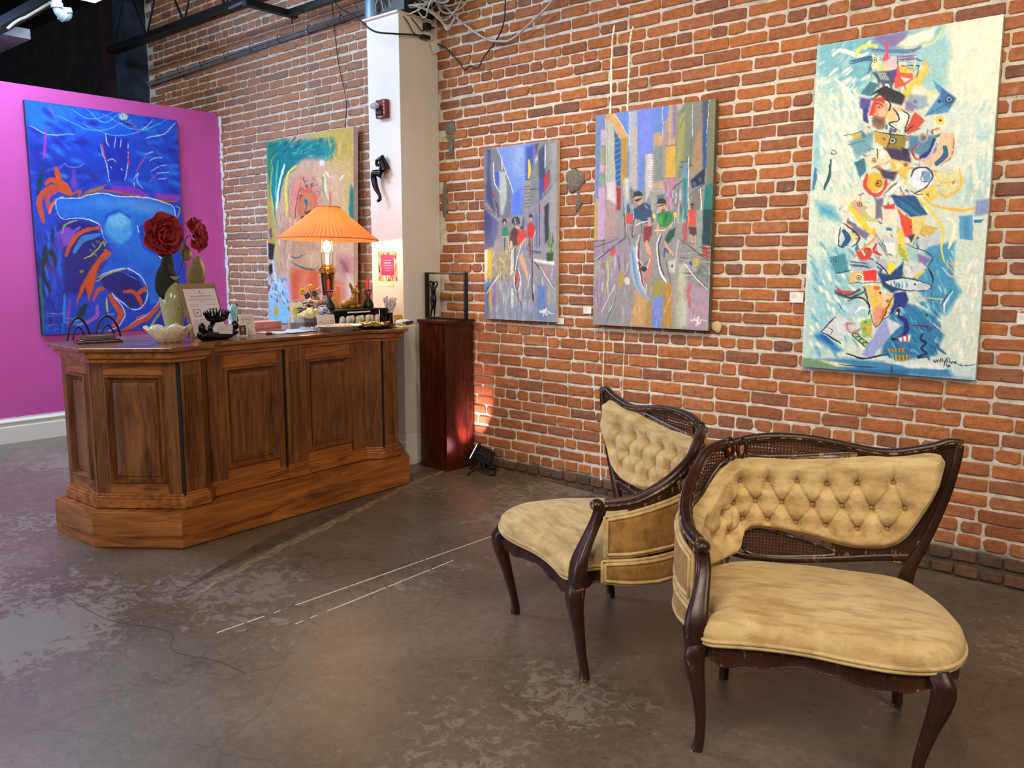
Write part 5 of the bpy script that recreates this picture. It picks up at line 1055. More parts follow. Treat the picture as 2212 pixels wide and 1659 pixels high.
Q.l((30, 34, 40), 4, [(560, 580), (695, 410)]); Q.l((30, 34, 40), 3, [(600, 350), (655, 250)]); Q.p((150, 152, 150), [(640, 120), (705, 90), (690, 400), (690, 1050), (600, 1050), (640, 560), (650, 400)], 8, .7); Q.p((40, 40, 50), [(590, 640), (628, 605), (622, 900), (590, 940)], 4); Q.l((60, 24, 30), 8, [(606, 660), (604, 800)]); Q.l((60, 90, 180), 12, [(525, 690), (525, 960)]); Q.l((24, 34, 100), 6, [(550, 600), (545, 960)]); Q.p((110, 120, 150), [(480, 660), (545, 600), (540, 980), (480, 980)], 10, .5); Q.l((206, 30, 60), 7, [(556, 610), (554, 680)])
Q.scatter([(60, 60, 80), (200, 205, 210), (90, 100, 140)], (400, 620, 470, 1000), 24, 5, 90, 90, 41, .7, .1)
Q.p((150, 140, 100), [(170, 1000), (340, 960), (330, 1200), (170, 1250)], 14, .7); Q.scatter([(210, 200, 170), (120, 110, 80), (230, 226, 210), (90, 80, 60)], (180, 980, 330, 1230), 60, 4, 60, 100, 42, .8, .6); Q.p((224, 170, 40), [(108, 1000), (165, 990), (160, 1220), (108, 1230)], 5); Q.p((220, 216, 200), [(104, 990), (130, 985), (125, 1230), (104, 1230)], 5)
Q.scatter([(190, 196, 206), (150, 160, 190), (120, 120, 140), (176, 150, 180), (160, 190, 190), (206, 204, 200)], (105, 1200, 670, 1540), 150, 10, 130, 91, 43, .6, .04); Q.p((90, 120, 170), [(105, 1260), (140, 1250), (140, 1540), (105, 1540)], 6); Q.l((226, 170, 50), 18, [(150, 1290), (150, 1530)]); Q.l((150, 110, 170), 20, [(185, 1250), (182, 1540)]); Q.p((90, 120, 180), [(520, 1260), (600, 1280), (600, 1550), (520, 1545)], 6, .8); Q.p((140, 150, 160), [(600, 1250), (670, 1250), (670, 1560), (600, 1560)], 8); Q.l((190, 160, 110), 12, [(625, 1250), (620, 1430)]); Q.l((180, 216, 196), 26, [(325, 1300), (325, 1450)], a=.8)
Q.l((60, 60, 66), 6, [(105, 1330), (190, 1210)]); Q.l((230, 230, 230), 6, [(120, 1340), (220, 1190)]); Q.l((120, 50, 60), 10, [(500, 1080), (545, 1140)]); Q.l((60, 60, 60), 6, [(530, 1110), (655, 1280)]); Q.l((220, 225, 225), 8, [(545, 1120), (660, 1300)]); Q.p((226, 226, 216), [(480, 1060), (665, 1075), (660, 1110), (490, 1080)], 5); Q.l((220, 110, 110), 14, [(600, 1130), (605, 1200)]); Q.l((190, 150, 190), 14, [(650, 1130), (640, 1230)]); Q.hatch((60, 70, 100), [(480, 1000), (560, 1010)], 8, 4, 14, 44)
Q.scatter([(60, 110, 50), (120, 160, 60), (200, 210, 120), (30, 60, 30)], (605, 900, 660, 1070), 40, 5, 60, -80, 45, .9, .35); Q.p((40, 60, 40), [(600, 1010), (660, 1010), (650, 1075), (605, 1075)], 4)
SK = (214, 160, 130)
Q.e((40, 34, 36), 265, 755, 18, 22); Q.e(SK, 266, 768, 9, 14); Q.p((30, 120, 80), [(245, 810), (285, 800), (300, 870), (250, 880)], 3); Q.l((200, 205, 205), 5, [(250, 880), (300, 880)]); Q.l((40, 60, 50), 7, [(270, 880), (265, 990)]); Q.l((220, 220, 220), 4, [(290, 890), (310, 1000)])
Q.e((70, 76, 84), 360, 752, 32, 38); Q.l((30, 30, 36), 6, [(330, 770), (345, 720), (380, 730), (390, 770)]); Q.l((200, 205, 210), 4, [(350, 730), (365, 790)]); Q.e(SK, 366, 805, 18, 16); Q.p((80, 30, 30), [(310, 850), (345, 800), (380, 830), (370, 950), (310, 960)], 5); Q.p((206, 50, 36), [(380, 830), (430, 820), (440, 890), (380, 950), (365, 900)], 4); Q.l(SK, 20, [(320, 920), (320, 970)]); Q.l(SK, 17, [(435, 890), (390, 965)]); Q.e((60, 60, 66), 408, 805, 16, 14)
Q.e((50, 40, 40), 482, 715, 14, 20); Q.e(SK, 481, 735, 7, 14); Q.p((196, 34, 30), [(452, 780), (480, 760), (515, 800), (505, 890), (450, 890)], 3); Q.l(SK, 10, [(515, 830), (500, 900)]); Q.l((110, 24, 24), 10, [(470, 890), (470, 1060)]); Q.l(SK, 11, [(495, 910), (485, 980)]); Q.l((60, 40, 36), 9, [(488, 900), (484, 1380)]); Q.l((40, 36, 50), 14, [(490, 1340), (490, 1395)])
Q.l((120, 130, 170), 16, [(380, 1010), (430, 970)]); Q.l(SK, 36, [(395, 1040), (425, 1130)]); Q.l(SK, 22, [(425, 1120), (450, 1220)]); Q.hatch((235, 235, 236), [(330, 980), (320, 1180)], 8, 4, 12, 46); Q.hatch((40, 36, 44), [(360, 980), (350, 1160)], 5, 4, 16, 47); Q.l((240, 240, 240), 5, [(400, 960), (370, 1040), (350, 1150)]); Q.p((206, 50, 40), [(345, 1200), (370, 1150), (372, 1240), (352, 1270)], 3); Q.l((235, 235, 238), 5, [(375, 1140), (395, 1240), (370, 1330), (345, 1280), (345, 1180)]); Q.l((30, 28, 34), 4, [(350, 1180), (365, 1330), (385, 1220)]); Q.l((240, 240, 240), 4, [(470, 1180), (450, 1300)]); Q.l((30, 30, 40), 4, [(365, 1330), (400, 1460)])
Q.l((200, 40, 40), 4, [(104, 965), (165, 965)]); Q.p((120, 140, 170), [(105, 1470), (670, 1440), (660, 1560), (105, 1540)], 20, .5)
sig(Q, (240, 240, 240), 6, [[(542, 1470), (548, 1495), (556, 1478), (562, 1494)], [(568, 1460), (568, 1492)], [(572, 1490), (580, 1470), (570, 1520)], [(590, 1462), (586, 1500)], [(584, 1470), (596, 1460), (602, 1472), (590, 1482)], [(604, 1488), (616, 1482), (612, 1494), (655, 1502)], [(590, 1505), (596, 1515), (602, 1502)]])
R3 = canvas('small_street_painting', 'narrow blue-grey canvas of a helmeted cyclist in a city street, left of the other two', (-3.66, -.043, 1.7145), (0, 0, 0), .632, 1.163, .034, MATS['white_canvas_edge'])
Q.done('painted_face', R3, .632, 1.163)

# ---- blue painting on the pink partition
B_ = Painter([(52, 217), (382, 257), (412, 701), (95, 724)], 250, 380, (22, 66, 196), 1.3, 9)
B_.view(20, 180, 2.86)
B_.p((24, 90, 214), [(90, 105), (1033, 218), (1040, 300), (700, 330), (350, 330), (110, 290)], 26); B_.p((30, 120, 226), [(90, 105), (420, 150), (300, 300), (180, 330), (110, 260)], 40, .6); B_.p((24, 40, 150), [(110, 330), (560, 560), (540, 650), (150, 650)], 40, .6)
B_.scatter([(26, 100, 224), (20, 56, 190), (40, 120, 230), (30, 40, 160)], (110, 130, 1030, 640), 170, 30, 90, 20, 51, .35, .7, 3)
for y0, x0, x1, dp in ((160, 380, 640, 60), (200, 300, 760, 90), (240, 430, 900, 80), (180, 560, 1020, 100), (150, 470, 700, 90)): B_.l((90, 170, 244), 6, [(x0, y0), ((x0 + x1) / 2, y0 + dp), (x1, y0 + 20)], a=.7)
B_.l((170, 210, 250), 5, [(120, 265), (250, 320), (420, 310)], a=.8); B_.l((200, 226, 250), 5, [(840, 330), (960, 300), (1030, 235)]); B_.l((170, 210, 244), 5, [(820, 280), (870, 240), (885, 215)]); B_.l((150, 80, 200), 7, [(245, 130), (265, 180), (290, 220)], a=.7)
B_.e((120, 160, 200), 705, 200, 32, 24); B_.e((206, 216, 206), 706, 200, 22, 17); B_.e((60, 90, 150), 706, 200, 13, 10); B_.e((240, 240, 230), 708, 200, 7); B_.l((60, 40, 50), 10, [(690, 230), (730, 245), (775, 255)]); B_.l((180, 90, 110), 7, [(740, 230), (780, 260), (800, 310)], a=.8)
B_.p((24, 44, 176), [(565, 380), (600, 320), (735, 340), (745, 480), (720, 590), (640, 600), (600, 480)], 8); W_ = (190, 214, 250)
for q in ([(595, 310), (600, 360), (615, 385)], [(655, 330), (650, 390)], [(690, 340), (690, 390)], [(735, 360), (735, 400)], [(565, 370), (580, 430), (605, 490), (625, 600)], [(740, 410), (735, 500), (720, 590)], [(770, 600), (780, 640)], [(610, 470), (640, 460), (660, 480)], [(690, 515), (705, 525)], [(630, 510), (636, 518)]): B_.l(W_, 5, q)
B_.l((214, 80, 70), 8, [(575, 370), (585, 420), (600, 470)]); B_.l((200, 60, 60), 7, [(742, 420), (738, 510)]); B_.l((210, 80, 60), 6, [(785, 540), (820, 480), (850, 440)]); B_.l((210, 80, 60), 4, [(870, 600), (920, 550)])
for q in ([(870, 470), (900, 450), (945, 445)], [(840, 430), (890, 415)], [(880, 530), (930, 505)], [(920, 545), (990, 535)], [(770, 580), (800, 545), (790, 590), (830, 640)], [(940, 500), (980, 492)], [(930, 580), (970, 576)]): B_.l(W_, 4, q)
B_.l((120, 150, 220), 3, [(310, 525), (345, 495), (370, 515), (440, 510), (465, 490)]); B_.l((150, 60, 190), 16, [(228, 290), (220, 380), (215, 465)], a=.8); B_.p((120, 60, 190), [(390, 530), (412, 525), (415, 610), (430, 660), (385, 640)], 6, .9); B_.l((16, 50, 90), 30, [(205, 540), (190, 620), (180, 680)])
OR = (204, 78, 40)
B_.l((130, 50, 190), 50, [(640, 640), (760, 650), (860, 690)], a=.7, soft=3); B_.p((140, 60, 180), [(900, 660), (1065, 680), (1060, 710), (910, 715)], 8); B_.l((204, 70, 60), 12, [(880, 715), (1040, 715)]); B_.l(OR, 12, [(440, 690), (560, 660), (680, 665), (860, 700), (980, 725)], soft=2); B_.l((60, 150, 130), 14, [(470, 670), (580, 640)])
B_.l(OR, 34, [(385, 680), (340, 620), (260, 600), (230, 620)]); B_.l(OR, 20, [(300, 600), (290, 520), (320, 600)]); B_.l(OR, 36, [(380, 680), (290, 640), (220, 670), (190, 740), (215, 850)]); B_.l((190, 70, 90), 28, [(300, 660), (240, 700), (250, 790)], a=.7); B_.l(OR, 14, [(390, 685), (440, 655), (430, 690)]); B_.l(OR, 11, [(480, 665), (600, 620)]); B_.l((226, 110, 80), 20, [(330, 700), (270, 740), (250, 800)])
B_.p((26, 110, 220), [(290, 710), (420, 705), (560, 680), (680, 695), (860, 700), (980, 730), (1035, 760), (1030, 830), (880, 830), (800, 880), (830, 1000), (960, 1080), (1000, 1200), (960, 1330), (880, 1360), (860, 1240), (780, 1150), (700, 1130), (545, 1200), (640, 1040), (600, 950), (560, 860), (430, 820), (340, 830), (290, 780)], 3)
B_.p((60, 140, 230), [(560, 690), (860, 705), (1020, 765), (1010, 800), (760, 790), (640, 780), (460, 760), (350, 760)], 18, .7); B_.p((100, 150, 226), [(680, 700), (980, 740), (1000, 800), (800, 790)], 18, .6); B_.e((70, 160, 232), 682, 880, 88, 100, 8); B_.e((110, 186, 240), 680, 840, 60, 46, 8); B_.p((14, 76, 210), [(560, 860), (610, 940), (680, 1000), (800, 1100), (940, 1130), (900, 1260), (780, 1130), (600, 1140)], 24, .6); B_.p((14, 60, 190), [(590, 860), (600, 800), (680, 770), (750, 810), (770, 880), (760, 840), (690, 785), (620, 815)], 5, .8)
WH = (226, 236, 250)
for q in ([(290, 780), (288, 730), (310, 708), (420, 703), (560, 676), (680, 690), (860, 698), (1000, 735), (1035, 790), (1020, 830)], [(295, 790), (340, 835), (430, 828), (540, 850), (575, 900), (590, 945), (610, 980)], [(640, 1040), (580, 1110), (545, 1200)], [(550, 1195), (640, 1150), (740, 1135), (830, 1190), (860, 1260)], [(640, 1285), (700, 1340), (780, 1385), (840, 1360), (865, 1290), (855, 1240)], [(640, 1290), (700, 1360), (725, 1420), (690, 1490), (620, 1530)], [(680, 1540), (800, 1460), (900, 1390), (945, 1320)], [(820, 1300), (835, 1275), (860, 1270)], [(800, 870), (810, 910)], [(920, 1040), (960, 1075)]): B_.l(WH, 6, q)
B_.p((24, 30, 130), [(300, 850), (440, 840), (540, 870), (590, 960), (630, 1040), (560, 1180), (480, 1300), (350, 1300), (330, 1000)], 14); B_.p((120, 70, 190), [(310, 850), (400, 900), (330, 1040), (290, 920), (350, 880)], 5); B_.l((110, 80, 200), 22, [(360, 990), (400, 920), (440, 880)]); B_.l(OR, 30, [(355, 1060), (400, 960), (480, 900), (565, 880)]); B_.l((60, 120, 200), 34, [(410, 1040), (460, 960), (560, 925)]); B_.l((190, 190, 50), 8, [(470, 1080), (520, 1050), (590, 970)]); B_.scatter([(190, 190, 60), (150, 160, 60)], (500, 960, 600, 1060), 12, 7, 30, 60, 52); B_.l((170, 170, 60), 8, [(330, 920), (350, 870), (420, 840)]); B_.e((40, 40, 60), 250, 1070, 42, 90, rot=-15); B_.e((30, 70, 190), 262, 1100, 12, 50, rot=-20)
B_.p(OR, [(640, 1035), (600, 1010), (520, 1120), (440, 1270), (420, 1380), (480, 1250), (500, 1340), (530, 1250), (560, 1120)], 3); B_.l(OR, 24, [(530, 1330), (560, 1270), (650, 1240)]); B_.p((24, 28, 120), [(560, 1200), (680, 1150), (790, 1170), (850, 1270), (840, 1350), (760, 1380), (650, 1280), (600, 1260)], 6); B_.l(OR, 26, [(720, 1275), (780, 1280), (820, 1330), (830, 1360)]); B_.l(OR, 26, [(860, 1250), (800, 1290)]); B_.l((40, 120, 220), 9, [(720, 1160), (800, 1200)]); B_.l((180, 180, 50), 8, [(540, 1220), (640, 1160), (750, 1130)]); B_.l((190, 190, 60), 12, [(610, 1320), (620, 1420)])
B_.l(OR, 34, [(630, 1300), (670, 1370), (700, 1420), (650, 1500)]); B_.l(OR, 28, [(720, 1520), (860, 1440), (950, 1350)]); B_.l((226, 90, 50), 12, [(800, 1440), (840, 1420)]); B_.l((170, 190, 50), 18, [(880, 1500), (930, 1430), (960, 1380)]); B_.l((190, 60, 50), 10, [(960, 1440), (1000, 1400)]); B_.p((24, 100, 214), [(860, 1150), (960, 1090), (1000, 1200), (940, 1330), (870, 1280)], 14, .8); B_.p((24, 40, 150), [(960, 1390), (1105, 1250), (1115, 1495), (900, 1510)], 20, .8)
B_.scatter([(20, 50, 170), (40, 110, 220), (80, 50, 160), (20, 30, 110)], (160, 860, 340, 1500), 90, 18, 90, 80, 53, .5, .3, 2); B_.p((16, 50, 60), [(420, 1440), (440, 1380), (500, 1350), (470, 1430)], 4); B_.l((130, 60, 180), 22, [(380, 1340), (365, 1500)], a=.8); B_.l((150, 80, 200), 28, [(440, 1490), (540, 1440), (555, 1370)], a=.9); B_.l((40, 130, 230), 18, [(350, 1300), (345, 1480)], a=.8); B_.l((30, 110, 100), 16, [(195, 1200), (215, 1400), (220, 1530)]); B_.scatter([(100, 150, 220), (40, 60, 160), (90, 60, 170)], (230, 1420, 640, 1530), 50, 8, 60, 0, 54, .6)
B_.l((20, 40, 60), 26, [(225, 1000), (215, 1180), (260, 1280)], a=.6); B_.l((160, 160, 40), 8, [(1030, 740), (1060, 760), (1040, 830)]); B_.e((120, 130, 40), 455, 1158, 16, 10)
M_DKEDGE = mat('dark_canvas_edge', rgb(24, 22, 34), .8)
R4 = canvas('blue_figure_painting', 'large deep-blue canvas with orange strokes and a crouching figure on the pink partition', (WX + .043, -1.081, 1.868), (0, 0, PI / 2), 1.262, 1.86, .036, M_DKEDGE)
B_.done('painted_face', R4, 1.262, 1.86)

# ---- green and orange abstract on the brick behind the lamp
T = Painter([(575, 308), (760, 272), (785, 655), (602, 693)], 180, 350, (196, 160, 130), 1.3, 10)
T.view(560, 240, 3.319)
T.p((190, 168, 70), [(360, 165), (665, 100), (720, 700), (560, 600), (480, 400), (540, 250)], 18); T.p((20, 120, 100), [(50, 235), (200, 205), (260, 260), (200, 420), (140, 640), (90, 600), (60, 400)], 14); T.p((10, 116, 120), [(90, 260), (380, 205), (540, 190), (555, 270), (480, 320), (330, 330), (250, 420), (190, 480), (140, 400)], 12)
T.scatter([(10, 120, 124), (40, 150, 140), (20, 90, 100), (60, 170, 160)], (140, 210, 520, 340), 70, 14, 60, -40, 61, .5, .6); T.scatter([(206, 176, 90), (190, 160, 60), (214, 180, 120)], (480, 150, 680, 600), 70, 16, 60, 80, 62, .4); T.e((20, 140, 140), 500, 260, 36, 28, 4, .7)
T.p((214, 170, 140), [(400, 350), (640, 330), (690, 640), (620, 700), (480, 500)], 30, .7); T.p((180, 150, 60), [(60, 480), (120, 700), (170, 960), (110, 1000), (95, 860)], 10)
for q, c, w_ in (([(110, 380), (120, 560), (150, 760), (175, 850)], (16, 130, 130), 18), ([(150, 360), (140, 520), (150, 700)], (70, 190, 180), 12), ([(200, 380), (165, 560), (150, 700)], (230, 236, 236), 18), ([(185, 420), (160, 560)], (220, 230, 236), 16), ([(240, 340), (190, 480), (170, 640)], (16, 110, 120), 16), ([(290, 380), (230, 440), (220, 560), (240, 700), (280, 820)], (232, 214, 60), 16), ([(110, 400), (100, 540), (140, 740), (180, 860)], (200, 190, 70), 9), ([(140, 300), (100, 360), (95, 420)], (150, 190, 60), 6)): T.l(c, w_, q, 2)
T.p((206, 140, 110), [(250, 520), (300, 440), (400, 430), (470, 520), (480, 700), (420, 900), (330, 960), (250, 820)], 12); T.p((214, 96, 56), [(320, 560), (370, 510), (440, 540), (460, 620), (380, 740), (320, 700), (310, 620)], 8); T.p((200, 110, 60), [(350, 600), (430, 580), (450, 650), (370, 760)], 10)
T.scatter([(90, 70, 80), (130, 110, 130), (60, 50, 60), (200, 160, 170)], (310, 450, 470, 640), 60, 6, 20, 40, 63, .8, 1.5); T.p((206, 120, 76), [(345, 560), (425, 545), (440, 640), (370, 730), (335, 680)], 8); T.p((20, 110, 130), [(355, 590), (385, 600), (380, 650), (365, 630)], 2); T.p((20, 70, 80), [(365, 680), (385, 690), (385, 715)], 2); T.p((20, 70, 80), [(345, 715), (370, 715), (360, 765), (345, 750)], 2); T.l((60, 50, 50), 5, [(330, 520), (305, 600), (300, 740)]); T.l((30, 60, 70), 4, [(380, 640), (370, 690), (400, 700)]); T.e((50, 60, 70), 405, 690, 24, 20, 2, .7)
T.p((226, 130, 120), [(250, 560), (290, 470), (320, 500), (290, 620), (280, 760), (255, 700)], 8, .8); T.l((60, 150, 100), 5, [(250, 500), (240, 620), (280, 760)]); T.l((236, 228, 220), 14, [(490, 420), (510, 520), (540, 600)], 3, .8); T.l((70, 150, 90), 6, [(480, 440), (495, 560)]); T.e((240, 220, 240), 468, 350, 18, 20, 3); T.l((240, 230, 226), 8, [(500, 405), (535, 440)]); T.l((240, 230, 226), 7, [(590, 450), (620, 410)]); T.l((204, 110, 80), 14, [(540, 530), (545, 620)], 3); T.p((16, 120, 110), [(670, 470), (695, 500), (715, 720), (700, 740), (665, 640)], 5); T.l((190, 196, 70), 6, [(655, 610), (690, 740)])
T.p((186, 140, 110), [(170, 800), (300, 780), (480, 900), (490, 1060), (280, 1060), (220, 1100)], 18); T.p((130, 70, 140), [(210, 860), (250, 830), (240, 900), (215, 890)], 6); T.p((90, 60, 130), [(110, 840), (125, 830), (130, 910), (112, 890)], 4); T.p((44, 40, 40), [(105, 940), (158, 940), (150, 1060), (115, 1050)], 4); T.p((30, 26, 30), [(120, 1100), (155, 1070), (160, 1120), (130, 1180)], 4); T.p((206, 90, 50), [(300, 1080), (440, 1060), (500, 1060), (500, 1300), (300, 1300), (285, 1180)], 12); T.p((224, 140, 100), [(380, 1100), (420, 1080), (440, 1300), (340, 1300)], 14, .7); T.p((190, 130, 110), [(560, 1060), (700, 1060), (740, 1320), (560, 1300)], 20, .8); T.l((206, 90, 50), 26, [(600, 1110), (630, 1150), (640, 1220)], 2); T.l((214, 130, 90), 14, [(580, 1130), (680, 1120)], 3)
T.l((60, 70, 70), 9, [(285, 1000), (340, 1000), (390, 960)], 2, .8); T.l((70, 90, 90), 14, [(290, 1040), (360, 1060), (450, 1060), (490, 1030)], 3, .8); T.p((170, 110, 110), [(620, 930), (710, 930), (720, 1030), (660, 1060), (620, 1020)], 14, .8); T.hatch((110, 70, 80), [(650, 960), (690, 1020)], 6, 4, 16, 64); T.p((210, 170, 130), [(380, 930), (480, 930), (480, 1040), (400, 1040)], 16, .7)
T.p((176, 170, 220), [(230, 1180), (290, 1160), (300, 1310), (250, 1320)], 16, .7); T.p((130, 190, 236), [(125, 1260), (260, 1240), (330, 1400), (270, 1500), (135, 1502)], 14); T.p((160, 206, 236), [(120, 1180), (250, 1150), (260, 1300), (130, 1330)], 18, .8)
T.scatter([(40, 120, 190), (190, 40, 60), (220, 190, 70), (230, 240, 240), (20, 100, 140), (90, 60, 140)], (125, 1160, 280, 1340), 44, 6, 36, 60, 65, .85, .8); T.p((170, 20, 50), [(125, 1230), (138, 1240), (135, 1290), (124, 1270)], 2); T.p((200, 160, 50), [(180, 1370), (215, 1380), (210, 1440), (175, 1445)], 5, .8); T.l((180, 190, 70), 14, [(165, 900), (190, 1050)], 3, .7); T.l((206, 220, 226), 20, [(150, 1060), (170, 1160), (200, 1210)], 3, .8); T.p((206, 214, 226), [(690, 1040), (725, 1080), (745, 1320), (700, 1300)], 14, .7); T.scatter([(214, 180, 150), (226, 200, 180), (170, 120, 110)], (180, 700, 300, 1150), 50, 10, 70, 90, 66, .4, .2)
R5 = canvas('green_orange_abstract_painting', 'teal, ochre and orange abstract canvas hung by a chain behind the lamp', (-5.90, -.118, 1.79), (math.radians(-1.9), 0, 0), 1.19, 1.575, .045, mat('pinkish_white_canvas_edge', rgb(222, 206, 202), .8))
T.done('painted_face', R5, 1.19, 1.575)
# ================================================================ things on and round the desk
DM = Matrix.Translation((-3.975, -2.35, .055)) @ Matrix.Rotation(DA, 4, 'Z')
ZT = 1.0402
def D(s, t, z=ZT): return tuple(DM @ Vector((s, t, z)))
def put(name, label, cat, s, t, z=ZT, a=0.0, group=None): return tag(empty(name, D(s, t, z), DA + a), label, cat, group)
def flat_print(name, parent, w_, h_, draw, nx=60, ny=80, base=(236, 234, 230), z=-.0008, seed=1):
    P = Painter([(0, 0), (100, 0), (100, 100 * h_ / w_), (0, 100 * h_ / w_)], nx, ny, base, 0, seed); draw(P); return P.done(name, parent, w_, h_, z, M_PRINT, 0.0)
# plaque
r = put('wooden_plaque', 'low two-step dark wooden plaque block at the left end of the desk top', 'plaque', -.07, .60, a=-.25)
b = MB(); b.box((0, 0, .006), (.22, .13, .012)); b.box((0, 0, .016), (.20, .11, .008)); b.build('base', M_RED, r, bevel=.003)
b = MB(); b.box((0, 0, .030), (.165, .08, .02), taper=.94); b.build('top_block', M_RED, r, bevel=.003)
# onyx bowl
M_ONYX = mat('cream_onyx', rgb(212, 198, 170), .25, var=.25, scale=22)
b = MB(); n = 48
def bw(q, k): return .10 * math.sin(7 * q + .4) * min(1, k / 4) + .06 * math.sin(3 * q) * min(1, k / 5)
prof = [(.0, 0), (.045, 0), (.05, .004), (.075, .022), (.098, .050), (.122, .082), (.119, .085), (.094, .058), (.07, .030), (.04, .012), (0, .008)]
rings = []
for k, (rr, z) in enumerate(prof):
    kk = k if k < 6 else 10 - k + .5
    rings.append([(rr * (1 + bw(2 * PI * j / n, kk)) * math.cos(2 * PI * j / n), rr * (1 + bw(2 * PI * j / n, kk)) * math.sin(2 * PI * j / n) * .8, z + .010 * math.sin(7 * 2 * PI * j / n + 1.9) * min(1, kk / 5)) for j in range(n)])
b.loft(rings); o = b.build('shell_bowl', M_ONYX, None, smooth='all', loc=D(.175, .31), rot=(0, 0, DA)); tag(o, 'scalloped cream shell-shaped bowl on the desk top in front of the vase', 'bowl')
# vase
r = put('marbled_vase', 'tall greenish marbled vase holding the big red paper roses', 'vase', .385, .62)
t = NT('green_marble'); v_ = t.coord('Object', (9, 9, 5)); nn = t.noise(v_, 2.2, 5, .6, 2.0)
t.col(t.ramp(nn, [(.30, rgb(112, 84, 58)), (.40, rgb(168, 162, 120)), (.55, rgb(150, 156, 116)), (.72, rgb(190, 186, 152))])); t.set(Roughness=.12)
b = MB(); b.lathe([(0, 0), (.036, 0), (.04, .008), (.052, .07), (.066, .15), (.074, .21), (.070, .25), (.052, .285), (.032, .305), (.026, .318), (.034, .335), (.044, .345), (.034, .343), (.02, .32), (0, .31)], 32); b.build('vase_body', t.m, r, smooth='all')
# roses
M_ROSE = mat('dull_red_paper', rgb(156, 32, 42), .75, var=.12, scale=8); M_LEAFD = mat('dark_green_paper', rgb(30, 38, 32), .8, var=.1); M_LEAFG = mat('gold_green_paper', rgb(116, 104, 66), .5, var=.1)
M_STEM = mat('black_wire_stem', rgb(22, 24, 20), .6)
def petal(w_, h_, cup, curl, seed, hood=0):
    rr = random.Random(seed); b = MB(); nu, nv = 9, 8
    def pt(u, v):
        a = (u - .5) * 2; ww = w_ * (max(0, math.sin(PI * min(1, .15 + .66 * v))) ** .5) * (.45 + .55 * min(1, v * 1.8)) * .5
        x = a * ww; y = cup * (a * a) * w_ * .30 + .003 * math.sin(5 * a + seed) * v
        z = v * h_ * (1 - .12 * a * a)
        bend = curl * v * v
        yy = y - math.sin(bend) * h_ * .45 * v; zz = z * math.cos(bend * .55)
        return (x, yy + .0015 * rr.random(), zz)
    b.grid(nu, nv, pt); return b
def rose(name, label, s, t_, z, R, facing, stem_to, seed):
    root = put(name, label, 'flower', s, t_, z)
    Q = (Vector(facing)).normalized().to_track_quat('Z', 'Y').to_matrix().to_4x4()
    Q3 = Q.to_3x3(); k = 0; rr = random.Random(seed)
    for ring, (n, h_, w_, tilt, rad, lift) in enumerate(((3, .40, .50, .05, .06, .02), (4, .52, .78, .30, .12, .0), (5, .62, 1.1, .58, .20, -.05), (5, .66, 1.3, .90, .30, -.12), (6, .68, 1.35, 1.18, .36, -.20))):
        for i in range(n):
            q = 2 * PI * (i + .5 * (ring % 2)) / n + rr.uniform(-.12, .12)
            p = petal(w_ * R, h_ * R, .9, -.5 + .28 * ring, seed * 10 + k); k += 1
            M = rz(q) @ rx(0)
            tl = tilt + rr.uniform(-.1, .1)
            for j, vv in enumerate(p.v):
                vv = Vector(vv); vv = Vector((vv.x, -vv.y, vv.z))
                vv = Matrix.Rotation(-tl, 3, 'X') @ vv        # lean outward (+y)
                vv = vv + Vector((0, rad * R, lift * R)); vv = M @ vv
                p.v[j] = tuple(Q3 @ vv)
            p.build('petal', M_ROSE, root, smooth='all', solid=.0012, fixn=False)
    base = Q3 @ Vector((0, 0, -.25 * R)); e = (Matrix.Rotation(-0, 3, 'Z') @ Vector(stem_to))
    b = MB(); b.tube([tuple(x) for x in catmull([tuple(base), tuple(base * 2.2 + Vector((0, 0, -.02))), tuple((base + e) / 2 + Vector((0, .0, 0))), tuple(e)], 6)], .0035, 6); b.build('stem', M_STEM, root, smooth='all')
    return root
def leafobj(root, c, w_, h_, m, rot, teeth=0, name='leaf'):
    b = MB(); n = 40; pts = []
    for i in range(n):
        q = 2 * PI * i / n; rr_ = 1 + (teeth * (1 if i % 2 else -1))
        pts.append((w_ / 2 * math.sin(q) * (1 - .25 * math.cos(q)) * rr_, h_ / 2 * math.cos(q) * rr_))
    M = Matrix.Rotation(rot[1], 3, 'Y') @ Matrix.Rotation(rot[0], 3, 'X') if isinstance(rot, tuple) else ry(rot)
    rings = [[tuple(M @ Vector((x * f, y_ + .10 * abs(x * f) + dy, z * f)) + Vector(c)) for x, z in pts] for f, dy, y_ in ((1, 0, 0), (.6, 0, -.003), (.15, 0, -.004))]
    b.loft(rings, True, False); b.f.append(tuple(range(2 * n, 3 * n))); return b.build(name, m, root, smooth='all', solid=.001)
# facing: desk-local; camera lies to +s, -t
r1 = rose('paper_rose', 'larger left red paper rose, its centre facing the viewer', .335, .60, 1.62, .125, (.10, -1, -.08), (.045, .02, -.30), 3)
leafobj(r1, (.02, .0, -.155), .075, .12, M_LEAFD, (0, .1), .02)
leafobj(r1, (.005, -.01, -.262), .145, .215, M_LEAFD, (0, -.08), .022)
r2 = rose('paper_rose', 'smaller right red paper rose seen from the side', .545, .61, 1.625, .108, (.75, -.75, .15), (-.15, .01, -.30), 5)
leafobj(r2, (.01, .02, -.215), .115, .19, M_LEAFG, (0, .12), 0)
leafobj(r2, (-.05, .03, -.10), .07, .10, M_LEAFG, (0, -.3), 0)
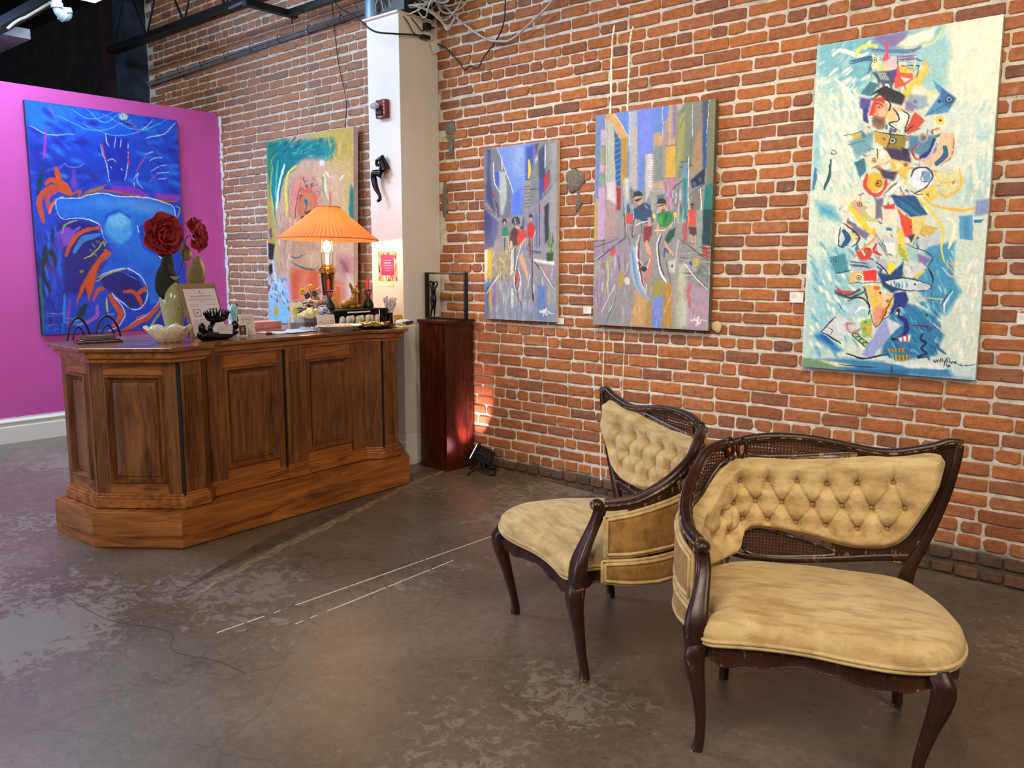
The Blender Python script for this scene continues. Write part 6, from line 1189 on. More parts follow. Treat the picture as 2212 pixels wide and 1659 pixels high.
# leaning notice on a board
r = put('notice_board', 'brown clipboard leaning back with a printed white notice sheet', 'clipboard', .50, .44, a=0)
L_ = .325; tl = math.radians(-21)
b = MB(); b.box((0, 0, L_ / 2), (.235, .004, L_)); b.xf(Matrix.Rotation(tl, 4, 'X')); b.build('board', mat('kraft_board', rgb(150, 124, 84), .6), r)
def dn(P):
    g = (90, 88, 96); f = (150, 148, 154)
    P.e(g, 50, 9, 2.2, 2.2, .4); P.l(f, .9, [(38, 14), (62, 14)], .4); P.l(g, 1.8, [(26, 22), (74, 22)], .4); P.e(g, 22, 22, 2, 2, .4); P.e(g, 78, 22, 2, 2, .4)
    for k, (x0, x1) in enumerate(((8, 92), (12, 88), (40, 62))): P.l(f, 1.0, [(x0, 30 + k * 4), (x1, 30 + k * 4)], .4)
    for x in (24, 76):
        for k in range(2): P.l(f, .9, [(x - 12, 48 + k * 4), (x + 12, 48 + k * 4)], .4)
    P.p(f, [(14, 60), (38, 60), (38, 82), (14, 82)], .4); P.p((222, 218, 222), [(17, 63), (35, 63), (35, 79), (17, 79)], .4); P.e(g, 26, 71, 3, 3, .4)
    P.hatch(g, [(66, 62), (88, 62)], 6, 1.6, 2.5, 3); P.hatch(f, [(66, 72), (88, 72)], 6, 1.2, 4, 4)
    for k in range(5): P.l(f, 1.0, [(14, 92 + k * 7), (40, 92 + k * 7)], .4)
o = flat_print('notice_sheet', r, .205, .285, dn, 90, 120, (226, 216, 224)); o.rotation_euler = (tl, 0, 0); o.location = Matrix.Rotation(tl, 4, 'X') @ Vector((.004, -.003, .150))
b = MB(); b.tube([(0, .0, .02), (0, .10, .16)], .003, 6); b.tube([(-.04, .16, 0), (0, .10, .2), (.04, .16, 0)], .003, 6); b.build('easel_leg', M_STEEL, r)
# black sculpted business-card holder
r = put('sculpted_card_holder', 'black sculpted hand-like ornament with a spiky crown holding a card', 'sculpture', .415, .23)
b = MB(); P_ = catmull([(-.105, 0, .050, .020), (-.098, 0, .034, .032), (-.06, 0, .024, .030), (0, 0, .018, .024), (.06, 0, .020, .018), (.10, .0, .030, .012), (.122, 0, .036, .008)], 6)
b.tube([tuple(p[:3]) for p in P_], [float(p[3]) for p in P_], 12); b.ell((-.100, 0, .068), (.020, .018, .030), 12, 8); b.build('reclining_body', M_BLACKM, r, smooth='all')
b = MB(); b.tube([(-.04, .01, .03), (-.045, .01, .07), (-.02, .01, .10)], [.016, .014, .012], 10); b.build('neck', M_BLACKM, r, smooth='all')
b = MB(); b.ell((.0, .01, .115), (.062, .03, .020), 16, 8)
for k in range(13):
    a = PI * (k / 12) ; x = -.066 * math.cos(a); hh = .030 + .028 * math.sin(a)
    b.tube([(x * .8, .01 + .015 * math.sin(k * 2), .118), (x * 1.15, .01, .125 + hh * .6), (x * 1.35, .005, .120 + hh)], [.009, .005, .0008], 6)
b.build('spiked_crown', M_BLACKM, r, smooth='all')
b = MB(); b.ell((.105, .0, .075), (.024, .016, .022), 10, 7, wob=.6, seed=2); b.tube([(.09, 0, .03), (.105, 0, .07)], .006, 6); b.build('curled_leaf', M_BLACKM, r, smooth='all')
b = MB(); b.box((.03, -.026, .058), (.085, .0012, .05), ry(.08)); o = b.build('business_card', mat('pale_card', rgb(214, 204, 214), .6), r)
# little framed picture and cards
def small_card(name, label, cat, s, t_, w_, h_, a, draw, base, lean=-.2, th=.004, edge=None, z=ZT, seed=1, nx=40, ny=50):
    r = put(name, label, cat, s, t_, z, a); b = MB(); b.box((0, th / 2, h_ / 2), (w_, th, h_)); b.xf(Matrix.Rotation(lean, 4, 'X')); b.build('card_body', edge or M_PAPER, r, bevel=.0008)
    o = flat_print('card_face', r, w_ * .96, h_ * .97, draw, nx, ny, base, -.001, seed); o.rotation_euler = (lean, 0, 0); o.location = Matrix.Rotation(lean, 4, 'X') @ Vector((0, 0, h_ / 2)); return r
def d1(P): P.p((60, 44, 38), [(14, 12), (86, 12), (86, 96), (14, 96)]); P.e((170, 150, 140), 50, 46, 16, 22, 4); P.e((110, 80, 66), 50, 80, 26, 16, 6)
small_card('tiny_photo_frame', 'tiny white frame with a dark portrait, standing by the black ornament', 'picture frame', .615, .29, .068, .075, .05, d1, (224, 220, 214), -.12, .006)
def d2(P): P.hatch((150, 140, 136), [(10, 20), (90, 30)], 6, 2, 10, 2); P.scatter([(120, 112, 110), (170, 160, 156)], (6, 6, 90, 140), 50, 2, 26, 60, 5, .8, 1.4, .6)
small_card('sketch_card', 'upright white card with grey swirling lines behind the tiny frame', 'card', .70, .36, .095, .125, -.1, d2, (224, 214, 206), -.15)
small_card('line_drawing_card', 'small cream card with a scratchy line drawing, low behind the tiny frame', 'card', .56, .34, .075, .075, 0, lambda P: P.scatter([(70, 64, 60), (120, 110, 100)], (6, 6, 90, 90), 50, 2.2, 24, 80, 6, .8, .5, .6), (210, 198, 180), -.1)
# turquoise ornament
r = put('coffin_shaped_trinket', 'pale turquoise coffin-shaped trinket on a black stand against the brick', 'ornament', .905, .80)
b = MB(); b.box((0, 0, .004), (.05, .05, .008)); b.tube([(0, 0, .005), (0, 0, .05)], .004, 8); b.box((.014, .012, .10), (.045, .006, .13)); b.build('stand', M_BLACK, r)
b = MB(); oc = [(-.016, .045), (.016, .045), (.031, .125), (.018, .160), (-.010, .165), (-.028, .125)]; b.loft([[(x, -.006, z) for x, z in oc], [(x, .006, z) for x, z in oc]]); b.build('face_plate', mat('pale_turquoise_enamel', rgb(150, 226, 232), .2, var=.2, scale=14), r, bevel=.002)
for x, z in ((-.006, .07), (.008, .085), (0, .10), (-.008, .12), (.008, .135)): b = MB(); b.ell((x, -.008, z), (.0035, .002, .0035), 8, 6); b.build('stud', mat('teal_stud', rgb(30, 110, 140), .3), r)
# papers
M_MAG = mat('glossy_magazine', rgb(222, 226, 236), .3, var=.06)
for k, (s, t_, w_, h_, a, dz, lab, c) in enumerate(((1.0, .42, .30, .21, .18, 0, 'lowest white brochure of the flat pile on the desk top', (214, 214, 220)), (.985, .39, .28, .20, .10, .0022, 'middle white brochure of the flat pile on the desk top', (232, 232, 236)), (1.035, .36, .26, .19, .16, .0044, 'top brochure of the flat pile, white with a pale blue cover', (216, 226, 244)))):
    b = MB(); b.box((0, 0, .001), (w_, h_, .002)); o = b.build('brochure', mat('brochure_paper_%s' % 'abc'[k], tuple(x / 255 for x in c) + (1,) if False else rgb(*c), .4, var=.03), None, loc=D(s, t_, ZT + dz), rot=(0, 0, DA + a)); tag(o, lab, 'brochure', None)
b = MB(); P_ = catmull([(-.07, 0, .004), (-.03, .015, .006), (.02, -.005, .005), (.07, .01, .006)], 6); b.tube([tuple(p) for p in P_], .007, 6, squash=(1.6, .5)); o = b.build('red_ribbon', mat('crimson_ribbon', rgb(170, 20, 44), .5), None, smooth='all', loc=D(.93, .40, ZT + .0066), rot=(0, 0, DA)); tag(o, 'crumpled crimson ribbon lying on the brochures', 'ribbon')
b = MB(); b.box((0, 0, .002), (.16, .012, .004)); b.box((-.06, 0, .006), (.03, .02, .008)); o = b.build('pen_clip', M_BLACK, None, loc=D(.87, .33, ZT), rot=(0, 0, DA + .2)); tag(o, 'black clip and pen beside the brochures near the desk edge', 'pen')
# pink cash box far behind
b = MB(); b.box((0, 0, .022), (.26, .14, .044)); o = b.build('pink_tissue_box', mat('pale_pink_card', rgb(206, 150, 150), .5), None, loc=D(1.09, .80), rot=(0, 0, DA), bevel=.003); tag(o, 'low pale pink box at the back edge of the desk, left of the bins', 'box')
# black photo block
r = put('photo_block', 'upright black block with a grey portrait at the left of the display', 'picture frame', 1.31, .68)
b = MB(); b.box((0, 0, .055), (.085, .04, .11)); b.build('block', M_BLACK, r, bevel=.002)
flat_print('portrait', r, .06, .095, lambda P: (P.e((40, 44, 44), 50, 60, 26, 40, 3), P.e((150, 160, 156), 50, 44, 18, 20, 3), P.l((40, 44, 44), 7, [(32, 110), (50, 96), (70, 112)])), 30, 46, (120, 134, 130)).location = (0, -.021, .055)
# bins with scarves
r = put('clear_display_bin', 'clear acrylic bin with a black insert holding scarves and cards', 'bin', 1.27, .50)
t = NT('clear_acrylic'); t.set(Roughness=.05, IOR=1.45, Transmission_Weight=.92); t.col((.95, .97, .97, 1)); M_ACR = t.m
b = MB(); b.box((0, -.075, .04), (.24, .003, .08)); b.box((-.12, 0, .04), (.003, .15, .08)); b.box((.12, 0, .04), (.003, .15, .08)); b.build('acrylic_wall', M_ACR, r)
b = MB(); b.box((-.01, .0, .042), (.10, .14, .080)); b.box((.08, .03, .03), (.08, .08, .06)); b.build('black_insert', M_BLACK, r, bevel=.003)
def cloth(name, label, s, t_, z, rr, m, seed, cat='scarf'):
    b = MB(); b.ell((0, 0, 0), rr, 26, 16, wob=.55, seed=seed); 
    for i, v_ in enumerate(b.v): b.v[i] = (v_[0], v_[1], v_[2] + .006 * math.sin(v_[0] * 140 + seed) * (1 if v_[2] > 0 else 0))
    o = b.build(name, m, None, smooth='all', loc=D(s, t_, z), rot=(0, 0, DA)); return tag(o, label, cat)
def stripes(name, a, c, sc_):
    t = NT(name); n = t.noise(t.coord('Object', (3, 3, 14)), sc_, 3, .5, 1.5); t.col(t.ramp(n, [(.42, a), (.5, c)], 'CONSTANT')); t.set(Roughness=.8); return t.m
cloth('striped_scarf', 'pink and black striped scarf heaped on the display bin', 1.29, .54, ZT + .138, (.125, .065, .046), stripes('striped_cloth', rgb(40, 30, 32), rgb(216, 176, 164), 6), 3)
cloth('blue_scarf', 'deep blue and white crumpled scarf in front of the striped one', 1.345, .455, ZT + .10, (.07, .04, .036), stripes('blue_cloth', rgb(30, 34, 84), rgb(200, 196, 220), 12), 5)
cloth('maroon_scarf', 'dark maroon fringed cloth bunched behind the candle holder', 1.41, .55, ZT + .128, (.045, .04, .036), stripes('maroon_cloth', rgb(70, 14, 24), rgb(30, 20, 24), 14), 7)
cloth('cream_pouch', 'cream and yellow cloth pouch lying over the bin front', 1.235, .445, ZT + .10, (.08, .04, .030), stripes('cream_cloth', rgb(226, 206, 150), rgb(206, 186, 120), 8), 9, 'pouch')
small_card('yellow_postcard', 'yellow and white postcard leaning out of the bin towards the left', 'card', 1.17, .50, .085, .13, -.5, lambda P: (P.e((206, 190, 60), 50, 70, 34, 34, 6), P.e((170, 160, 60), 60, 100, 20, 16, 6)), (232, 226, 190), -.25, .002, z=ZT + .045)
b = MB()
for k in range(17):
    q = k / 16; b.ell((-.055 + .11 * q, .01 * math.sin(q * 18), .004 + .006 * abs(math.sin(q * 9))), (.0055, .0055, .0055), 8, 6)
o = b.build('bead_bracelet', mat('pearl_white', rgb(232, 230, 226), .2), None, smooth='all', loc=D(1.22, .365, ZT + .002), rot=(0, 0, DA), kind='stuff'); tag(o, 'string of white pearls curled at the foot of the bin', 'beads')
cloth('brown_bracelets', 'small heap of reddish brown beaded bracelets under the pearls', 1.215, .41, ZT + .020, (.06, .03, .020), stripes('brown_beads', rgb(110, 54, 34), rgb(50, 26, 20), 20), 12, 'bracelets')
b = MB(); b.lathe([(0, 0), (.03, 0), (.05, .022), (.048, .024), (.028, .004), (0, .003)], 20); o = b.build('glass_dish', M_ACR, None, smooth='all', loc=D(1.13, .36), rot=(0, 0, DA)); tag(o, 'small clear glass dish left of the drawn card', 'dish')
# drawn card
def d3(P):
    for q in ([(14, 30), (14, 70), (30, 72), (32, 34), (14, 30)], [(30, 50), (44, 40), (48, 66)], [(60, 26), (56, 60), (70, 70)], [(76, 24), (90, 34), (88, 62), (74, 64), (76, 24)]): P.l((140, 132, 124), 2.4, q, .5)
small_card('drawn_white_card', 'white standing card with loose pencil drawings in front of the bins', 'card', 1.275, .335, .145, .095, 0, d3, (222, 214, 202), -.18, .003, nx=60, ny=40)
# black tray stand with hanging shells
r = put('black_display_stand', 'black two-level display stand with a thin top shelf carrying the deer', 'stand', 1.60, .50)
b = MB(); b.box((0, -.01, .112), (.47, .22, .008)); b.build('top_shelf', M_BLACK, r, bevel=.002)
b = MB(); b.box((0, .05, .054), (.42, .09, .108)); b.build('back_box', M_BLACK, r)
b = MB(); b.box((-.01, -.118, .098), (.205, .002, .010)); b.build('label_strip', M_PAPER, r)
b = MB(); b.box((.175, -.01, .054), (.095, .12, .107)); b.build('side_box', mat('dark_brown_lacquer', rgb(36, 22, 16), .3), r, bevel=.002)
M_SHELL = mat('chalky_shell', rgb(206, 196, 178), .5, var=.15, scale=30, bump=.4)
for k in range(8):
    s = 1.42 + k * .043; b = MB(); P_ = catmull([(0, 0, .085, .014), (.002, -.006, .065, .0195), (-.006, -.004, .04, .016), (-.016, -.01, .026, .010)], 5); b.tube([tuple(p[:3]) for p in P_], [float(p[3]) for p in P_], 10)
    o = b.build('sea_shell', M_SHELL, None, smooth='all', loc=D(s, .365 - .012 * (k % 2), ZT + .002 * (k % 3) - .012), rot=(0, 0, DA + .3 * math.sin(k * 3))); tag(o, 'chalky white shell in the row under the black shelf', 'shell', 'shells hanging under the black shelf')
# candle holders
M_DKGREEN = mat('blackened_green_metal', rgb(28, 36, 32), .4, .4)
def candle(s, t_, lab1, lab2):
    r = put('candle_holder', lab1, 'candle holder', s, t_, ZT + .116)
    b = MB(); b.lathe([(0, 0), (.033, 0), (.036, .012), (.034, .03), (.022, .058), (.010, .072), (.012, .076), (0, .077)], 32, wob=lambda q, k: .06 * abs(math.sin(9 * q)) if k in (1, 2, 3, 4) else 0); b.build('ribbed_foot', M_DKGREEN, r, smooth='all')
    for k in range(4):
        q = k * PI / 2 + .4; b = MB(); b.tube([(.008 * math.cos(q), .008 * math.sin(q), .075), (.02 * math.cos(q), .02 * math.sin(q), .10), (.026 * math.cos(q), .026 * math.sin(q), .122)], .0028, 6); b.build('prong', M_STEEL, r, smooth='all')
    b = MB(); b.tube([(.027 * math.cos(q), .027 * math.sin(q), .124) for q in np.linspace(0, 2 * PI, 20)[:-1]], .004, 6, True); b.build('rim', M_STEEL, r, smooth='all')
    b = MB(); b.lathe([(0, .082), (.012, .082), (.017, .12), (.015, .121), (0, .12)], 16); b.build('glass_cup', M_ACR, r, smooth='all')
    b = MB(); b.lathe([(0, 0), (.0105, 0), (.0085, .11), (.004, .118), (0, .119)], 14); b.tube([(0, 0, .118), (.001, 0, .126)], .0012, 5); o = b.build('red_candle', mat('red_wax', rgb(206, 24, 22), .35, var=.05, **{'Subsurface_Weight': .3}), None, smooth=True, loc=D(s, t_, ZT + .200), rot=(0, 0, DA)); tag(o, lab2, 'candle')
candle(1.398, .455, 'left dark ribbed candle holder on the black shelf', 'red taper candle in the left holder')
candle(1.745, .455, 'right dark ribbed candle holder on the black shelf', 'red taper candle in the right holder')
# deer
r = put('deer_figurine', 'golden-brown reclining fawn figurine with big ears on the black shelf', 'figurine', 1.63, .50, ZT + .116, a=.2); r.scale = (1.25, 1.25, 1.2)
M_DEER = mat('gilded_brown', rgb(160, 120, 44), .4, .2, var=.35, scale=26)
b = MB(); b.ell((-.02, 0, .028), (.055, .028, .026), 18, 10); b.ell((-.058, 0, .026), (.026, .026, .024), 14, 8); b.ell((.022, 0, .036), (.026, .024, .032), 14, 8)
P_ = catmull([(.022, 0, .05, .022), (.03, 0, .072, .017), (.030, 0, .09, .015)], 5); b.tube([tuple(p[:3]) for p in P_], [float(p[3]) for p in P_], 12)
b.ell((.026, -.004, .102), (.022, .020, .019), 14, 10); P_ = catmull([(.024, -.012, .100, .014), (.021, -.030, .093, .010), (.020, -.040, .090, .007)], 4); b.tube([tuple(p[:3]) for p in P_], [float(p[3]) for p in P_], 10); b.build('body', M_DEER, r, smooth='all')
for sg in (-1, 1):
    b = MB(); b.ell((.026 + sg * .026, .0, .126), (.011, .005, .024), 12, 8, rot=ry(sg * .55)); b.build('ear', M_DEER, r, smooth='all')
    b = MB(); b.ell((.024 + sg * .011, -.021, .105), (.003, .002, .0035), 8, 6); b.build('eye', M_BLACK, r, smooth='all')
for (p, q) in (((-.05, -.026, .010), (.0, -.034, .008)), ((.02, -.022, .012), (.055, -.030, .008)), ((.03, .018, .012), (.058, .01, .008))):
    b = MB(); b.tube([p, ((p[0] + q[0]) / 2, p[1] - .006, .012), q], [.012, .009, .006], 8); b.build('folded_leg', M_DEER, r, smooth='all')
b = MB(); b.prism([(-.09, -.035), (.06, -.04), (.066, .03), (-.08, .032)], -.0, .006); b.build('base', mat('dark_walnut_slip', rgb(70, 44, 22), .5), r)
# cards behind
small_card('orange_arched_card', 'orange and cream arched card standing left of the fawn', 'card', 1.545, .56, .075, .125, .1, lambda P: (P.p((232, 196, 130), [(20, 20), (80, 10), (90, 160), (10, 160)], 3), P.l((214, 90, 40), 9, [(40, 30), (30, 60)]), P.l((214, 90, 40), 9, [(60, 24), (72, 54)]), P.l((60, 40, 30), 4, [(40, 80), (40, 100), (50, 84)]), P.l((60, 40, 30), 4, [(64, 80), (64, 100)])), (238, 170, 110), -.12, .003, z=ZT + .117)
small_card('printed_label_card', 'cream printed card half hidden behind the left candle holder', 'card', 1.475, .57, .07, .09, 0, lambda P: (P.l((90, 84, 60), 3, [(14, 20), (80, 20)]), P.e((120, 120, 80), 50, 60, 18, 14), P.l((90, 84, 60), 3, [(14, 100), (84, 100)]), P.l((90, 84, 60), 3, [(14, 112), (84, 112)])), (224, 214, 186), -.1, .003, z=ZT + .117)
# glass flowers
r = put('glass_flower_bunch', 'bunch of yellow and dark teal glass flowers behind the left candle', 'flowers', 1.43, .66, ZT)
b = MB(); b.lathe([(0, 0), (.022, 0), (.028, .05), (.018, .11), (.022, .13), (.016, .13), (0, .12)], 16); b.build('dark_bottle', mat('dark_teal_glass', rgb(12, 50, 58), .12), r, smooth='all')
for k, (x, z, c) in enumerate(((-.085, .235, 'y'), (-.045, .205, 't'), (-.02, .26, 'y'), (.015, .22, 't'), (.05, .235, 'p'), (.035, .18, 'g'))):
    b = MB(); b.tube([(0, 0, .12), (x * .6, 0, z - .05), (x, 0, z)], .003, 6); b.build('flower_stem', MATS['dark_teal_glass'], r)
    mm = {'y': mat('yellow_glass_petal', rgb(226, 196, 40), .3), 't': mat('teal_glass_petal', rgb(20, 76, 90), .2), 'p': mat('pink_glass_petal', rgb(226, 150, 150), .3), 'g': mat('grey_glass_petal', rgb(140, 150, 110), .3)}[c]
    b = MB(); 
    for j in range(5):
        q = j * 2 * PI / 5; b.ell((x + .014 * math.cos(q), -.003, z + .014 * math.sin(q)), (.011, .005, .011), 8, 6)
    b.build('flower_head', mm, r, smooth='all')
# lamp
LS, LT = 1.60, .70
r = put('table_lamp', 'brass table lamp with a wide pleated orange shade, lit', 'lamp', LS, LT)
M_BRD = mat('smoked_brass', rgb(120, 100, 50), .15, 1.0, var=.1)
b = MB(); b.lathe([(0, 0), (.07, 0), (.07, .012), (.05, .022), (.032, .034), (.026, .05), (.030, .10), (.040, .24), (.047, .345), (.050, .352), (.044, .358), (0, .36)], 32); b.build('tapered_column', M_BRD, r, smooth=True)
for z in (.362, .372, .382, .392):
    b = MB(); b.tube([((.056 if z < .39 else .048) * math.cos(q), (.056 if z < .39 else .048) * math.sin(q), z) for q in np.linspace(0, 2 * PI, 30)[:-1]], .0042, 8, True); b.build('brass_ring', M_BRASS, r, smooth='all')
b = MB(); b.ell((0, 0, .395), (.040, .040, .028), 18, 10); b.build('brass_dome', M_BRASS, r, smooth='all')
for q in (0, PI):
    b = MB(); b.tube([(.058 * math.cos(q + .2), .058 * math.sin(q + .2), .37), (.062 * math.cos(q + .2), .062 * math.sin(q + .2), .53), (.02 * math.cos(q + .2), .02 * math.sin(q + .2), .80)], .0026, 6); b.build('harp_rod', M_BRASS, r, smooth='all')
b = MB(); b.tube([(0, 0, .41), (0, 0, .485)], .011, 12); b.build('socket', emis('glowing_candle_tube', (1, .78, .42), 6), r)
t = NT('bulb_glow'); t.set(Emission_Strength=170.0); t.b.inputs['Emission Color'].default_value = (1, .72, .36, 1)
b = MB(); b.ell((0, 0, .535), (.028, .028, .042), 16, 12); b.build('bulb', t.m, r, smooth='all')
t = NT('pleated_orange_shade'); tr = t.new('ShaderNodeBsdfTranslucent'); mx = t.new('ShaderNodeMixShader'); tr.inputs[0].default_value = rgb(240, 130, 56); t.col(rgb(214, 128, 80)); t.set(Roughness=.7)
mx.inputs[0].default_value = .28; t.ln(t.b.outputs[0], mx.inputs[1]); t.ln(tr.outputs[0], mx.inputs[2]); t.ln(mx.outputs[0], t.out.inputs[0])
b = MB(); n = 288; rings = []
for k, (rr, z) in enumerate(((.338, .585), (.336, .590), (.30, .617), (.24, .666), (.18, .716), (.12, .766), (.084, .800), (.082, .805))):
    am = .0075 * (rr / .338)
    rings.append([((rr + am * math.cos(72 * 2 * PI * j / n * 1.0)) * math.cos(2 * PI * j / n), (rr + am * math.cos(72 * 2 * PI * j / n)) * math.sin(2 * PI * j / n), z) for j in range(n)])
b.loft(rings, True, False); b.xf(Matrix.Rotation(math.radians(1.5), 4, 'Y')); b.build('pleated_shade', t.m, r, smooth='all', fixn=False)
for rr, z in ((.339, .586), (.083, .805)):
    b = MB(); b.tube([(rr * math.cos(q), rr * math.sin(q), z) for q in np.linspace(0, 2 * PI, 60)[:-1]], .004, 6, True); b.xf(Matrix.Rotation(math.radians(1.5), 4, 'Y')); b.build('shade_trim', mat('shade_ribbon', rgb(196, 120, 84), .7), r, smooth='all')
b = MB()
for k in range(3): q = k * 2 * PI / 3; b.tube([(.083 * math.cos(q), .083 * math.sin(q), .804), (0, 0, .80)], .002, 5)
b.build('shade_spider', M_BRASS, r)
pl = bpy.data.lights.new('lamp_bulb_light', 'POINT'); pl.energy = 17; pl.color = (1, .66, .32); pl.shadow_soft_size = .03
po = bpy.data.objects.new('lamp_bulb_light', pl); COL.objects.link(po); po.location = D(LS, LT, ZT + .56)
# plates
b = MB(); oct_ = lambda rr, z: [(rr * math.cos(2 * PI * j / 8 + PI / 8), rr * .8 * math.sin(2 * PI * j / 8 + PI / 8), z) for j in range(8)]
b.loft([oct_(.09, 0), oct_(.095, .004), oct_(.165, .034), oct_(.164, .037), oct_(.10, .010), oct_(.09, .008)]); o = b.build('octagonal_platter', mat('white_glaze', rgb(214, 212, 206), .2, var=.04), None, loc=D(1.255, .20), rot=(0, 0, DA), bevel=.002); tag(o, 'white eight-sided platter at the front edge of the desk', 'plate')
b = MB(); b.ell((0, 0, 0), (.11, .07, .010), 20, 8, wob=.5, seed=8); o = b.build('jewellery_heap', stripes('copper_trinkets', rgb(170, 96, 60), rgb(226, 200, 160), 14), None, smooth='all', loc=D(1.255, .20, ZT + .026), rot=(0, 0, DA), kind='stuff'); tag(o, 'coppery trinkets spread on the white platter', 'trinkets')
b = MB(); rings = [[((rr * (1 + .05 * math.sin(12 * q) * (rr > .1))) * math.cos(q), rr * .75 * (1 + .05 * math.sin(12 * q) * (rr > .1)) * math.sin(q), z) for q in np.linspace(0, 2 * PI, 73)[:-1]] for rr, z in ((.08, 0), (.09, .003), (.155, .020), (.153, .023), (.09, .009), (.08, .008))]
b.loft(rings); o = b.build('scalloped_plate', mat('black_glaze', rgb(20, 16, 14), .25), None, smooth=True, loc=D(1.54, .185), rot=(0, 0, DA)); tag(o, 'dark scalloped plate heaped with gold and yellow candy, right of the platter', 'plate')
M_GOLD = mat('gold_wrapper', rgb(220, 196, 80), .3, .3, var=.3, scale=40)
for k in range(34):
    a, rr = RND.uniform(0, 2 * PI), .125 * math.sqrt(RND.random()); b = MB(); b.ell((0, 0, 0), (.012, .009, .007), 8, 6, wob=.4, seed=k)
    o = b.build('wrapped_sweet', M_GOLD if k % 5 else mat('red_wrapper', rgb(150, 60, 40), .3), None, smooth='all', loc=D(1.54 + rr * math.cos(a), .185 + rr * .72 * math.sin(a), ZT + .020 + .012 * rr / .125 + .004 * (k % 3)), rot=(0, 0, RND.uniform(0, 3))); tag(o, 'small gold-wrapped sweet on the scalloped plate' if k % 5 else 'reddish wrapped sweet on the scalloped plate', 'sweet', 'wrapped sweets on the scalloped plate')
# small purse/books at the right end
b = MB(); b.box((0, 0, .006), (.15, .09, .012)); o = b.build('cream_booklet', mat('cream_cover', rgb(232, 216, 160), .5), None, loc=D(1.755, .12), rot=(0, 0, DA + .1), bevel=.002); tag(o, 'cream booklet lying at the right end of the desk top', 'booklet')
r = put('navy_pouch', 'navy and white rolled pouch on the cream booklet', 'pouch', 1.75, .12, ZT + .012)
b = MB(); b.ell((0, 0, .018), (.075, .04, .020), 20, 10, wob=.2, seed=3); b.build('pouch_body', mat('off_white_cloth', rgb(214, 206, 200), .8), r, smooth='all')
b = MB(); b.ell((.012, -.012, .017), (.062, .034, .014), 18, 8, wob=.2, seed=4); b.build('navy_flap', mat('navy_cloth', rgb(38, 40, 78), .7), r, smooth='all')
# black vases and dried flowers
M_BGL = mat('black_gloss_glass', rgb(8, 8, 10), .06)
for k, (s, t_, h_, rr, lab) in enumerate(((1.77, .33, .118, .028, 'taller glossy black vase right of the display stand'), (1.825, .33, .085, .022, 'shorter glossy black vase holding dried flowers'))):
    b = MB(); b.lathe([(0, 0), (rr, 0), (rr * 1.05, .01), (rr * .95, h_ * .6), (rr * 1.02, h_), (rr * .9, h_), (rr * .8, h_ * .5), (0, .012)], 24); o = b.build('black_vase', M_BGL, None, smooth=True, loc=D(s, t_), rot=(0, 0, DA)); tag(o, lab, 'vase')
r = put('dried_flowers', 'spray of dried white and lilac flowers in the shorter black vase', 'flowers', 1.825, .33, ZT + .02)
M_DRY = mat('dried_white_petal', rgb(210, 200, 206), .8, var=.2, scale=40)
for k in range(18):
    a = RND.uniform(-.5, .5); c_ = RND.uniform(-.2, .2); L_ = RND.uniform(.13, .18); tip = (math.sin(a) * L_ * .8, math.sin(c_) * L_, math.cos(a) * L_)
    b = MB(); b.tube([(0, 0, 0), (tip[0] * .4, tip[1] * .4, tip[2] * .55), tip], .0012, 5)
    for j in range(5): f_ = .62 + .1 * j; b.ell((tip[0] * f_ + RND.uniform(-.006, .006), tip[1] * f_, tip[2] * f_), (.0085, .007, .009), 6, 5, wob=.5, seed=k * 9 + j)
    b.build('flower_spray', M_DRY, r)
small_card('small_orange_picture', 'small orange and ochre picture leaning at the right end of the desk', 'picture frame', 1.855, .27, .085, .07, -.1, lambda P: (P.p((206, 160, 50), [(8, 8), (92, 8), (92, 74), (8, 74)], 4), P.l((196, 60, 30), 7, [(40, 60), (46, 30), (60, 24), (64, 60)]), P.l((196, 60, 30), 7, [(30, 66), (76, 66)])), (190, 140, 60), -.2, .005)
# hoop-backed stools behind the desk
def stool(s, t_, wd, lab):
    x, y, _ = D(s, t_, 0); r = tag(empty('hoop_back_stool', (x, y, fz(x)), DA), lab, 'stool')
    b = MB(); b.tube([(wd / 2, 0, .62), (wd / 2, 0, .80)] + [(wd / 2 * math.cos(q), 0, .93 + .20 * math.sin(q)) for q in np.linspace(0, PI, 18)] + [(-wd / 2, 0, .80), (-wd / 2, 0, .62)], .007, 8); b.build('hoop_back', M_BLACK, r, smooth='all')
    b = MB(); b.tube([(wd * .28 * math.cos(q), 0, .93 + .145 * math.sin(q)) for q in np.linspace(.1, PI - .1, 14)], .005, 8); b.build('inner_hoop', M_BLACK, r, smooth='all')
    b = MB(); b.lathe([(0, .60), (wd * .55, .60), (wd * .57, .615), (wd * .54, .63), (0, .635)], 28, c=(0, -wd * .5, 0)); b.build('seat', M_BLACK, r, smooth=True)
    b = MB(); b.tube([(0, -wd * .5, .61), (0, -wd * .5, .02)], .018, 10); b.build('post', M_BLACK, r)
    b = MB(); b.lathe([(0, .0), (wd * .6, .0), (wd * .58, .012), (.03, .03), (0, .03)], 28, c=(0, -wd * .5, 0)); b.build('base', M_BLACK, r, smooth=True)
stool(.122, 1.22, .150, 'left black hoop-backed stool peeping over the left end of the desk')
stool(.318, 1.26, .170, 'right black hoop-backed stool peeping over the left end of the desk')
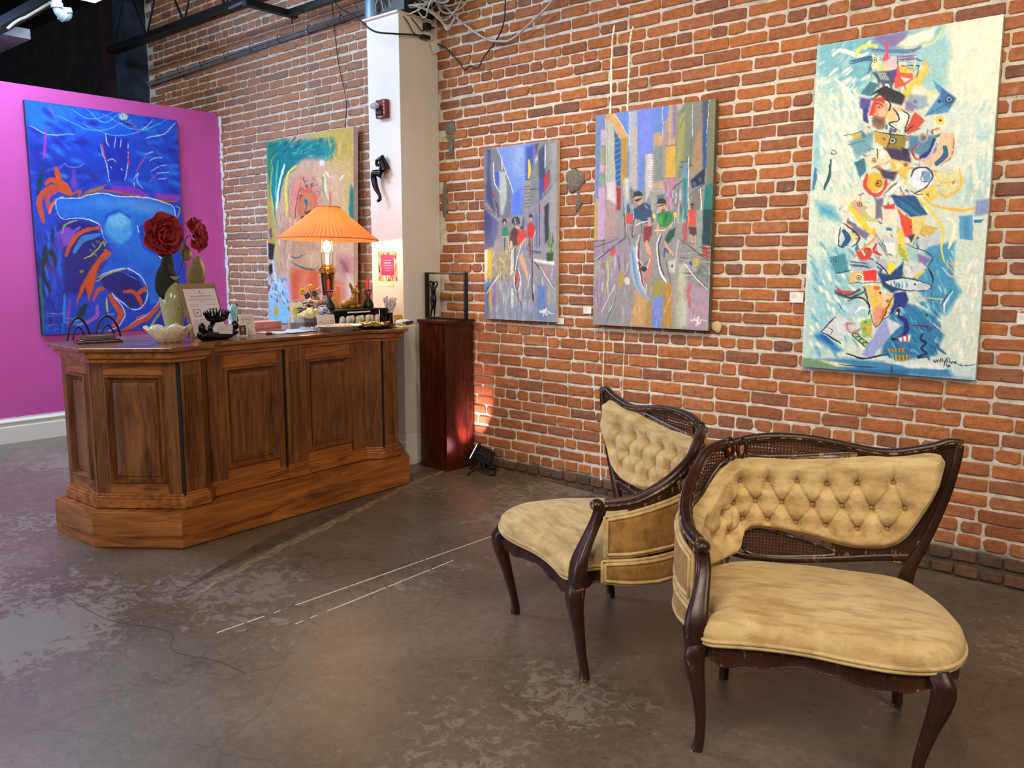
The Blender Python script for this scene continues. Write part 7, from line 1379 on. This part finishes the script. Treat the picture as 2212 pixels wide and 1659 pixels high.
# ================================================================ pedestal, wall pieces, overhead pieces
PD = Vector((-4.10, -.31, .0545)); PA = math.atan2(-.014, .278)
r = tag(empty('display_pedestal', (PD.x, PD.y, PD.z), 0), 'tall dark mahogany display pedestal between the white pilaster and the brick', 'pedestal')
u_ = Vector((-.2785, .012)); v_ = Vector((.006, .272))
def pq(m): return [tuple(u_ * a + v_ * c) for a, c in ((-m, -m), (1 + m, -m), (1 + m, 1 + m), (-m, 1 + m))]
b = MB(); b.prism(pq(0), .03, 1.05); b.build('pedestal_body', M_RED, r, bevel=.002)
b = MB(); b.prism(pq(.02), .0, .035); b.build('pedestal_foot', M_RED, r, bevel=.002)
b = MB(); b.prism(pq(.035), 1.045, 1.07); b.build('pedestal_top', M_RED, r, bevel=.003)
FX = Vector((-4.235, -.165, PD.z + 1.07))
r = tag(empty('open_box_frame', tuple(FX), math.radians(3)), 'black open box frame standing on the mahogany pedestal', 'frame')
for n_, c, d in (('side_bar', (-.185, 0, .165), (.014, .035, .33)), ('side_bar', (.185, 0, .165), (.014, .035, .33)), ('bottom_bar', (0, 0, .007), (.36, .035, .014)), ('top_bar', (0, 0, .323), (.36, .035, .014))):
    b = MB(); b.box(c, d); b.build(n_, M_BLACK, r, bevel=.002)
def skin_figure(name, joints, edges, m, loc, rot, label, cat, sub=2):
    me = bpy.data.meshes.new(name); me.from_pydata([j[0] for j in joints], edges, []); o = bpy.data.objects.new(name, me); COL.objects.link(o)
    sk = o.modifiers.new('skin', 'SKIN'); sk.use_smooth_shade = True
    if not me.skin_vertices: me.skin_vertices.new()
    for i, j in enumerate(joints):
        v = me.skin_vertices[0].data[i]; rr = j[1]; v.radius = (rr, rr) if not isinstance(rr, tuple) else rr; v.use_root = (i == 0)
    s_ = o.modifiers.new('sub', 'SUBSURF'); s_.levels = sub; s_.render_levels = sub
    me.materials.append(m); o.location = loc; o.rotation_euler = rot; return tag(o, label, cat)
# standing figurine in the left of the frame, arms raised to the head
k = .25
J_ = [((0, 0, .50), .052), ((0, .005, .60), .040), ((0, 0, .72), .052), ((0, -.005, .80), .045), ((0, 0, .85), .022), ((0, 0, .90), .045), ((0, 0, .97), .045), ((.06, -.005, .80), .024), ((.11, .02, .88), .018), ((.06, .02, .97), .015), ((-.06, -.005, .80), .024), ((-.11, .02, .89), .018), ((-.05, .02, .98), .015),
      ((.04, 0, .46), .044), ((.035, -.03, .27), .028), ((.02, 0, .04), .016), ((.03, -.06, .01), .016), ((-.04, 0, .46), .044), ((-.01, -.045, .28), .028), ((-.06, -.01, .04), .016), ((-.06, -.07, .01), .016)]
E_ = [(0, 1), (1, 2), (2, 3), (3, 4), (4, 5), (5, 6), (3, 7), (7, 8), (8, 9), (3, 10), (10, 11), (11, 12), (0, 13), (13, 14), (14, 15), (15, 16), (0, 17), (17, 18), (18, 19), (19, 20)]
skin_figure('standing_figurine', [((x * .30, y * .26, z * .262), r_ * .36) for (x, y, z), r_ in J_], E_, M_BLACKM, (FX.x - .13, FX.y - .0, FX.z + .015), (0, 0, .5), 'slim black bronze figurine of a standing woman inside the box frame', 'figurine')
# seated bronze on the pilaster
J_ = [((0, 0, 0), .024), ((0.002, -.012, .03), .020), ((.004, -.022, .075), .024), ((-.004, -.032, .10), .018), ((-.022, -.040, .088), .012), ((-.028, -.045, .078), .017), ((-.010, -.03, .07), .010), ((-.045, -.045, .05), .008), ((-.038, -.05, .095), .008),
      ((-.03, -.035, .0), .020), ((-.068, -.055, .012), .019), ((-.070, -.05, -.03), .016), ((-.058, -.045, -.09), .014), ((-.025, -.04, -.145), .008), ((-.015, -.05, -.172), .010), ((-.034, -.062, -.185), .007), ((-.03, -.055, -.012), .016), ((-.064, -.075, .0), .015), ((-.078, -.065, -.045), .013)]
E_ = [(0, 1), (1, 2), (2, 3), (3, 4), (4, 5), (2, 6), (6, 7), (7, 8), (0, 9), (9, 10), (10, 11), (11, 12), (12, 13), (13, 14), (14, 15)]
J_ = J_[:16]
skin_figure('seated_wall_figure', [((x * 1.15, y * .9, z * 1.05 - .005), r_ * 1.5) for (x, y, z), r_ in J_], E_, M_BLACKM, (-4.600, -.385, 2.150), (0, 0, 0), 'black bronze figure sitting with bent legs on the white pilaster', 'sculpture')
# fire alarm strobe
r = tag(empty('fire_alarm', (-4.615, -.372, 2.585), 0), 'dark red fire alarm with a clear strobe lens on the white pilaster', 'alarm')
b = MB(); b.box((0, -.02, 0), (.105, .04, .125)); b.build('red_housing', mat('dark_red_plastic', rgb(110, 14, 22), .35), r, bevel=.006)
b = MB(); b.box((-.01, -.044, -.02), (.065, .012, .045)); b.build('horn_recess', M_BLACK, r, bevel=.004)
b = MB(); b.ell((-.03, -.065, .018), (.042, .026, .022), 14, 8); b.build('strobe_lens', mat('milky_lens', rgb(200, 200, 210), .12, Transmission_Weight=.5), r, smooth='all')
def textobj(body, size, m, parent, loc, rot, name='lettering', ex=.0004):
    cu = bpy.data.curves.new(name, 'FONT'); cu.body = body; cu.size = size; cu.extrude = ex; cu.align_x = 'CENTER'; cu.align_y = 'CENTER'
    o = bpy.data.objects.new(name, cu); COL.objects.link(o); dg = bpy.context.evaluated_depsgraph_get(); me = bpy.data.meshes.new_from_object(o.evaluated_get(dg)); bpy.data.objects.remove(o)
    me.materials.clear(); me.materials.append(m); o = bpy.data.objects.new(name, me); COL.objects.link(o); o.parent = parent; o.location = loc; o.rotation_euler = rot; return o
for i, ch in enumerate('FIRE'): textobj(ch, .024, M_PAPER, r, (.040, -.0412, .042 - i * .024), (PI / 2, 0, 0))
textobj('ALARM', .014, M_PAPER, r, (-.008, -.0412, -.054), (PI / 2, 0, 0))
# poster on the pilaster
r = tag(empty('pink_notice_poster', (-4.615, -.3745, 1.50), 0), 'small poster on the pilaster with a pink panel over a colourful border', 'poster')
def dp(P):
    P.scatter([(226, 150, 60), (240, 190, 80), (60, 50, 60), (230, 220, 210), (206, 80, 70), (150, 150, 160)], (-5, -5, 100, 110), 130, 6, 22, 80, 4, .9, .5, .8)
    P.p((224, 44, 112), [(14, 14), (84, 14), (86, 86), (16, 88)], .8)
    for k, (x0, x1) in enumerate(((24, 74), (28, 70), (22, 78), (26, 76), (34, 66))): P.l((250, 190, 214) if k != 1 else (255, 235, 240), 3.4 if k == 1 else 2.4, [(x0, 34 + k * 9), (x1, 34 + k * 9)], .6)
flat_print('poster_face', r, .20, .215, dp, 90, 96, (210, 180, 150), -.001)
b = MB(); b.box((0, .0005, 0), (.204, .0018, .219)); b.build('poster_sheet', M_PAPER, r)
b = MB(); b.box((0, -.0016, -.135), (.12, .0012, .02)); b.build('label_strip', mat('cream_label', rgb(236, 226, 190), .6), r)
# picture labels
def label(x, z, w_, h_, lab, name='artwork_label'):
    r = tag(empty(name, (x, -.0125, z), 0), lab, 'label'); b = MB(); b.box((0, .002, 0), (w_, .004, h_)); b.build('label_card', M_PAPER, r)
    def dl(P):
        for k in range(4): P.l((150, 146, 140), 2.2, [(8, 12 + k * 9), (52 - 6 * (k % 2), 12 + k * 9)], .5)
    flat_print('label_face', r, w_ * .98, h_ * .96, dl, 44, 30, (228, 224, 216), -.0006)
label(-3.331, 1.140, .062, .040, 'small white label right of the narrow street painting'); label(-3.114, 1.217, .062, .042, 'small white label just left of the middle street painting')
label(-1.752, 1.334, .074, .056, 'small white label left of the large fish painting'); label(-.690, 1.262, .066, .05, 'small white label at the right edge beyond the large fish painting')
r = tag(empty('blue_lit_sheet', (-6.62, -.016, 1.615), 0), 'pale blue-white sheet taped to the brick left of the abstract painting', 'paper')
b = MB(); b.box((0, 0, 0), (.09, .003, .22)); b.build('sheet', M_PAPER, r); flat_print('sheet_face', r, .088, .216, lambda P: [P.l((150, 156, 170), 3, [(12, 20 + k * 14), (86, 20 + k * 14)], .6) for k in range(15)], 30, 60, (214, 222, 236), -.002)
# uplight on the floor
r = tag(empty('floor_uplight', (-3.90, -.155, .0515), math.radians(38)), 'black floor spotlight throwing pink light on the pedestal and brick', 'spotlight')
b = MB(); n = 16
hx = Matrix.Rotation(math.radians(-62), 4, 'Y') @ Matrix.Rotation(math.radians(0), 4, 'X')
bb = MB(); bb.loft([[(rr * math.cos(2 * PI * j / 8 + PI / 8), rr * math.sin(2 * PI * j / 8 + PI / 8), z) for j in range(8)] for rr, z in ((.050, -.075), (.062, -.07), (.066, .0), (.066, .045), (.078, .05), (.078, .07), (.066, .072))]); bb.xf(Matrix.Translation((.0, 0, .12)) @ hx); bb.build('housing', M_BLACK, r, bevel=.002)
for i in range(9):
    z = -.055 + i * .011; bb = MB(); bb.box((.066, 0, z), (.012, .06, .0035)); bb.xf(Matrix.Translation((.0, 0, .12)) @ hx); bb.build('cooling_fin', M_BLACK, r)
for sg in (-1, 1):
    bb = MB(); bb.tube([(.0, sg * .082, .115), (.02, sg * .084, .06), (.05, sg * .086, .012), (.09, sg * .086, .006)], .009, 8, squash=(1.4, .6)); bb.build('yoke_leg', M_BLACK, r, smooth='all')
    bb = MB(); bb.tube([(.0, sg * .082, .115), (-.05, sg * .084, .04), (-.10, sg * .086, .006)], .009, 8, squash=(1.4, .6)); bb.build('yoke_leg', M_BLACK, r, smooth='all')
bb = MB(); bb.tube([(.05, -.086, .010), (.09, -.086, .007), (.09, .086, .007)], .007, 6); bb.build('yoke_cross_bar', M_BLACK, r)
bb = MB(); bb.lathe([(0, .0705), (.058, .0705), (.058, .0735), (0, .0735)], 24); bb.xf(Matrix.Translation((.0, 0, .12)) @ hx); bb.build('glowing_lens', emis('pink_lens', (1.0, .35, .45), 8), r)
_s = spot('uplight_beam', (-3.985, -.20, .165), (-4.12, -.02, .52), 44, (1.0, .46, .54), 58, .45, .03)
_s = spot('uplight_core', (-3.985, -.20, .165), (-4.07, 0, .42), 14, (1.0, .80, .84), 40, .8, .03)
# chain and cords
r = tag(empty('steel_chain', (-5.86, -.10, 2.6), 0), 'thin steel chain from which the abstract painting hangs', 'chain')
b = MB()
for i in range(50):
    z = .0 + i * .0205; q = PI / 2 * (i % 2)
    b.tube([(.0055 * math.cos(a) * math.cos(q), .0055 * math.cos(a) * math.sin(q), z + .0135 * math.sin(a)) for a in np.linspace(0, 2 * PI, 9)[:-1]], .0018, 5, True)
b.build('chain_links', mat('bright_steel', rgb(200, 205, 212), .25, .9), r, kind='stuff', smooth='all')
cord('black_cable', [(-5.62, -.03, 3.75), (-5.602, -.02, 3.376), (-5.575, -.02, 3.18), (-5.551, -.02, 3.06), (-5.477, -.02, 2.792), (-5.438, -.07, 2.585)], .0032, M_CORD, 'black cable hanging on the brick down to the top of the abstract painting')
cord('draped_power_cord', [(-5.0, -.50, 3.60), (-4.912, -.55, 3.319), (-4.667, -.56, 3.168), (-4.52, -.54, 3.06), (-4.43, -.45, 3.045), (-4.42, -.25, 3.075), (-4.42, -.15, 3.085)], .006, M_CORD, 'black power cord draped across the top of the white pilaster')
cord('loose_power_cord', [(-4.43, -.03, 3.06), (-4.33, -.04, 3.01), (-4.214, -.03, 2.90), (-4.165, -.03, 2.845), (-4.11, -.03, 2.862), (-4.04, -.03, 2.838), (-3.985, -.03, 2.90), (-3.86, -.05, 2.98), (-3.765, -.08, 3.066), (-3.745, -.08, 3.25), (-3.74, -.08, 3.7)], .005, M_CORD, 'thin black cord hanging in a loop on the brick right of the pilaster')
cord('grey_cable_swag', [(-4.45, -.1, 3.36), (-4.319, -.08, 3.291), (-4.195, -.06, 3.177), (-3.96, -.05, 3.017), (-3.815, -.05, 2.972), (-3.714, -.05, 2.97), (-3.558, -.06, 3.034), (-3.372, -.08, 3.124), (-3.1, -.1, 3.32), (-2.8, -.1, 3.6)], .008, M_GREYC, 'grey cable swagging across the brick from the coiled bundle')
for k, (pts, lab) in enumerate((([(-4.48, -.34, 3.22), (-4.44, -.31, 3.16), (-4.435, -.25, 3.09), (-4.42, -.19, 3.08)], 'short black cord curving down the pilaster side, nearer the corner'), ([(-4.48, -.27, 3.22), (-4.44, -.24, 3.17), (-4.43, -.18, 3.12), (-4.42, -.14, 3.14)], 'short black cord running to the upper plug on the pilaster'))):
    cord('short_cord', pts, .004, M_CORD, lab)
r = tag(empty('outlet_plugs', (-4.449, -.13, 3.11), 0), 'two black adapters plugged in at the top of the pilaster side', 'plug')
b = MB(); b.box((.02, 0, .045), (.04, .05, .045)); b.build('adapter', M_BLACK, r, bevel=.004); b = MB(); b.box((.02, -.02, -.03), (.04, .07, .028)); b.build('adapter', M_BLACK, r, bevel=.004); b = MB(); b.box((.016, .045, .05), (.025, .05, .008)); b.build('plug_tail', M_BLACK, r)
b = MB(); b.box((0, 0, 0), (.002, .075, .08)); o = b.build('paper_tag', M_PAPER, None, loc=(-4.43, -.05, 3.035), rot=(.45, .1, 0)); tag(o, 'white paper tag on the cord at the right edge of the pilaster', 'tag')
# cable bundle and boxes above the pilaster
r = tag(empty('coiled_cables', (-4.33, -.17, 3.34), 0), 'tangle of coiled grey data cables spilling over the pilaster top', 'cables')
rr_ = random.Random(5)
for i in range(22):
    c = Vector((rr_.uniform(-.10, .12), rr_.uniform(-.10, .10), rr_.uniform(-.05, .12))); R = rr_.uniform(.07, .15); tx, ty = rr_.uniform(-.5, .5), rr_.uniform(-.6, .6)
    M = rx(PI / 2 + tx) @ ry(ty); pts = [c + M @ Vector((R * math.cos(q) * (1 + .15 * math.sin(2 * q + i)), R * math.sin(q) * .85, .02 * math.sin(3 * q + i))) for q in np.linspace(0, 2 * PI, 26)[:-1]]
    b = MB(); b.tube(pts, .0062, 6, True); b.build('cable_loop', M_GREYC, r, smooth='all')
for i in range(4):
    b = MB(); b.tube([tuple(p) for p in catmull([(-.12, -.13, -.08 - i * .005), (-.02, -.14 + i * .02, -.10), (.06, -.06 + i * .02, -.15), (.12, .02, -.22 - i * .01), (.16, .06, -.16)], 6)], .006, 6); b.build('cable_tail', M_GREYC, r, smooth='all')
r = tag(empty('black_junction_box', (-4.56, -.20, 3.222), 0), 'black amplifier boxes stacked on top of the white pilaster', 'box')
b = MB(); b.box((0, 0, .14), (.26, .28, .28)); b.build('casing', M_BLACK, r, bevel=.006); b = MB(); b.box((-.02, -.02, .36), (.2, .2, .15)); b.build('upper_casing', M_BLACK, r, bevel=.006)
b = MB(); b.lathe([(0, 0), (.062, 0), (.062, .30), (.05, .32), (0, .32)], 24); o = b.build('blue_grey_canister', mat('blue_grey_metal', rgb(110, 140, 170), .4, .3), None, smooth=True, loc=(-4.77, -.32, 3.222)); tag(o, 'blue-grey cylinder standing at the left of the pilaster top', 'canister')
for k in range(5):
    cord('black_loose_wire', [(-4.72 + .04 * k, -.33, 3.23), (-4.70 + .03 * k, -.36, 3.30 + .02 * k), (-4.62 + .02 * k, -.35, 3.40), (-4.60, -.30, 3.55)], .004, M_CORD if k % 2 else M_GREYC, '%s loose wire rising from the pilaster top, %s' % ('black' if k % 2 else 'grey', ('leftmost beside the blue-grey cylinder', 'next right of the cylinder', 'in front of the boxes, left of centre', 'in front of the boxes, at their middle', 'nearest the coiled cables')[k]))
# overhead: hung light box, fluorescent, duct, trap
r = tag(empty('hanging_panel_box', (-8.35, -2.70, 3.3), 0), 'grey flat boxed panel hanging from the dark ceiling at upper left', 'panel')
b = MB(); b.box((0, 0, .04), (1.7, 2.26, .08)); b.build('box_panel', mat('blue_grey_panel', rgb(160, 168, 182), .6), r, bevel=.004)
b = MB(); b.box((0, 0, .58), (.05, .05, 1.0)); b.build('drop_rod', M_STEEL, r)
r = tag(empty('fluorescent_fixture', (-6.60, -1.76, 3.60), 0), 'glowing white fluorescent ceiling fixture at the top left', 'ceiling light')
b = MB(); b.box((.0, .0, .05), (1.18, 1.18, .06)); b.build('fixture_body', M_STEEL, r); b = MB(); b.box((0, 0, .010), (1.14, 1.14, .02)); b.build('diffuser', emis('fluorescent_diffuser', (.8, .93, 1.0), 2.6), r)
b = MB(); b.tube([(-.2, .60, .05), (.1, .72, .05)], .03, 10); b.build('end_cap', M_STEEL, r)
b = MB(); b.tube([(0, 0, .07), (0, 0, .75)], .02, 8); b.build('drop_rod', M_STEEL, r)
M_PVC = mat('white_pvc', rgb(140, 156, 166), .35)
pts = [Vector(p) for p in [(-7.0, -1.552, 3.542), (-7.0, -1.554, 3.468), (-7.0, -1.544, 3.423), (-7.0, -1.516, 3.399), (-7.0, -1.499, 3.396), (-7.0, -1.48, 3.417), (-7.0, -1.489, 3.442), (-7.0, -1.491, 3.462)]]
org = pts[0]; r = tag(empty('pvc_trap_pipe', tuple(org), 0), 'white plastic drain trap pipe hanging from the dark ceiling', 'pipe')
b = MB(); b.tube([tuple(p - org) for p in catmull(pts, 4) * 1.0] if False else [tuple(Vector(p) - org) for p in catmull([tuple(p) for p in pts], 4)], .034, 12); b.build('pipe_bend', M_PVC, r, smooth='all')
for i in (1, 3, 6): p = pts[i] - org; q_ = (pts[min(i + 1, 7)] - pts[i - 1]).normalized() * .018; b = MB(); b.tube([tuple(p - q_), tuple(p + q_)], .044, 12); b.build('pipe_collar', M_PVC, r, smooth=True)
a0, a1 = Vector((-7.4, -1.824, 3.335)), Vector((-7.4, -1.426, 3.636))
r = tag(empty('ceiling_channel', tuple(a0), 0), 'long dark ceiling channel running diagonally at the upper left', 'beam'); dd = (a1 - a0)
b = MB(); e0 = Vector((0, 0, 0)) - dd * 1.0; e1 = dd * 2.2; b.tube([tuple(e0), tuple(e1)], .055, 4); b.build('channel', mat('dark_grey_metal', rgb(46, 50, 60), .5, .3), r)
b = MB(); p_ = [Vector(p) - a0 for p in [(-7.3, -1.808, 3.3), (-7.3, -1.759, 3.351), (-7.3, -1.707, 3.392), (-7.3, -1.67, 3.414), (-7.3, -1.549, 3.509), (-7.3, -1.465, 3.576)]]; b.tube([tuple(p) for p in catmull([tuple(p) for p in p_], 4)], .012, 6); b.build('clipped_cable', M_GREYC, r, smooth='all')
